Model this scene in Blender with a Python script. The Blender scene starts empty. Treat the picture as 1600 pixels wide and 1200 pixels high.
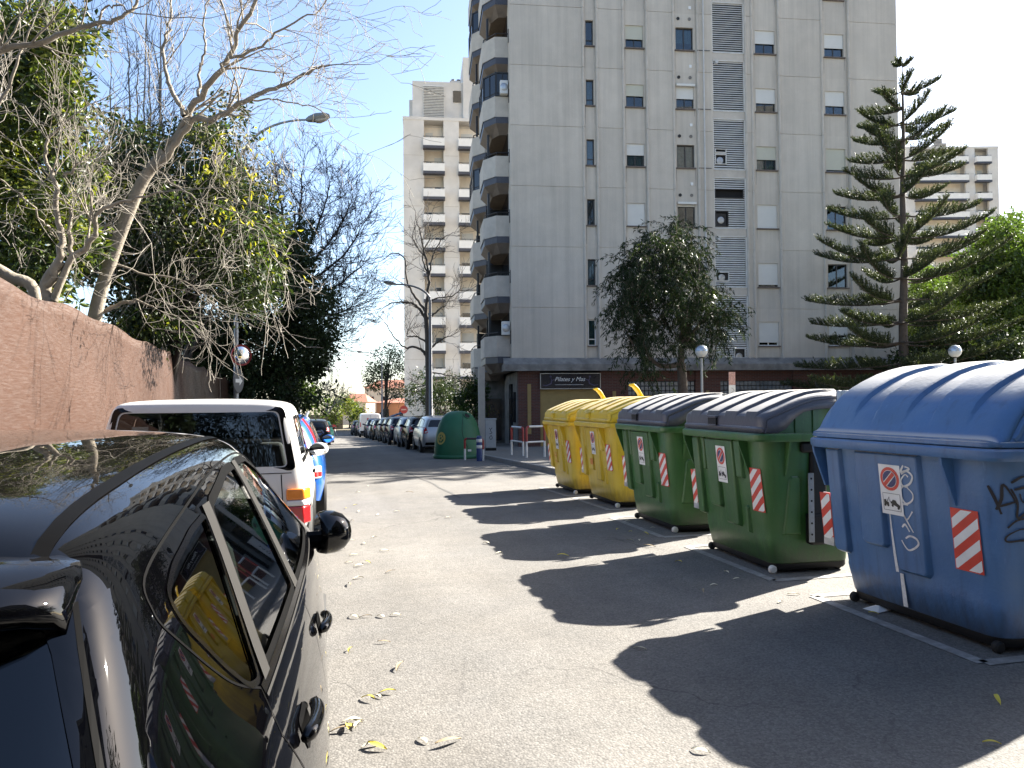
import bpy, bmesh, math, random
from mathutils import Vector, Matrix
from mathutils.bvhtree import BVHTree
R = math.radians
scene = bpy.context.scene
COL = scene.collection
# ------------------------------------------------------------------ camera
CAM_H, FPX, YAW, PITCH, ROLL = 1.6, 1200.0, R(14.0), R(1.25), 0.008
Fw = Vector((math.sin(YAW)*math.cos(PITCH), math.cos(YAW)*math.cos(PITCH), math.sin(PITCH)))
Rt0 = Vector((math.cos(YAW), -math.sin(YAW), 0))
Up0 = Rt0.cross(Fw)
Upv = Up0*math.cos(ROLL) + Rt0*math.sin(ROLL)
Rt = Rt0*math.cos(ROLL) - Up0*math.sin(ROLL)
CP = Vector((0, 0, CAM_H))
cd = bpy.data.cameras.new('camera'); cam = bpy.data.objects.new('camera', cd); COL.objects.link(cam)
cd.sensor_fit = 'HORIZONTAL'; cd.sensor_width = 36; cd.lens = 36*FPX/1600; cd.clip_start = .05; cd.clip_end = 5000
mw = Matrix((Rt, Upv, -Fw)).transposed().to_4x4(); mw.translation = CP
cam.matrix_world = mw
scene.camera = cam
# ------------------------------------------------------------------ sky, sun, exposure
SUN_AZ, SUN_EL = R(21.5), R(32.5)      # azimuth measured from +X towards +Y
world = bpy.data.worlds.new('World'); scene.world = world; world.use_nodes = True
wn = world.node_tree.nodes; wl = world.node_tree.links
sky = wn.new('ShaderNodeTexSky'); sky.sky_type = 'NISHITA'; sky.sun_disc = False
sky.sun_elevation = SUN_EL; sky.sun_rotation = math.pi/2 - SUN_AZ
sky.air_density = .8; sky.dust_density = 1.0; sky.ozone_density = .5
bg = wn['Background']; bg.inputs['Strength'].default_value = 0.06
wl.new(sky.outputs['Color'], bg.inputs['Color'])
sd = bpy.data.lights.new('sun', 'SUN'); sd.energy = 5.0; sd.angle = R(.5); sd.color = (1, .94, .84)
sun = bpy.data.objects.new('sun', sd); COL.objects.link(sun); sun.location = (60, 20, 60)
sdir = Vector((math.cos(SUN_EL)*math.cos(SUN_AZ), math.cos(SUN_EL)*math.sin(SUN_AZ), math.sin(SUN_EL)))
sun.rotation_euler = (-sdir).to_track_quat('-Z', 'Y').to_euler()
vs = scene.view_settings
vs.view_transform = 'Standard'; vs.look = 'None'; vs.gamma = 1; vs.use_curve_mapping = False
vs.exposure = 2.62
scene.cycles.max_bounces = 8; scene.cycles.transparent_max_bounces = 24
# ------------------------------------------------------------------ where things stand
GS = .0265
def g(y):                              # height of the ground: level at first, then falling away
    if y < 7: return 0.0
    if y < 15: return -GS*(y-7)**2/16
    if y < 80: return -GS*(y-11)
    return -GS*69 - .004*(y-80)
def ray(px, py):
    return (Fw*FPX + Rt*(px-800) - Upv*(py-600))/FPX
def un(px, py, Z): return CP + ray(px, py)*Z          # point at depth Z on the sight line
def gp(px, py):                                       # the ground under a sight line
    d = ray(px, py); lo, hi = .5, 400.
    for _ in range(60):
        m = (lo+hi)/2; p = CP+d*m
        if p.z > g(p.y): lo = m
        else: hi = m
    return CP+d*lo
def atx(px, py, X):                                   # the sight line where it meets the plane x = X
    d = ray(px, py); return CP+d*(X/d.x)
def ground_at(px, Z):
    p = un(px, 620, Z); return Vector((p.x, p.y, g(p.y)))
# ------------------------------------------------------------------ materials
MATS = {}
def _m(name):
    m = bpy.data.materials.new(name); m.use_nodes = True
    return m, m.node_tree.nodes, m.node_tree.links, m.node_tree.nodes['Principled BSDF']
def M(name, col=(.5,.5,.5), rough=.6, var=.12, scale=6., bump=0., bscale=60., metal=0., coat=0., spec=.5, rvar=0., hue=None, hscale=1.5, hamt=.5):
    """a plain surface: colour that wanders with noise, optional second tint in large patches, fine bump"""
    if name in MATS: return MATS[name]
    m, n, l, b = _m(name)
    tc = n.new('ShaderNodeTexCoord')
    b.inputs['Roughness'].default_value = rough; b.inputs['Metallic'].default_value = metal
    b.inputs['Coat Weight'].default_value = coat; b.inputs['Coat Roughness'].default_value = .04
    b.inputs['Specular IOR Level'].default_value = spec
    nz = n.new('ShaderNodeTexNoise'); nz.inputs['Scale'].default_value = scale; nz.inputs['Detail'].default_value = 6; nz.inputs['Roughness'].default_value = .65
    l.new(tc.outputs['Object'], nz.inputs['Vector'])
    mr = n.new('ShaderNodeMapRange'); mr.inputs['From Min'].default_value = .3; mr.inputs['From Max'].default_value = .7
    mr.inputs['To Min'].default_value = 1-var; mr.inputs['To Max'].default_value = 1+var
    l.new(nz.outputs['Fac'], mr.inputs['Value'])
    mx = n.new('ShaderNodeMix'); mx.data_type = 'RGBA'; mx.blend_type = 'MULTIPLY'; mx.inputs[0].default_value = 1
    mx.inputs[6].default_value = (*col, 1); l.new(mr.outputs['Result'], mx.inputs[7])
    out = mx.outputs[2]
    if hue:
        n2 = n.new('ShaderNodeTexNoise'); n2.inputs['Scale'].default_value = hscale; n2.inputs['Detail'].default_value = 5
        l.new(tc.outputs['Object'], n2.inputs['Vector'])
        r2 = n.new('ShaderNodeMapRange'); r2.inputs['From Min'].default_value = .42; r2.inputs['From Max'].default_value = .68; r2.inputs['To Max'].default_value = hamt
        l.new(n2.outputs['Fac'], r2.inputs['Value'])
        m2 = n.new('ShaderNodeMix'); m2.data_type = 'RGBA'; l.new(r2.outputs['Result'], m2.inputs[0]); l.new(out, m2.inputs[6]); m2.inputs[7].default_value = (*hue, 1)
        out = m2.outputs[2]
    l.new(out, b.inputs['Base Color'])
    if rvar:
        r3 = n.new('ShaderNodeMapRange'); r3.inputs['From Min'].default_value = .3; r3.inputs['From Max'].default_value = .7
        r3.inputs['To Min'].default_value = max(0, rough-rvar); r3.inputs['To Max'].default_value = min(1, rough+rvar)
        l.new(nz.outputs['Fac'], r3.inputs['Value']); l.new(r3.outputs['Result'], b.inputs['Roughness'])
    if bump:
        n4 = n.new('ShaderNodeTexNoise'); n4.inputs['Scale'].default_value = bscale; n4.inputs['Detail'].default_value = 4
        l.new(tc.outputs['Object'], n4.inputs['Vector'])
        bp = n.new('ShaderNodeBump'); bp.inputs['Strength'].default_value = bump; bp.inputs['Distance'].default_value = .02
        l.new(n4.outputs['Fac'], bp.inputs['Height']); l.new(bp.outputs['Normal'], b.inputs['Normal'])
    MATS[name] = m
    return m
def leafmat(name, col, trans=.35, rough=.45, var=.45):
    if name in MATS: return MATS[name]
    m, n, l, b = _m(name)
    geo = n.new('ShaderNodeNewGeometry'); tc = n.new('ShaderNodeTexCoord')
    nz = n.new('ShaderNodeTexNoise'); nz.inputs['Scale'].default_value = 1.3; l.new(tc.outputs['Object'], nz.inputs['Vector'])
    ad = n.new('ShaderNodeMath'); ad.operation = 'ADD'; l.new(geo.outputs['Random Per Island'], ad.inputs[0]); l.new(nz.outputs['Fac'], ad.inputs[1])
    mr = n.new('ShaderNodeMapRange'); mr.inputs['From Max'].default_value = 1.6; mr.inputs['To Min'].default_value = 1-var; mr.inputs['To Max'].default_value = 1+var
    l.new(ad.outputs[0], mr.inputs['Value'])
    mx = n.new('ShaderNodeMix'); mx.data_type = 'RGBA'; mx.blend_type = 'MULTIPLY'; mx.inputs[0].default_value = 1
    mx.inputs[6].default_value = (*col, 1); l.new(mr.outputs['Result'], mx.inputs[7])
    l.new(mx.outputs[2], b.inputs['Base Color']); b.inputs['Roughness'].default_value = rough; b.inputs['Specular IOR Level'].default_value = .2
    tr = n.new('ShaderNodeBsdfTranslucent')
    m2 = n.new('ShaderNodeMix'); m2.data_type = 'RGBA'; m2.blend_type = 'MULTIPLY'; m2.inputs[0].default_value = 1
    l.new(mx.outputs[2], m2.inputs[6]); m2.inputs[7].default_value = (1.5, 1.5, .55, 1); l.new(m2.outputs[2], tr.inputs['Color'])
    ms = n.new('ShaderNodeMixShader'); ms.inputs[0].default_value = trans
    l.new(b.outputs[0], ms.inputs[1]); l.new(tr.outputs[0], ms.inputs[2]); l.new(ms.outputs[0], n['Material Output'].inputs['Surface'])
    MATS[name] = m
    return m
def glassmat(name, tint=(.5,.6,.55), refl=.0, rough=.02):
    """thin tinted pane: tinted see-through plus a fresnel reflection"""
    if name in MATS: return MATS[name]
    m, n, l, b = _m(name)
    t = n.new('ShaderNodeBsdfTransparent'); t.inputs['Color'].default_value = (*tint, 1)
    gl = n.new('ShaderNodeBsdfGlossy'); gl.inputs['Roughness'].default_value = rough; gl.inputs['Color'].default_value = (.95,.97,1,1)
    fr = n.new('ShaderNodeFresnel'); fr.inputs['IOR'].default_value = 1.52
    ad = n.new('ShaderNodeMath'); ad.operation = 'ADD'; ad.use_clamp = True; l.new(fr.outputs[0], ad.inputs[0]); ad.inputs[1].default_value = refl
    ms = n.new('ShaderNodeMixShader'); l.new(ad.outputs[0], ms.inputs[0]); l.new(t.outputs[0], ms.inputs[1]); l.new(gl.outputs[0], ms.inputs[2])
    l.new(ms.outputs[0], n['Material Output'].inputs['Surface'])
    MATS[name] = m
    return m
# ------------------------------------------------------------------ mesh building
class MB:
    def __init__(s): s.v = []; s.f = []; s.m = []
    def add(s, vs_, fs_, mi=0):
        o = len(s.v); s.v += [tuple(p) for p in vs_]; s.f += [tuple(i+o for i in q) for q in fs_]; s.m += [mi]*len(fs_)
        return s
    def box(s, c, d, rz=0, mi=0, rx=0, ry=0):
        hx, hy, hz = d[0]/2, d[1]/2, d[2]/2
        m = Matrix.Rotation(rz, 3, 'Z') @ Matrix.Rotation(ry, 3, 'Y') @ Matrix.Rotation(rx, 3, 'X'); c = Vector(c)
        P = [c + m@Vector((x, y, z)) for x in (-hx, hx) for y in (-hy, hy) for z in (-hz, hz)]
        return s.add(P, [(0,1,3,2),(4,6,7,5),(0,4,5,1),(2,3,7,6),(0,2,6,4),(1,5,7,3)], mi)
    def bx(s, a, b, mi=0):                       # box from corner to corner
        return s.box([(a[i]+b[i])/2 for i in range(3)], [abs(b[i]-a[i]) for i in range(3)], 0, mi)
    def prism(s, poly, z0, z1, mi=0):            # polygon in x, y pulled up
        n = len(poly)
        P = [(x, y, z0) for x, y in poly] + [(x, y, z1) for x, y in poly]
        return s.add(P, [tuple(range(n-1, -1, -1)), tuple(range(n, 2*n))] + [(i, (i+1) % n, n+(i+1) % n, n+i) for i in range(n)], mi)
    def extr(s, poly3, d, mi=0):                 # any polygon pulled along a vector
        n = len(poly3); d = Vector(d); P = [Vector(p) for p in poly3]; P += [p+d for p in P]
        return s.add(P, [tuple(range(n-1, -1, -1)), tuple(range(n, 2*n))] + [(i, (i+1) % n, n+(i+1) % n, n+i) for i in range(n)], mi)
    def tube(s, pts, r, n=6, mi=0, cap=True):
        pts = [Vector(p) for p in pts]; k = len(pts)
        if not hasattr(r, '__len__'): r = [r]*k
        o = len(s.v); ref = None
        for i, p in enumerate(pts):
            t = (pts[min(i+1, k-1)] - pts[max(i-1, 0)])
            t = t.normalized() if t.length > 1e-9 else Vector((0, 0, 1))
            if ref is None:
                ref = Vector((1, 0, 0)) if abs(t.x) < .8 else Vector((0, 1, 0))
            a = (ref - t*ref.dot(t)).normalized(); b = t.cross(a); ref = a
            for j in range(n):
                w = 2*math.pi*j/n; s.v.append(tuple(p + (a*math.cos(w) + b*math.sin(w))*r[i]))
        for i in range(k-1):
            for j in range(n):
                s.f.append((o+i*n+j, o+i*n+(j+1) % n, o+(i+1)*n+(j+1) % n, o+(i+1)*n+j)); s.m.append(mi)
        if cap:
            s.f.append(tuple(o+j for j in range(n-1, -1, -1))); s.m.append(mi)
            s.f.append(tuple(o+(k-1)*n+j for j in range(n))); s.m.append(mi)
        return s
    def lathe(s, prof, n=24, c=(0,0,0), mi=0, axis='z', a0=0, a1=2*math.pi):
        o = len(s.v); full = abs(a1-a0-2*math.pi) < 1e-6; m_ = n if full else n+1
        for (r, z) in prof:
            for j in range(m_):
                w = a0+(a1-a0)*j/n; x, y = r*math.cos(w), r*math.sin(w)
                q = (x, y, z) if axis == 'z' else ((z, x, y) if axis == 'x' else (y, z, x))
                s.v.append((q[0]+c[0], q[1]+c[1], q[2]+c[2]))
        for i in range(len(prof)-1):
            for j in range(n):
                k = (j+1) % m_
                s.f.append((o+i*m_+j, o+i*m_+k, o+(i+1)*m_+k, o+(i+1)*m_+j)); s.m.append(mi)
        return s
    def loft(s, rings, closed=True, caps=True, mi=0):
        o = len(s.v); n = len(rings[0])
        for r in rings: s.v += [tuple(p) for p in r]
        for i in range(len(rings)-1):
            for j in range(n if closed else n-1):
                k = (j+1) % n
                s.f.append((o+i*n+j, o+i*n+k, o+(i+1)*n+k, o+(i+1)*n+j)); s.m.append(mi)
        if caps and closed:
            s.f.append(tuple(o+j for j in range(n-1, -1, -1))); s.m.append(mi)
            s.f.append(tuple(o+(len(rings)-1)*n+j for j in range(n))); s.m.append(mi)
        return s
    def pad(s, poly, fn, h, bev=.012, mi=0, sink=.01):
        """raised pad: polygon (u, v) on the surface fn(u, v, offset), sloping sides"""
        n = len(poly); A = sum(poly[i][0]*poly[(i+1) % n][1]-poly[(i+1) % n][0]*poly[i][1] for i in range(n)); sg = 1 if A > 0 else -1
        inn = []
        for i in range(n):
            p0, p1, p2 = Vector(poly[i-1]), Vector(poly[i]), Vector(poly[(i+1) % n])
            e1 = (p1-p0).normalized(); e2 = (p2-p1).normalized()
            n1 = Vector((-e1.y, e1.x))*sg; n2 = Vector((-e2.y, e2.x))*sg
            b = (n1+n2); k = max(.35, 1+n1.dot(n2)); inn.append(p1 + b*(bev/k))
        P = [fn(u, v, -sink) for u, v in poly] + [fn(u, v, h) for u, v in inn]
        F = [(i, (i+1) % n, n+(i+1) % n, n+i) for i in range(n)] + [tuple(range(n, 2*n))]
        return s.add(P, F, mi)
    def flat(s, poly, fn, off, mi=0, step=None):
        return s.add([fn(u, v, off) for u, v in poly], [tuple(range(len(poly)))], mi)
    def stroke(s, pts, w, fn, off, mi=0):
        """a painted line of width w through (u, v) points"""
        P = [Vector(p) for p in pts]; k = len(P); V = []
        for i, p in enumerate(P):
            t = P[min(i+1, k-1)]-P[max(i-1, 0)]; t = t.normalized() if t.length else Vector((1, 0)); nn = Vector((-t.y, t.x))
            ww = w[i] if hasattr(w, '__len__') else w
            V += [fn(*(p+nn*ww/2), off), fn(*(p-nn*ww/2), off)]
        return s.add(V, [(2*i, 2*i+1, 2*i+3, 2*i+2) for i in range(k-1)], mi)
    def build(s, name, mat=None, parent=None, smooth=False, bevel=0, seg=2, recalc=False, loc=None):
        me = bpy.data.meshes.new(name)
        me.from_pydata(s.v, [], s.f)
        mats = mat if isinstance(mat, (list, tuple)) else [mat]
        for q in mats:
            if q: me.materials.append(q)
        if len(mats) > 1: me.polygons.foreach_set('material_index', s.m)
        if smooth: me.polygons.foreach_set('use_smooth', [True]*len(me.polygons))
        if recalc:
            bm = bmesh.new(); bm.from_mesh(me); bmesh.ops.recalc_face_normals(bm, faces=bm.faces); bm.to_mesh(me); bm.free()
        me.update()
        return link(name, me, parent, bevel, seg, smooth, loc)
def link(name, me, parent=None, bevel=0, seg=2, smooth=False, loc=None):
    o = bpy.data.objects.new(name, me); COL.objects.link(o)
    if parent: o.parent = parent
    if loc is not None: o.location = loc
    if bevel:
        b = o.modifiers.new('bevel', 'BEVEL'); b.width = bevel; b.segments = seg; b.limit_method = 'ANGLE'; b.angle_limit = R(35)
        b.harden_normals = False
        if smooth is not None:
            me.polygons.foreach_set('use_smooth', [True]*len(me.polygons))
            try: me.set_sharp_from_angle(angle=R(35))
            except Exception: pass
    elif smooth == 'auto':
        try: me.set_sharp_from_angle(angle=R(38))
        except Exception: pass
    return o
def tag(o, label=None, cat=None, group=None, kind=None):
    if label: o['label'] = label
    if cat: o['category'] = cat
    if group: o['group'] = group
    if kind: o['kind'] = kind
    return o
def thing(name, label, cat, loc=(0,0,0), rz=0, group=None):
    o = bpy.data.objects.new(name, None); COL.objects.link(o); o.empty_display_size = .2
    o.location = loc; o.rotation_euler = (0, 0, rz)
    return tag(o, label, cat, group)
KIDS = {}
def copy_tree(o, parent=None):
    c = o.copy(); COL.objects.link(c); c.parent = parent
    for ch in [x for x in list(COL.objects) if x.parent == o]: copy_tree(ch, c)
    return c
def rnd_leaf(): return random.random()
# ================================================================== ground, road, pavements
def asphalt():
    m, n, l, b = _m('asphalt')
    tc = n.new('ShaderNodeTexCoord'); O = tc.outputs['Object']
    def noise(sc, det=4, ro=.6):
        q = n.new('ShaderNodeTexNoise'); q.inputs['Scale'].default_value = sc; q.inputs['Detail'].default_value = det; q.inputs['Roughness'].default_value = ro
        l.new(O, q.inputs['Vector']); return q.outputs['Fac']
    def rng(x, a, b_, c, d):
        q = n.new('ShaderNodeMapRange'); q.inputs[1].default_value = a; q.inputs[2].default_value = b_; q.inputs[3].default_value = c; q.inputs[4].default_value = d
        l.new(x, q.inputs[0]); return q.outputs[0]
    def mul(a, b_):
        q = n.new('ShaderNodeMath'); q.operation = 'MULTIPLY'; l.new(a, q.inputs[0]); l.new(b_, q.inputs[1]); return q.outputs[0]
    v = n.new('ShaderNodeTexVoronoi'); v.inputs['Scale'].default_value = 75; l.new(O, v.inputs['Vector'])
    sp = n.new('ShaderNodeSeparateColor'); l.new(v.outputs['Color'], sp.inputs[0])
    stones = rng(sp.outputs[0], 0, 1, .80, 1.22)
    v2 = n.new('ShaderNodeTexVoronoi'); v2.inputs['Scale'].default_value = 190; l.new(O, v2.inputs['Vector'])
    sp2 = n.new('ShaderNodeSeparateColor'); l.new(v2.outputs['Color'], sp2.inputs[0])
    s2 = rng(sp2.outputs[1], 0, 1, .86, 1.14)
    pitt = rng(v.outputs['Distance'], 0, .9, 1.08, .80)
    big = rng(noise(.35, 6, .7), .3, .7, .80, 1.16)
    mid = rng(noise(2.3, 5, .7), .3, .7, .9, 1.1)
    f = mul(mul(mul(stones, s2), mul(big, mid)), pitt)
    # oil drips: a few dark round blots
    v3 = n.new('ShaderNodeTexVoronoi'); v3.inputs['Scale'].default_value = 2.2; l.new(O, v3.inputs['Vector'])
    blot = rng(v3.outputs['Distance'], .06, .12, .62, 1.0)
    gate = rng(noise(.5, 2), .52, .60, 0, 1)
    mixb = n.new('ShaderNodeMix'); mixb.data_type = 'FLOAT'; l.new(gate, mixb.inputs[0]); mixb.inputs[2].default_value = 1; l.new(blot, mixb.inputs[3])
    f = mul(f, mixb.outputs[0])
    # hairline cracks, and long worn strips where the wheels run
    dn = n.new('ShaderNodeTexNoise'); dn.inputs['Scale'].default_value = 1.1; dn.inputs['Detail'].default_value = 6; l.new(O, dn.inputs['Vector'])
    va = n.new('ShaderNodeVectorMath'); va.operation = 'MULTIPLY_ADD'; l.new(dn.outputs['Color'], va.inputs[0]); va.inputs[1].default_value = (1.6, 1.6, 0); l.new(O, va.inputs[2])
    vc = n.new('ShaderNodeTexVoronoi'); vc.feature = 'DISTANCE_TO_EDGE'; vc.inputs['Scale'].default_value = .33; l.new(va.outputs[0], vc.inputs['Vector'])
    cg = rng(noise(.27, 3), .48, .56, 0, 1); ck = rng(vc.outputs['Distance'], .001, .006, .55, 1.0)
    mc = n.new('ShaderNodeMix'); mc.data_type = 'FLOAT'; l.new(cg, mc.inputs[0]); mc.inputs[2].default_value = 1; l.new(ck, mc.inputs[3]); f = mul(f, mc.outputs[0])
    ms_ = n.new('ShaderNodeMapping'); ms_.inputs['Scale'].default_value = (1.3, .05, 1); l.new(O, ms_.inputs['Vector'])
    ns_ = n.new('ShaderNodeTexNoise'); ns_.inputs['Scale'].default_value = 1; ns_.inputs['Detail'].default_value = 4; l.new(ms_.outputs[0], ns_.inputs['Vector']); f = mul(f, rng(ns_.outputs['Fac'], .3, .7, .88, 1.12))
    mx = n.new('ShaderNodeMix'); mx.data_type = 'RGBA'; mx.blend_type = 'MULTIPLY'; mx.inputs[0].default_value = 1
    m0 = n.new('ShaderNodeMix'); m0.data_type = 'RGBA'; l.new(rng(noise(.8, 5, .7), .35, .65, 0, 1), m0.inputs[0])
    m0.inputs[6].default_value = (.126, .121, .114, 1); m0.inputs[7].default_value = (.142, .133, .121, 1)
    l.new(m0.outputs[2], mx.inputs[6]); l.new(f, mx.inputs[7]); l.new(mx.outputs[2], b.inputs['Base Color'])
    b.inputs['Roughness'].default_value = .88; b.inputs['Specular IOR Level'].default_value = .3
    bp = n.new('ShaderNodeBump'); bp.inputs['Strength'].default_value = .5; bp.inputs['Distance'].default_value = .005
    hh = n.new('ShaderNodeMath'); hh.operation = 'SUBTRACT'; l.new(noise(45, 3), hh.inputs[0]); l.new(v.outputs['Distance'], hh.inputs[1])
    l.new(hh.outputs[0], bp.inputs['Height']); l.new(bp.outputs['Normal'], b.inputs['Normal'])
    MATS['asphalt'] = m; return m
asphalt()
M('soil', (.16,.13,.09), .95, .3, 2, .5, 30, hue=(.1,.12,.05))
M('paving', (.155,.145,.13), .85, .18, 5, .3, 50)
M('kerbstone', (.22,.21,.195), .8, .2, 9, .4, 40)
M('paint_line', (.25,.245,.235), .8, .35, 14, .2, 60, hue=(.16,.15,.14), hscale=9, hamt=.8)
YS = [-60, -10, 0, 4, 7, 8, 9, 10, 11, 12, 13, 14, 15, 18, 22, 30, 40, 60, 80, 90]
def sheet(name, x0, x1, ys, dz, mat, xf=None):
    mb = MB(); V = []
    for y in ys:
        a, b = (x0, x1) if xf is None else xf(y)
        V += [(a, y, g(y)+dz), (b, y, g(y)+dz)]
    mb.add(V, [(2*i, 2*i+1, 2*i+3, 2*i+2) for i in range(len(ys)-1)])
    return tag(mb.build(name, MATS[mat]), kind='structure')
sheet('ground', -900, 900, YS+[140, 300, 1600], -.03, 'soil')
sheet('road', -2.0, 5.5, YS, 0, 'asphalt')
cs = MB(); cs.add([(-70, 84, g(84)-.006), (90, 84, g(84)-.006), (90, 97, g(97)-.006), (-70, 97, g(97)-.006)], [(0,1,2,3)]); tag(cs.build('cross_road', MATS['asphalt']), kind='structure')
def kerbed(name, xin, xout, ys, h):
    mb = MB(); s = 1 if xout > xin else -1; V = []
    for y in ys:
        V += [(xin, y, g(y)-.02), (xin, y, g(y)+h-.015), (xin+s*.015, y, g(y)+h), (xin+s*.13, y, g(y)+h)]
    F = []; mi = []
    for i in range(len(ys)-1):
        for j in range(3): F.append((4*i+j, 4*i+j+1, 4*i+5+j, 4*i+4+j))
    mb.add(V, F); tag(mb.build(name+'_kerb', MATS['kerbstone'], recalc=False), kind='structure')
    mb = MB(); V = []
    for y in ys: V += [(xin+s*.13, y, g(y)+h-.004), (xout, y, g(y)+h-.004)]
    mb.add(V, [(2*i, 2*i+1, 2*i+3, 2*i+2) for i in range(len(ys)-1)]); tag(mb.build(name, MATS['paving']), kind='structure')
kerbed('pavement', -2.0, -3.3, [y for y in YS if y <= 80 and y > -20], .12)
yr = [-10, 0, 7, 9, 11, 13, 15, 16.4]
kerbed('far_pavement', 5.5, 60, [-10,0,7,9,11,13,15,18,22,30,40,60,80], .13)
# painted bay lines round the bins, laid 5 mm proud of the road
pl = MB()
def line(x0, y0, x1, y1, w=.09):
    d = Vector((x1-x0, y1-y0)).normalized(); nn = Vector((-d.y, d.x))*w/2; k = 4; V = []
    for i in range(k+1):
        x = x0+(x1-x0)*i/k; y = y0+(y1-y0)*i/k
        V += [(x+nn.x, y+nn.y, g(y)+.005), (x-nn.x, y-nn.y, g(y)+.005)]
    pl.add(V, [(2*i, 2*i+1, 2*i+3, 2*i+2) for i in range(k)])
for cy in (4.65, 6.85, 9.1, 11.5, 13.5):
    xx = 3.86 if cy < 10 else 4.12
    line(xx, cy-.82, xx, cy+.82); line(xx, cy-.82, xx+1.4, cy-.82); line(xx, cy+.82, xx+.5, cy+.82)
tag(pl.build('road_marking', MATS['paint_line']), kind='structure')
# repair seam in the road
M('seam', (.075,.072,.07), .9, .3, 20, .3, 80)
sm = MB()
def seam(pts, w):
    V = []
    for i, (x, y) in enumerate(pts):
        a = Vector(pts[min(i+1, len(pts)-1)])-Vector(pts[max(0, i-1)]); a.normalize(); nn = Vector((-a.y, a.x))*w/2
        V += [(x+nn.x, y+nn.y, g(y)+.004), (x-nn.x, y-nn.y, g(y)+.004)]
    sm.add(V, [(2*i, 2*i+1, 2*i+3, 2*i+2) for i in range(len(pts)-1)])
random.seed(4)
seam([(2.6-.02*y+random.uniform(-.03,.03), y) for y in [13+.5*i for i in range(18)]], .05)
tag(sm.build('road_seam', MATS['seam']), kind='structure')
# ================================================================== screened fence on the left
def mesh_screen():
    m, n, l, b = _m('brown_screen')
    tc = n.new('ShaderNodeTexCoord'); O = tc.outputs['Object']
    mp = n.new('ShaderNodeMapping'); mp.inputs['Scale'].default_value = (.9, .9, 9); l.new(O, mp.inputs['Vector'])
    st = n.new('ShaderNodeTexNoise'); st.inputs['Scale'].default_value = 5; st.inputs['Detail'].default_value = 5; st.inputs['Roughness'].default_value = .7; l.new(mp.outputs[0], st.inputs['Vector'])
    big = n.new('ShaderNodeTexNoise'); big.inputs['Scale'].default_value = .9; big.inputs['Detail'].default_value = 6; l.new(O, big.inputs['Vector'])
    wv = n.new('ShaderNodeTexWave'); wv.wave_type = 'BANDS'; wv.bands_direction = 'Z'; wv.inputs['Scale'].default_value = 24; wv.inputs['Distortion'].default_value = .6; l.new(O, wv.inputs['Vector'])
    cr = n.new('ShaderNodeValToRGB'); cr.color_ramp.elements[0].position = .2; cr.color_ramp.elements[1].position = .85
    cr.color_ramp.elements[0].color = (.042, .0225, .0155, 1); cr.color_ramp.elements[1].color = (.074, .040, .028, 1)
    ad = n.new('ShaderNodeMath'); ad.operation = 'MULTIPLY_ADD'; l.new(st.outputs['Fac'], ad.inputs[0]); ad.inputs[1].default_value = .5
    q = n.new('ShaderNodeMath'); q.operation = 'MULTIPLY'; l.new(big.outputs['Fac'], q.inputs[0]); q.inputs[1].default_value = .5; l.new(q.outputs[0], ad.inputs[2])
    l.new(ad.outputs[0], cr.inputs['Fac'])
    wr = n.new('ShaderNodeMapRange'); l.new(wv.outputs['Fac'], wr.inputs[0]); wr.inputs[3].default_value = .9; wr.inputs[4].default_value = 1.08
    mx = n.new('ShaderNodeMix'); mx.data_type = 'RGBA'; mx.blend_type = 'MULTIPLY'; mx.inputs[0].default_value = 1; l.new(cr.outputs['Color'], mx.inputs[6]); l.new(wr.outputs[0], mx.inputs[7])
    l.new(mx.outputs[2], b.inputs['Base Color']); rs = n.new('ShaderNodeMapRange'); l.new(st.outputs['Fac'], rs.inputs[0]); rs.inputs[1].default_value = .35; rs.inputs[2].default_value = .7; rs.inputs[3].default_value = .52; rs.inputs[4].default_value = .26; l.new(rs.outputs[0], b.inputs['Roughness']); b.inputs['Specular IOR Level'].default_value = .55
    bp = n.new('ShaderNodeBump'); bp.inputs['Strength'].default_value = .3; bp.inputs['Distance'].default_value = .012
    a2 = n.new('ShaderNodeMath'); a2.operation = 'MULTIPLY_ADD'; l.new(wv.outputs['Fac'], a2.inputs[0]); a2.inputs[1].default_value = .25; l.new(st.outputs['Fac'], a2.inputs[2])
    l.new(a2.outputs[0], bp.inputs['Height']); l.new(bp.outputs['Normal'], b.inputs['Normal'])
    MATS['brown_screen'] = m; return m
mesh_screen()
M('galvanised', (.42,.43,.44), .38, .2, 12, .1, 60, metal=.85)
FX = -3.32
fence = thing('screened_fence', 'tall brown woven privacy screen stretched along the left pavement', 'fence', (FX, 10, 0))
random.seed(11)
ys = [-6+.16*i for i in range(290)]
def ftop(y):                                   # sagging top edge between posts 2.5 m apart
    t = ((y+6) % 2.5)/2.5
    return g(y) + 2.99 - .07*math.sin(math.pi*t)**1.3 + .025*math.sin(y*1.1)
mb = MB(); V = []; zs = 18
for y in ys:
    for k in range(zs+1):
        t = k/zs; z = g(y)+.06 + (ftop(y)-g(y)-.06)*t
        ph = ((y+6) % 2.5)/2.5
        x = .05*math.sin(math.pi*ph)*math.sin(math.pi*min(1, t*1.1)) + .006*math.sin(y*5.1+3*t) * (.4+t) + .014*math.sin(6*t+y*.9) + .012*math.sin(y*2.3+11*t)*t + random.uniform(-.0012, .0012)
        V.append((x, y-10, z))
n_ = zs+1
mb.add(V, [(i*n_+k, (i+1)*n_+k, (i+1)*n_+k+1, i*n_+k+1) for i in range(len(ys)-1) for k in range(zs)])
sc = mb.build('screen', MATS['brown_screen'], fence, smooth=True)
so = sc.modifiers.new('thickness', 'SOLIDIFY'); so.thickness = .006
mb = MB(); y = -6.0
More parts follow.
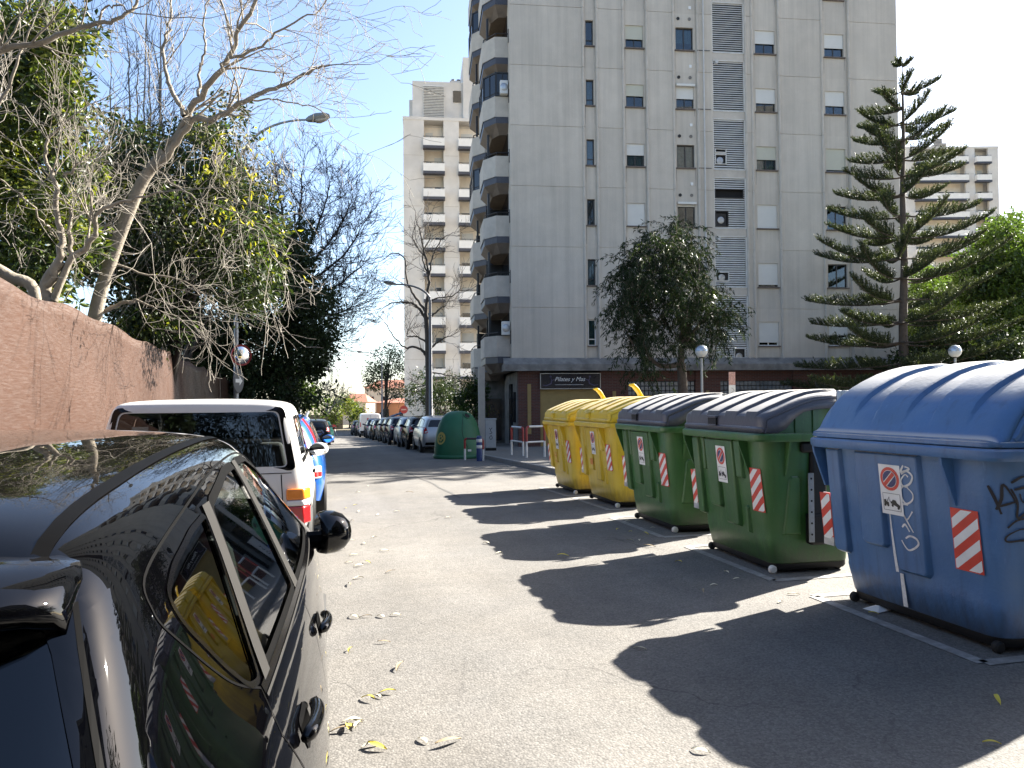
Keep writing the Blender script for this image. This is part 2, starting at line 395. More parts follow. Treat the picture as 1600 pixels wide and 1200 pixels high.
for i in range(19):
    mb = MB(); mb.tube([(-.06, y-10, g(y)-.05), (-.06, y-10, g(y)+2.86)], .03, 8); mb.build('post', MATS['galvanised'], fence, smooth=True); y += 2.5
mb = MB()
mb.tube([(-.05, yy-10, g(yy)+2.80) for yy in ys[::15]], .02, 6); mb.build('rail', MATS['galvanised'], fence, smooth=True)
# ================================================================== the tall block of flats
M('concrete', (.525,.475,.405), .9, .07, 1.2, .35, 35, hue=(.455,.415,.355), hscale=.5, hamt=.6)
def weather(mat, amt=.16):
    """rain streaks, and panels that differ a little in tone"""
    m = MATS[mat]; n, l = m.node_tree.nodes, m.node_tree.links; b = n['Principled BSDF']; tc = [q for q in n if q.type == 'TEX_COORD'][0]; src = b.inputs['Base Color'].links[0].from_socket
    mp = n.new('ShaderNodeMapping'); mp.inputs['Scale'].default_value = (3.2, 3.2, .10); l.new(tc.outputs['Object'], mp.inputs['Vector'])
    a = n.new('ShaderNodeTexNoise'); a.inputs['Scale'].default_value = 1.; a.inputs['Detail'].default_value = 7; a.inputs['Roughness'].default_value = .7; l.new(mp.outputs[0], a.inputs['Vector'])
    r = n.new('ShaderNodeMapRange'); r.inputs[1].default_value = .42; r.inputs[2].default_value = .75; r.inputs[3].default_value = 1.03; r.inputs[4].default_value = 1-amt; l.new(a.outputs['Fac'], r.inputs[0])
    sn = n.new('ShaderNodeVectorMath'); sn.operation = 'SNAP'; sn.inputs[1].default_value = (1.9, 40, 2.76); ad = n.new('ShaderNodeVectorMath'); ad.operation = 'ADD'; ad.inputs[1].default_value = (0, 0, -.28); l.new(tc.outputs['Object'], ad.inputs[0]); l.new(ad.outputs[0], sn.inputs[0])
    wn_ = n.new('ShaderNodeTexWhiteNoise'); l.new(sn.outputs[0], wn_.inputs['Vector']); r2 = n.new('ShaderNodeMapRange'); r2.inputs[3].default_value = .955; r2.inputs[4].default_value = 1.035; l.new(wn_.outputs['Value'], r2.inputs[0])
    mu = n.new('ShaderNodeMath'); mu.operation = 'MULTIPLY'; l.new(r.outputs[0], mu.inputs[0]); l.new(r2.outputs[0], mu.inputs[1])
    x = n.new('ShaderNodeMix'); x.data_type = 'RGBA'; x.blend_type = 'MULTIPLY'; x.inputs[0].default_value = 1; l.new(src, x.inputs[6]); l.new(mu.outputs[0], x.inputs[7]); l.new(x.outputs[2], b.inputs['Base Color'])
weather('concrete')
M('concrete_rib', (.485,.44,.38), .9, .12, 2, .3, 35)
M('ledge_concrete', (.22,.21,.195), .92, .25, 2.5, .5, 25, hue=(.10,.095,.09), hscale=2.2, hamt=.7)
M('shutter', (.62,.61,.57), .6, .04, 2)
M('shutter_beige', (.50,.49,.40), .6, .04, 2)
M('dark_frame', (.035,.032,.03), .45, .1, 5)
M('white_frame', (.72,.72,.70), .5, .05, 5)
M('sill_stone', (.13,.105,.09), .8, .2, 8)
M('curtain', (.55,.56,.55), .9, .15, 9)
M('curtain_green', (.30,.40,.38), .9, .12, 6)
M('room_dark', (.010,.010,.011), .9, .2, 3)
M('window_glass', (.01,.012,.015), .04, .1, 1, spec=.9)
M('louvre', (.64,.62,.58), .5, .12, 3)
M('pipe_white', (.5,.49,.47), .5, .1, 4)
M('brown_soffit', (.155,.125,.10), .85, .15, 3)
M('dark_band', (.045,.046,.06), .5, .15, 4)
M('black_metal', (.008,.008,.009), .45, .15, 10)
M('ac_white', (.62,.62,.6), .5, .06, 5)
M('ochre', (.30,.215,.085), .85, .12, 3, .2, 40)
M('sign_black', (.012,.012,.02), .25, .1, 5)
M('sign_white', (.75,.75,.75), .6, .02, 5)
M('glass_block', (.12,.14,.16), .15, .35, 5, spec=.8)
M('tower_concrete', (.64,.60,.545), .9, .08, 1, hue=(.50,.47,.43), hscale=.3, hamt=.6)
M('balcony_white', (.76,.73,.68), .8, .06, 2)
M('awning_orange', (.68,.37,.17), .8, .1, 3)
M('wall_peach', (.80,.71,.59), .85, .06, 2)
M('glass_pane_dark', (.010,.013,.018), .08, .1, 1, spec=.6)
def brick():
    m, n, l, b = _m('brick'); tc = n.new('ShaderNodeTexCoord')
    mp = n.new('ShaderNodeMapping'); mp.inputs['Rotation'].default_value = (R(90), 0, 0); l.new(tc.outputs['Object'], mp.inputs['Vector'])
    br = n.new('ShaderNodeTexBrick'); br.inputs['Scale'].default_value = 1; br.inputs['Brick Width'].default_value = .25; br.inputs['Row Height'].default_value = .07; br.inputs['Mortar Size'].default_value = .008
    br.inputs['Color1'].default_value = (.11, .038, .028, 1); br.inputs['Color2'].default_value = (.075, .028, .022, 1); br.inputs['Mortar'].default_value = (.10, .085, .075, 1)
    l.new(mp.outputs[0], br.inputs['Vector']); l.new(br.outputs['Color'], b.inputs['Base Color']); b.inputs['Roughness'].default_value = .9
    MATS['brick'] = m
brick()
BX, BY = 8.35, 33.5
BROT = R(-7.3)
BZ = g(34)+.13
block = thing('apartment_block', 'tall grey concrete block of flats with ribbed windowed face above a brick ground floor', 'building', (BX, BY, 0), BROT)
# local axes: +x along the facade to the right, -y towards the viewer, z up (absolute heights)
def fu(u): return u*(1+.0021*u)                # storey columns spread slightly towards the far corner
W, D, HB = fu(17.75)+.38, 11.0, 62.0
Z0 = 3.45                                       # underside of the flats
PIT = 2.76
cols = [(fu(a_), fu(b_)) for a_, b_ in [(3.5, 3.86), (5.35, 6.17), (7.68, 8.50), (11.40, 12.33), (14.68, 15.60)]]
strips = [(fu(a_), fu(b_)) for a_, b_ in [(3.42, 3.94), (5.27, 6.25), (7.60, 8.62), (11.26, 12.42), (14.56, 15.74)]]
LOU = (fu(9.36), fu(10.86))
proud = []; x = 0
for a, b in strips[:3] + [LOU] + strips[3:]:
    proud.append((x, a)); x = b
proud.append((x, W))
floors = list(range(0, 8))
def sill(k): return 4.08 + PIT*k
mb = MB()
# wide panels stand 7 cm proud of the window strips; a 2 cm joint between storeys
jz = [Z0] + [5.80+PIT*k for k in range(0, 30) if 5.80+PIT*k < HB] + [HB]
for a, b in proud:
    for i in range(len(jz)-1):
        mb.bx((a, -.07, jz[i]+.012), (b, .18, jz[i+1]-.012))
mb.bx((.02, -.04, Z0), (W-.02, .2, HB))          # joint backing is cut below by the strips themselves
mb = MB()
for a, b in proud:
    for i in range(len(jz)-1): mb.bx((a, -.07, jz[i]+.010), (b, .0, jz[i+1]-.010))
    mb.bx((a+.004, -.045, Z0+.02), (b-.004, .002, HB-.02))
# window strips: wall pieces between the openings
WH = [1.20, 1.06, 1.08, 1.12, 1.12]
for (a, b), (c0, c1), h in zip(strips, cols, WH):
    zprev = Z0
    for k in range(0, 30):
        s = sill(k)
        if s+h > HB: break
        mb.bx((a+.003, 0, zprev), (b-.003, .2, s))
        mb.bx((a+.003, .0, s), (c0, .2, s+h)); mb.bx((c1, .0, s), (b-.003, .2, s+h))
        zprev = s+h
    mb.bx((a+.003, 0, zprev), (b-.003, .2, HB))
# sides, back and core
mb.bx((0, .003, Z0), (.25, D, HB)); mb.bx((W-.25, .003, Z0), (W, D, HB)); mb.bx((.26, D-.25, Z0), (W-.26, D, HB)); mb.bx((.0, .0, HB), (W, D, HB+.5))
for a, b in proud: mb.bx((a+.01, .004, Z0+.01), (b-.01, .19, HB-.01))
wall = mb.build('wall', MATS['concrete'], block)
# slim half-round ribs at the edges of every strip
for a, b in strips + [LOU]:
    for xx in (a-.06, b+.06):
        if xx in (LOU[0]-.06,): continue
        mb = MB(); P_ = []; r_ = []
        for i in range(len(jz)-1):
            P_ += [(xx, -.075, jz[i]+.012), (xx, -.075, jz[i]+.022), (xx, -.075, jz[i+1]-.022), (xx, -.075, jz[i+1]-.012)]; r_ += [.045, .062, .062, .045]
        mb.tube(P_, r_, 8); mb.build('rib', MATS['concrete_rib'], block, smooth='auto')
mb = MB(); mb.bx((.27, .55, Z0+.1), (W-.27, .6, HB-.1)); mb.build('interior', MATS['room_dark'], block)
# window states: (shutter share, frame, what is behind the glass)
st = {1: ['n','n','n','n','n','n','n','n'],
      2: [.55,.55,1.,.5,.5,.6,.5,.4], 3: [.4,.5,.12,0,.55,0,.4,.5], 4: [.86,.9,1.,.55,.62,.55,.5,.4], 5: [.55,0,0,.9,.62,.6,.5,.3]}
fr_dark = ['dark_frame','white_frame']
random.seed(5)
for ci, ((c0, c1), h) in enumerate(zip(cols, WH)):
    for k in floors:
        if k > 6: continue
        s = sill(k); sh = st[ci+1][k]; w = c1-c0; xm = (c0+c1)/2
        frm = 'white_frame' if (ci, k) in ((0, 0), (1, 0), (4, 0), (3, 0)) else 'dark_frame'
        m = MB(); t = .045; y0 = .10
        m.bx((c0, y0, s), (c0+t, y0+.06, s+h)); m.bx((c1-t, y0, s), (c1, y0+.06, s+h))
        m.bx((c0+t, y0, s), (c1-t, y0+.06, s+t)); m.bx((c0+t, y0, s+h-t), (c1-t, y0+.06, s+h))
        if ci: m.bx((xm-.022, y0+.005, s+t), (xm+.022, y0+.055, s+h-t))
        else: m.bx((c0+t, y0+.005, s+.28), (c1-t, y0+.055, s+.32))
        wi = m.build('window', MATS[frm], block)
        m = MB(); m.bx((c0+.01, y0+.028, s+.01), (c1-.01, y0+.036, s+h-.01)); m.build('pane', glassmat('pane_glass', (.55,.62,.64), .03), wi)
        m = MB(); m.bx((c0-.05, -.085, s-.055), (c1+.05, .098, s-.002)); m.build('sill', MATS['sill_stone'], wi)
        beh = 'room_dark'
        if (ci, k) in ((2, 3), (3, 3), (1, 3)): beh = 'curtain'
        if ci == 0: beh = {5:'room_dark',4:'curtain',3:'curtain',2:'room_dark',1:'curtain',0:'curtain_green'}.get(k, 'room_dark')
        if (ci, k) == (2, 5): beh = 'curtain_green'
        m = MB(); nn = 14; V = []
        for i in range(nn+1):
            xx = c0+.02+(w-.04)*i/nn; yy = .22+.02*math.sin(i*1.9)
            z1_ = s+h if (ci, k) != (2, 5) else s+h
            z0_ = s+.02 if (ci, k) not in ((2, 5),) else s+.42
            V += [(xx, yy, z0_), (xx, yy, z1_)]
        m.add(V, [(2*i, 2*i+2, 2*i+3, 2*i+1) for i in range(nn)])
        if beh != 'room_dark': m.build('curtain', MATS[beh], wi, smooth=True)
        if sh not in ('n', 0) and sh > 0:
            m = MB(); nsl = max(3, int(sh*h/.055)); z = s+h
            for q in range(nsl):
                a = z-sh*h*q/nsl; b = z-sh*h*(q+1)/nsl
                m.bx((c0+.006, .052, b+.004), (c1-.006, .066, a)); m.bx((c0+.006, .056, b-.001), (c1-.006, .064, b+.005))
            m.build('shutter', MATS['shutter_beige' if (ci, k) in ((4, 3), (3, 3), (1, 4), (1, 5)) else 'shutter'], wi)
        if (ci, k) in ((2, 4), (2, 2)):
            m = MB(); m.bx((c0-.02, -.13, s+h-.04), (c1+.02, -.02, s+h+.06)); m.build('awning_box', MATS['shutter'], wi)
M('stain', (.30,.28,.255), .95, .2, 6)
random.seed(15)
for ci, (c0, c1) in enumerate(cols):
    for k in range(0, 7):
        fs = lambda u, v, o: (u, -o, v)
        for x in (c0-.03, c1+.03):
            m = MB(); L_ = random.uniform(.25, .9); w_ = random.uniform(.015, .04); m.flat([(x-w_/2, sill(k)-.06), (x-w_*.2, sill(k)-.06-L_), (x+w_*.2, sill(k)-.06-L_), (x+w_/2, sill(k)-.06)], fs, .003)
            m.build('rain_stain', MATS['stain'], block)
# louvred service shafts
random.seed(8)
HO = LOU[0]-9.36
holes = {3: [(9.45, 10.0, .25, .72), (9.45, 10.0, .80, .98)], 2: [(9.42, 10.80, 1.42, 1.86), (9.42, 10.05, .08, .80)], 1: [(9.42, 10.05, .30, .72)], 0: [(10.25, 10.80, -.25, .42)]}
holes = {k_: [(a_+HO, b_+HO, c_, d_) for a_, b_, c_, d_ in v_] for k_, v_ in holes.items()}
for k in range(0, 7):
    z0 = 3.94+.10+PIT*k; z1 = z0+2.36
    if k == 0: z0 -= .5
    back = MB(); back.bx((LOU[0]+.002, .16, z0), (LOU[1]-.002, .2, z1)); 
    lv = MB(); nsl = int((z1-z0)/.100)
    for i in range(nsl):
        z = z0+(z1-z0)*(i+.5)/nsl; segs = [(LOU[0]+.03, LOU[1]-.03)]
        for (a, b, c, d) in holes.get(k, []):
            if z0+c < z < z0+d:
                segs = [q for (p, r) in segs for q in ((p, max(p, a)), (min(r, b), r)) if q[1]-q[0] > .05]
        for p, r in segs:
            lv.box(((p+r)/2, .0+random.uniform(-.006, .006), z), (r-p, .098, .010), 0, 0, R(47))
    L = lv.build('louvre_panel', MATS['louvre'], block)
    m = MB(); t = .035
    m.bx((LOU[0], -.05, z0), (LOU[0]+t, .05, z1)); m.bx((LOU[1]-t, -.05, z0), (LOU[1], .05, z1)); m.bx((LOU[0]+t, -.05, z0-.03), (LOU[1]-t, .05, z0)); m.bx((LOU[0]+t, -.05, z1), (LOU[1]-t, .05, z1+.03)); 
    m.build('louvre_frame', MATS['louvre'], L); back.build('backing', MATS['room_dark'], L)
    m = MB(); m.bx((LOU[0]+.002, -.03, z1+.034), (LOU[1]-.002, .16, z0+PIT-.034 if k else z1+.37)); m.build('slab_edge', MATS['concrete_rib'], L)
    for (a, b, c, d) in holes.get(k, []):
        m = MB(); t = .03
        m.bx((a, -.045, z0+c), (a+t, .04, z0+d)); m.bx((b-t, -.045, z0+c), (b, .04, z0+d)); m.bx((a+t, -.045, z0+c), (b-t, .04, z0+c+t)); m.bx((a+t, -.045, z0+d-t), (b-t, .04, z0+d))
        m.build('opening_frame', MATS['louvre' if k != 2 else 'dark_frame'], L)
        if d-c > .4 and b-a < .8:
            m = MB(); xm, zm = (a+b)/2-.02, z0+(c+d)/2-.04
            m.bx((a+.06, .055, z0+c+.04), (b-.06, .15, z0+d-.08)); ac = m.build('air_conditioner', MATS['black_metal'], L)
            m = MB(); m.lathe([(.15, 0), (.17, -.012), (.15, -.02), (.05, -.02), (.0, -.02)], 20, (xm, .052, zm), 0, 'y'); m.build('fan', MATS['galvanised'], ac, smooth=True)
    if k in (1, 4):
        m = MB(); m.tube([(9.55+HO, .02, z1-.1), (9.55+HO, -.16, z1-.1)], .075, 12); m.build('vent_pipe', MATS['pipe_white'], L, smooth='auto')
# down pipe and its brackets, round vents by the kitchen windows
m = MB(); m.tube([(9.09, -.16, Z0+.1), (9.09, -.16, HB)], .035, 8); m.tube([(8.88, -.10, Z0+.1), (8.88, -.10, HB)], .012, 5)
m.build('drain_pipe', MATS['pipe_white'], block, smooth='auto')
for k in range(7):
    m = MB(); m.tube([(8.82, -.12, sill(k)-.02), (9.42, -.12, sill(k)-.02)], .014, 5); m.tube([(8.82, -.14, sill(k)-.05), (8.82, -.10, sill(k)+.02)], .02, 5)
    m.build('pipe_bracket', MATS['black_metal'], block)
    for xx, mt in ((7.93, 'black_metal'), (8.48, 'ledge_concrete')):
        m = MB(); m.lathe([(.0, -.005), (.055, -.005), (.075, -.03), (.075, .0)], 14, (xx, 0, sill(k)+1.48), 0, 'y'); m.build('round_vent', MATS[mt], block, smooth=True)
    m = MB(); m.bx((8.44, -.03, sill(k)-.82), (8.56, .0, sill(k)-.68)); m.build('vent_grille', MATS['white_frame'], block)
# ledge over the ground floor (chamfered)
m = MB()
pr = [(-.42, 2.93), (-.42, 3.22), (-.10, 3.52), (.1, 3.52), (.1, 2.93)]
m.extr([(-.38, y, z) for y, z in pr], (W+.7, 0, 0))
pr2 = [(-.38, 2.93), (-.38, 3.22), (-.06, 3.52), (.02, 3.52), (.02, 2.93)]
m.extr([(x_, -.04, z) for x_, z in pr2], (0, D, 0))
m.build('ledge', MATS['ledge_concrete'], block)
# ground floor: brick piers, ochre infill, sign, glass blocks
zt = 2.92
for a, b in ((.30, 1.28), (4.05, 5.35), (8.55, 9.75), (13.3, 14.4), (16.7, W-.01)):
    m = MB(); m.bx((a, .0, BZ-.2), (b, .5, zt)); m.build('brick_pier', MATS['brick'], block)
for a, b in ((5.352, 8.548), (9.752, 13.298), (14.402, 16.698)):
    m = MB(); m.bx((a, .06, 2.45), (b, .45, zt)); m.build('brick_band', MATS['brick'], block); m = MB(); m.bx((a, .06, 1.66), (b, .45, 1.78)); m.build('brick_band', MATS['brick'], block)
m = MB(); m.bx((.52, .52, BZ-.2), (W-.03, D-.5, 3.4)); m.build('core', MATS['room_dark'], block)
for q0, q1 in (((1.282, .1, BZ-.2), (4.048, .4, 2.1)), ((5.352, .1, BZ-.2), (8.548, .4, 1.658)), ((9.752, .1, BZ-.2), (13.298, .4, 1.658)), ((14.402, .1, BZ-.2), (16.698, .4, 1.658))):
    m = MB(); m.bx(q0, q1); m.build('ochre_infill', MATS['ochre'], block)
for a, b, z_ in ((.70, .86, 2.35), (4.62, 4.78, 2.0), (9.05, 9.2, 2.0), (13.75, 13.9, 2.0)):
    m = MB(); m.bx((a, -.025, .1), (b, -.001, z_)); m.build('ochre_stripe', MATS['ochre'], block)
for a, b in ((5.356, 8.544), (9.756, 13.294), (14.406, 16.694)):
    f = MB(); nx = int((b-a)/.19)
    f.bx((a, .16, 1.785), (b, .2, 2.445)); gb = f.build('glass_block_window', MATS['black_metal'], block)
    f = MB()
    for i in range(nx):
        for j in range(3):
            xx = a+(b-a)*(i+.5)/nx; f.box((xx, .13, 1.90+.215*j), ((b-a)/nx-.03, .06, .185))
    f.build('glass_block', MATS['glass_block'], gb, bevel=.015)
m = MB(); m.bx((1.30, -.10, 2.14), (4.02, .08, 2.80)); sg = m.build('shop_sign', MATS['sign_black'], block)
m = MB(); t = .03
m.bx((1.28, -.115, 2.80), (4.04, -.06, 2.83)); m.bx((1.28, -.115, 2.11), (4.04, -.06, 2.14)); m.bx((1.27, -.115, 2.11), (1.30, -.06, 2.83)); m.bx((4.02, -.115, 2.11), (4.05, -.06, 2.83)); m.build('sign_border', MATS['galvanised'], sg)
def text(name, s, size, mat, parent, loc, rot, shear=0., extr=.003, sx=1., align='CENTER'):
    cu = bpy.data.curves.new(name, 'FONT'); cu.body = s; cu.size = size; cu.align_x = align; cu.extrude = extr; cu.shear = shear
    o = bpy.data.objects.new(name, cu); COL.objects.link(o)
    dg = bpy.context.evaluated_depsgraph_get(); me = bpy.data.meshes.new_from_object(o.evaluated_get(dg)); bpy.data.objects.remove(o)
    me.materials.clear(); me.materials.append(mat)
    q = bpy.data.objects.new(name, me); COL.objects.link(q); q.parent = parent; q.location = loc; q.rotation_euler = rot; q.scale = (sx, 1, 1); return q
text('lettering', 'Pilates y Mas', .27, MATS['sign_white'], sg, (2.62, -.106, 2.47), (R(90), 0, 0), .35)
m = MB(); m.bx((1.95, -.104, 2.30), (3.25, -.1005, 2.312)); m.build('underline', MATS['sign_white'], sg)
M('sign_violet', (.05,.045,.11), .5, .1, 5); fnS = lambda u, v, o: (u, -.1-o, v)
m = MB()                                           # faint violet dancer figures at both ends
for cx, s in ((1.75, 1), (3.55, -1)):
    m.stroke([(cx, 2.62), (cx+.05*s, 2.5), (cx+.02*s, 2.36), (cx-.2*s, 2.27), (cx-.38*s, 2.3)], [.02, .05, .06, .04, .02], fnS, .003)
    m.stroke([(cx+.05*s, 2.5), (cx+.22*s, 2.56), (cx+.3*s, 2.66)], [.04, .03, .015], fnS, .003)
    m.flat([(cx+.045*math.cos(q), 2.67+.045*math.sin(q)) for q in [i*.63 for i in range(10)]], fnS, .003)
m.build('figure', MATS['sign_violet'], sg)
# entrance side under the balconies (left)
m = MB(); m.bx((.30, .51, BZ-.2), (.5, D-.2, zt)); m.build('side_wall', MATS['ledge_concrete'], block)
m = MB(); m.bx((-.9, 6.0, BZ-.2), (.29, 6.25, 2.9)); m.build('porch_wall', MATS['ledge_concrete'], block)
m = MB(); m.bx((-.62, 5.93, BZ), (.1, 5.99, BZ+2.15)); dr = m.build('door', MATS['sign_black'], block)
m = MB(); m.bx((-.68, 5.95, BZ), (-.622, 5.999, BZ+2.2)); m.bx((.102, 5.95, BZ), (.16, 5.999, BZ+2.2)); m.bx((-.622, 5.95, BZ+2.151), (.102, 5.999, BZ+2.2)); m.build('frame', MATS['dark_frame'], dr)
for yy in (1.2, 4.2):
    m = MB(); m.bx((-1.42, yy, BZ-.2), (-1.12, yy+.3, 3.2)); m.build('pillar', MATS['concrete_rib'], block)
for q0, q1 in (((.22, 1.0, .6), (.299, 1.7, 2.0)), ((.22, 2.2, BZ), (.299, 3.2, 2.4))):
    m = MB(); m.bx(q0, q1); m.build('shop_window', MATS['glass_pane_dark'], block)
# balconies up the left flank: angled bays
def balcony(parent, x0, y0, y1, z, dep, glazed=0, ac=0):
    P = lambda d, a: [(x0, y0), (x0-d*.55, y0+.02), (x0-d, y0+a), (x0-d, y1-a), (x0-d*.55, y1-.02), (x0, y1)]
    outer = P(dep, .75); n = len(outer)
    m = MB(); inn = P(dep-.12, .78)
    inn = [(x0, y0+.12), (x0-dep*.55+.04, y0+.14), (x0-dep+.12, y0+.80), (x0-dep+.12, y1-.80), (x0-dep*.55+.04, y1-.14), (x0, y1-.12)]
    V = []
    for (x, y) in outer: V += [(x, y, z)]
    for (x, y) in outer: V += [(x, y, z+.95)]
    for (x, y) in inn: V += [(x, y, z+.95)]
    for (x, y) in inn: V += [(x, y, z+.02)]
    F = []
    for r in range(3):
        for i in range(n-1): F.append((r*n+i, r*n+i+1, (r+1)*n+i+1, (r+1)*n+i))
    F.append(tuple(3*n+i for i in range(n)))
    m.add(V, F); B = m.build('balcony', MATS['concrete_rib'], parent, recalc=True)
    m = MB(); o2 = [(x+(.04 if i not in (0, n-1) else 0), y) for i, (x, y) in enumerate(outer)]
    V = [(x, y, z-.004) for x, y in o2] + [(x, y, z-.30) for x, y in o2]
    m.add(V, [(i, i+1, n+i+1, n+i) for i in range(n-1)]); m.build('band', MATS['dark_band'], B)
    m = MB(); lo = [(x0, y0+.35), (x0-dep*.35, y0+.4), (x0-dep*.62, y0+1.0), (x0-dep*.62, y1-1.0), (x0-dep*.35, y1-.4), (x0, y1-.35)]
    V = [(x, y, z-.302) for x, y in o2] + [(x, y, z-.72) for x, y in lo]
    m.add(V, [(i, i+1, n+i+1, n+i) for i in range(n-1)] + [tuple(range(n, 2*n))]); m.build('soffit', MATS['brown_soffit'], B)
    m = MB(); rr = [(x+(.06 if i not in (0, n-1) else 0), y, z+1.1) for i, (x, y) in enumerate(outer)]
    m.tube(rr, .025, 6)
    for (x, y, zz) in rr[1:-1]: m.tube([(x, y, z+.95), (x, y, zz)], .016, 5)
    m.build('handrail', MATS['black_metal'], B)
    m = MB(); m.bx((x0-.03, y0+.15, z+.05), (x0-.004, y1-.15, z+2.02)); m.build('door', MATS['glass_pane_dark'], B)
    if glazed:
        m = MB(); g0 = [(x+.05, y) for x, y in outer]
        V = [(x, y, z+.955) for x, y in g0] + [(x, y, z+2.05) for x, y in g0]
        m.add(V, [(i, i+1, n+i+1, n+i) for i in range(n-1)]); m.build('glazing', MATS['glass_pane_dark'], B)
        m = MB()
        for i, (x, y) in enumerate(g0):
            m.box((x, y, z+1.5), (.09, .09, 1.12))
            if i < n-1:
                xm, ym = (x+g0[i+1][0])/2, (y+g0[i+1][1])/2; m.box((xm, ym, z+1.5), (.06, .06, 1.1))
        for zz in (z+.975, z+2.03): m.tube([(x, y, zz) for x, y in g0], .045, 5)
        m.build('glazing_frame', MATS['black_metal'], B)
    else:
        m = MB(); m.bx((x0-dep*.72, y1-.62, z+.1), (x0-.031, y1-.56, z+2.0)); m.build('opening_shade', MATS['black_metal'], B)  # black sheet added so the open bay reads as a shaded void
        m = MB(); m.box((x0-dep+.25, y0+.85, z+1.55), (.1, .1, 1.25)); m.build('post', MATS['black_metal'], B)
    if ac:
        m = MB(); m.box((x0-.22, y0-.14, z+1.28), (.36, .28, .62)); a = m.build('air_conditioner', MATS['ac_white'], B, bevel=.02)
        m = MB(); m.lathe([(.0, -.02), (.05, -.02), (.16, -.012), (.18, .0)], 18, (x0-.22, y0-.285, z+1.28), 0, 'y'); m.build('fan', MATS['galvanised'], a, smooth=True)
    return B
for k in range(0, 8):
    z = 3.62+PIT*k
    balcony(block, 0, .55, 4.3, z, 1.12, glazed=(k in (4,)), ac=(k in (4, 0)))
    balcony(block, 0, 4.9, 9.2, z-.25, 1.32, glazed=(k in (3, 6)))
for k in range(0, 7):
    m = MB(); m.bx((-.03, .18, sill(k)+.1), (.0, .32, sill(k)+.7)); m.build('slot_window', MATS['dark_frame'], block)
# ================================================================== distant towers
def far_tower(name, label, px0, px1, pytop, Z, rot, nfl, pit, zbase, bal, depth, mat, pent=None, detail=0):
    a = un(px0, 620, Z); w = (px1-px0)/FPX*Z; ztop = un(px0, pytop, Z).z
    T = thing(name, label, 'building', (a.x, a.y, 0), rot)
    m = MB(); zb = g(a.y)-1
    # facade in vertical slices so that balcony bays are true recesses
    xs = 0
    for (b0, b1) in bal:
        m.bx((xs, 0, zb), (b0, .4, ztop)); xs = b1
    m.bx((xs, 0, zb), (w, .4, ztop)); m.bx((0, 1.6, zb), (w, depth, ztop)); m.bx((0, .401, zb), (.4, 1.599, ztop)); m.bx((w-.4, .401, zb), (w, 1.599, ztop)); m.bx((-.05, -.05, ztop), (w+.05, depth+.05, ztop+.35))
    m.build('wall', MATS[mat], T)
    for (b0, b1) in bal:
        m = MB(); m.bx((b0, 1.45, zb), (b1, 1.59, ztop-.3)); m.build('back_wall', MATS['wall_peach'], T)
        for k in range(nfl):
            z = ztop - pit*(k+1) - .2 + zbase
            if z < zb+3: continue
            m = MB(); m.bx((b0-.1, -.75, z), (b1+.1, -.63, z+.85)); m.bx((b0-.1, -.63, z), (b0+.02, .0, z+.85)); m.bx((b1-.02, -.63, z), (b1+.1, .0, z+.85)); m.bx((b0+.001, -.63, z), (b1-.001, 1.44, z+.12))
            B = m.build('balcony', MATS['balcony_white'], T)
            m = MB(); m.bx((b0-.12, -.78, z-.3), (b1+.12, .0-.002, z-.003)); m.build('band', MATS['dark_band'], B)
            m = MB(); m.bx((b0-.1, -.73, z+.98), (b1+.1, -.69, z+1.02)); 
            for q in range(4): m.bx((b0+(b1-b0)*q/3-.015, -.72, z+.85), (b0+(b1-b0)*q/3+.015, -.70, z+.98))
            m.build('handrail', MATS['black_metal'], B)
            m = MB(); ww = (b1-b0)
            for q in (0, 1):
                c = b0+ww*(.08+.46*q); 
                m.bx((c, 1.40, z+.12), (c+ww*.38, 1.449, z+2.1-(.5 if (k*3+q) % 4 else 0)))
            m.build('shutter', MATS['shutter'], B)
            m = MB()
            for q in (0, 1):
                c = b0+ww*(.10+.46*q); m.bx((c, 1.36, z+.12), (c+ww*.30, 1.398, z+1.05+.5*((k+q) % 2)))
            m.build('pane', MATS['glass_pane_dark'], B)
            if (k*7+int(b0*3)) % 7 in (0, 3):
                m = MB(); m.add([(b0+.03, .9, z+2.35), (b1-.03, .9, z+2.35), (b1-.03, -.5, z+2.05), (b0+.03, -.5, z+2.05), (b1-.03, -.5, z+1.88), (b0+.03, -.5, z+1.88)], [(0,1,2,3), (3,2,4,5)])
                m.build('awning', MATS['awning_orange'], B)
    m = MB()
    for k in range(0, nfl, 2): m.bx((.02, -.012, ztop-pit*(k+1.4)), (bal[0][0]-.12, -.002, ztop-pit*(k+1.4)+.06)); m.bx((bal[0][1]+.12, -.012, ztop-pit*(k+1.4)), ((bal[1][0] if len(bal) > 1 else w)-.12, -.002, ztop-pit*(k+1.4)+.06))
    m.build('panel_joint', MATS['concrete_rib'], T)
    return T, w, ztop
T, w, zt_ = far_tower('apartment_tower', 'pale beige tower of flats with stacked balconies behind the bare street tree', 632, 812, 183, 84, BROT, 13, 2.82, 0, [(2.28, 4.42), (6.15, 9.6)], 17, 'tower_concrete')
m = MB(); zz = zt_+.36
m.bx((1.0, 2.2, zz), (9.2, 14, zz+4.9)); m.bx((6.7, 1.2, zz), (13.5, 12, zz+7.4)); m.bx((.6, 4.5, zz), (.999, 9, zz+3.6)); m.bx((2.2, 4, zz+4.9), (4.2, 8, zz+5.5)); 
PH = m.build('penthouse', MATS['tower_concrete'], T)
m = MB(); m.bx((2.2, 2.02, zz+.3), (4.6, 2.198, zz+4.4)); LP = m.build('louvre_panel', MATS['louvre'], PH)
m = MB()
for i in range(22): m.bx((2.25, 1.96, zz+.4+i*.18), (4.55, 2.018, zz+.46+i*.18))
m.build('slats', MATS['ledge_concrete'], LP)
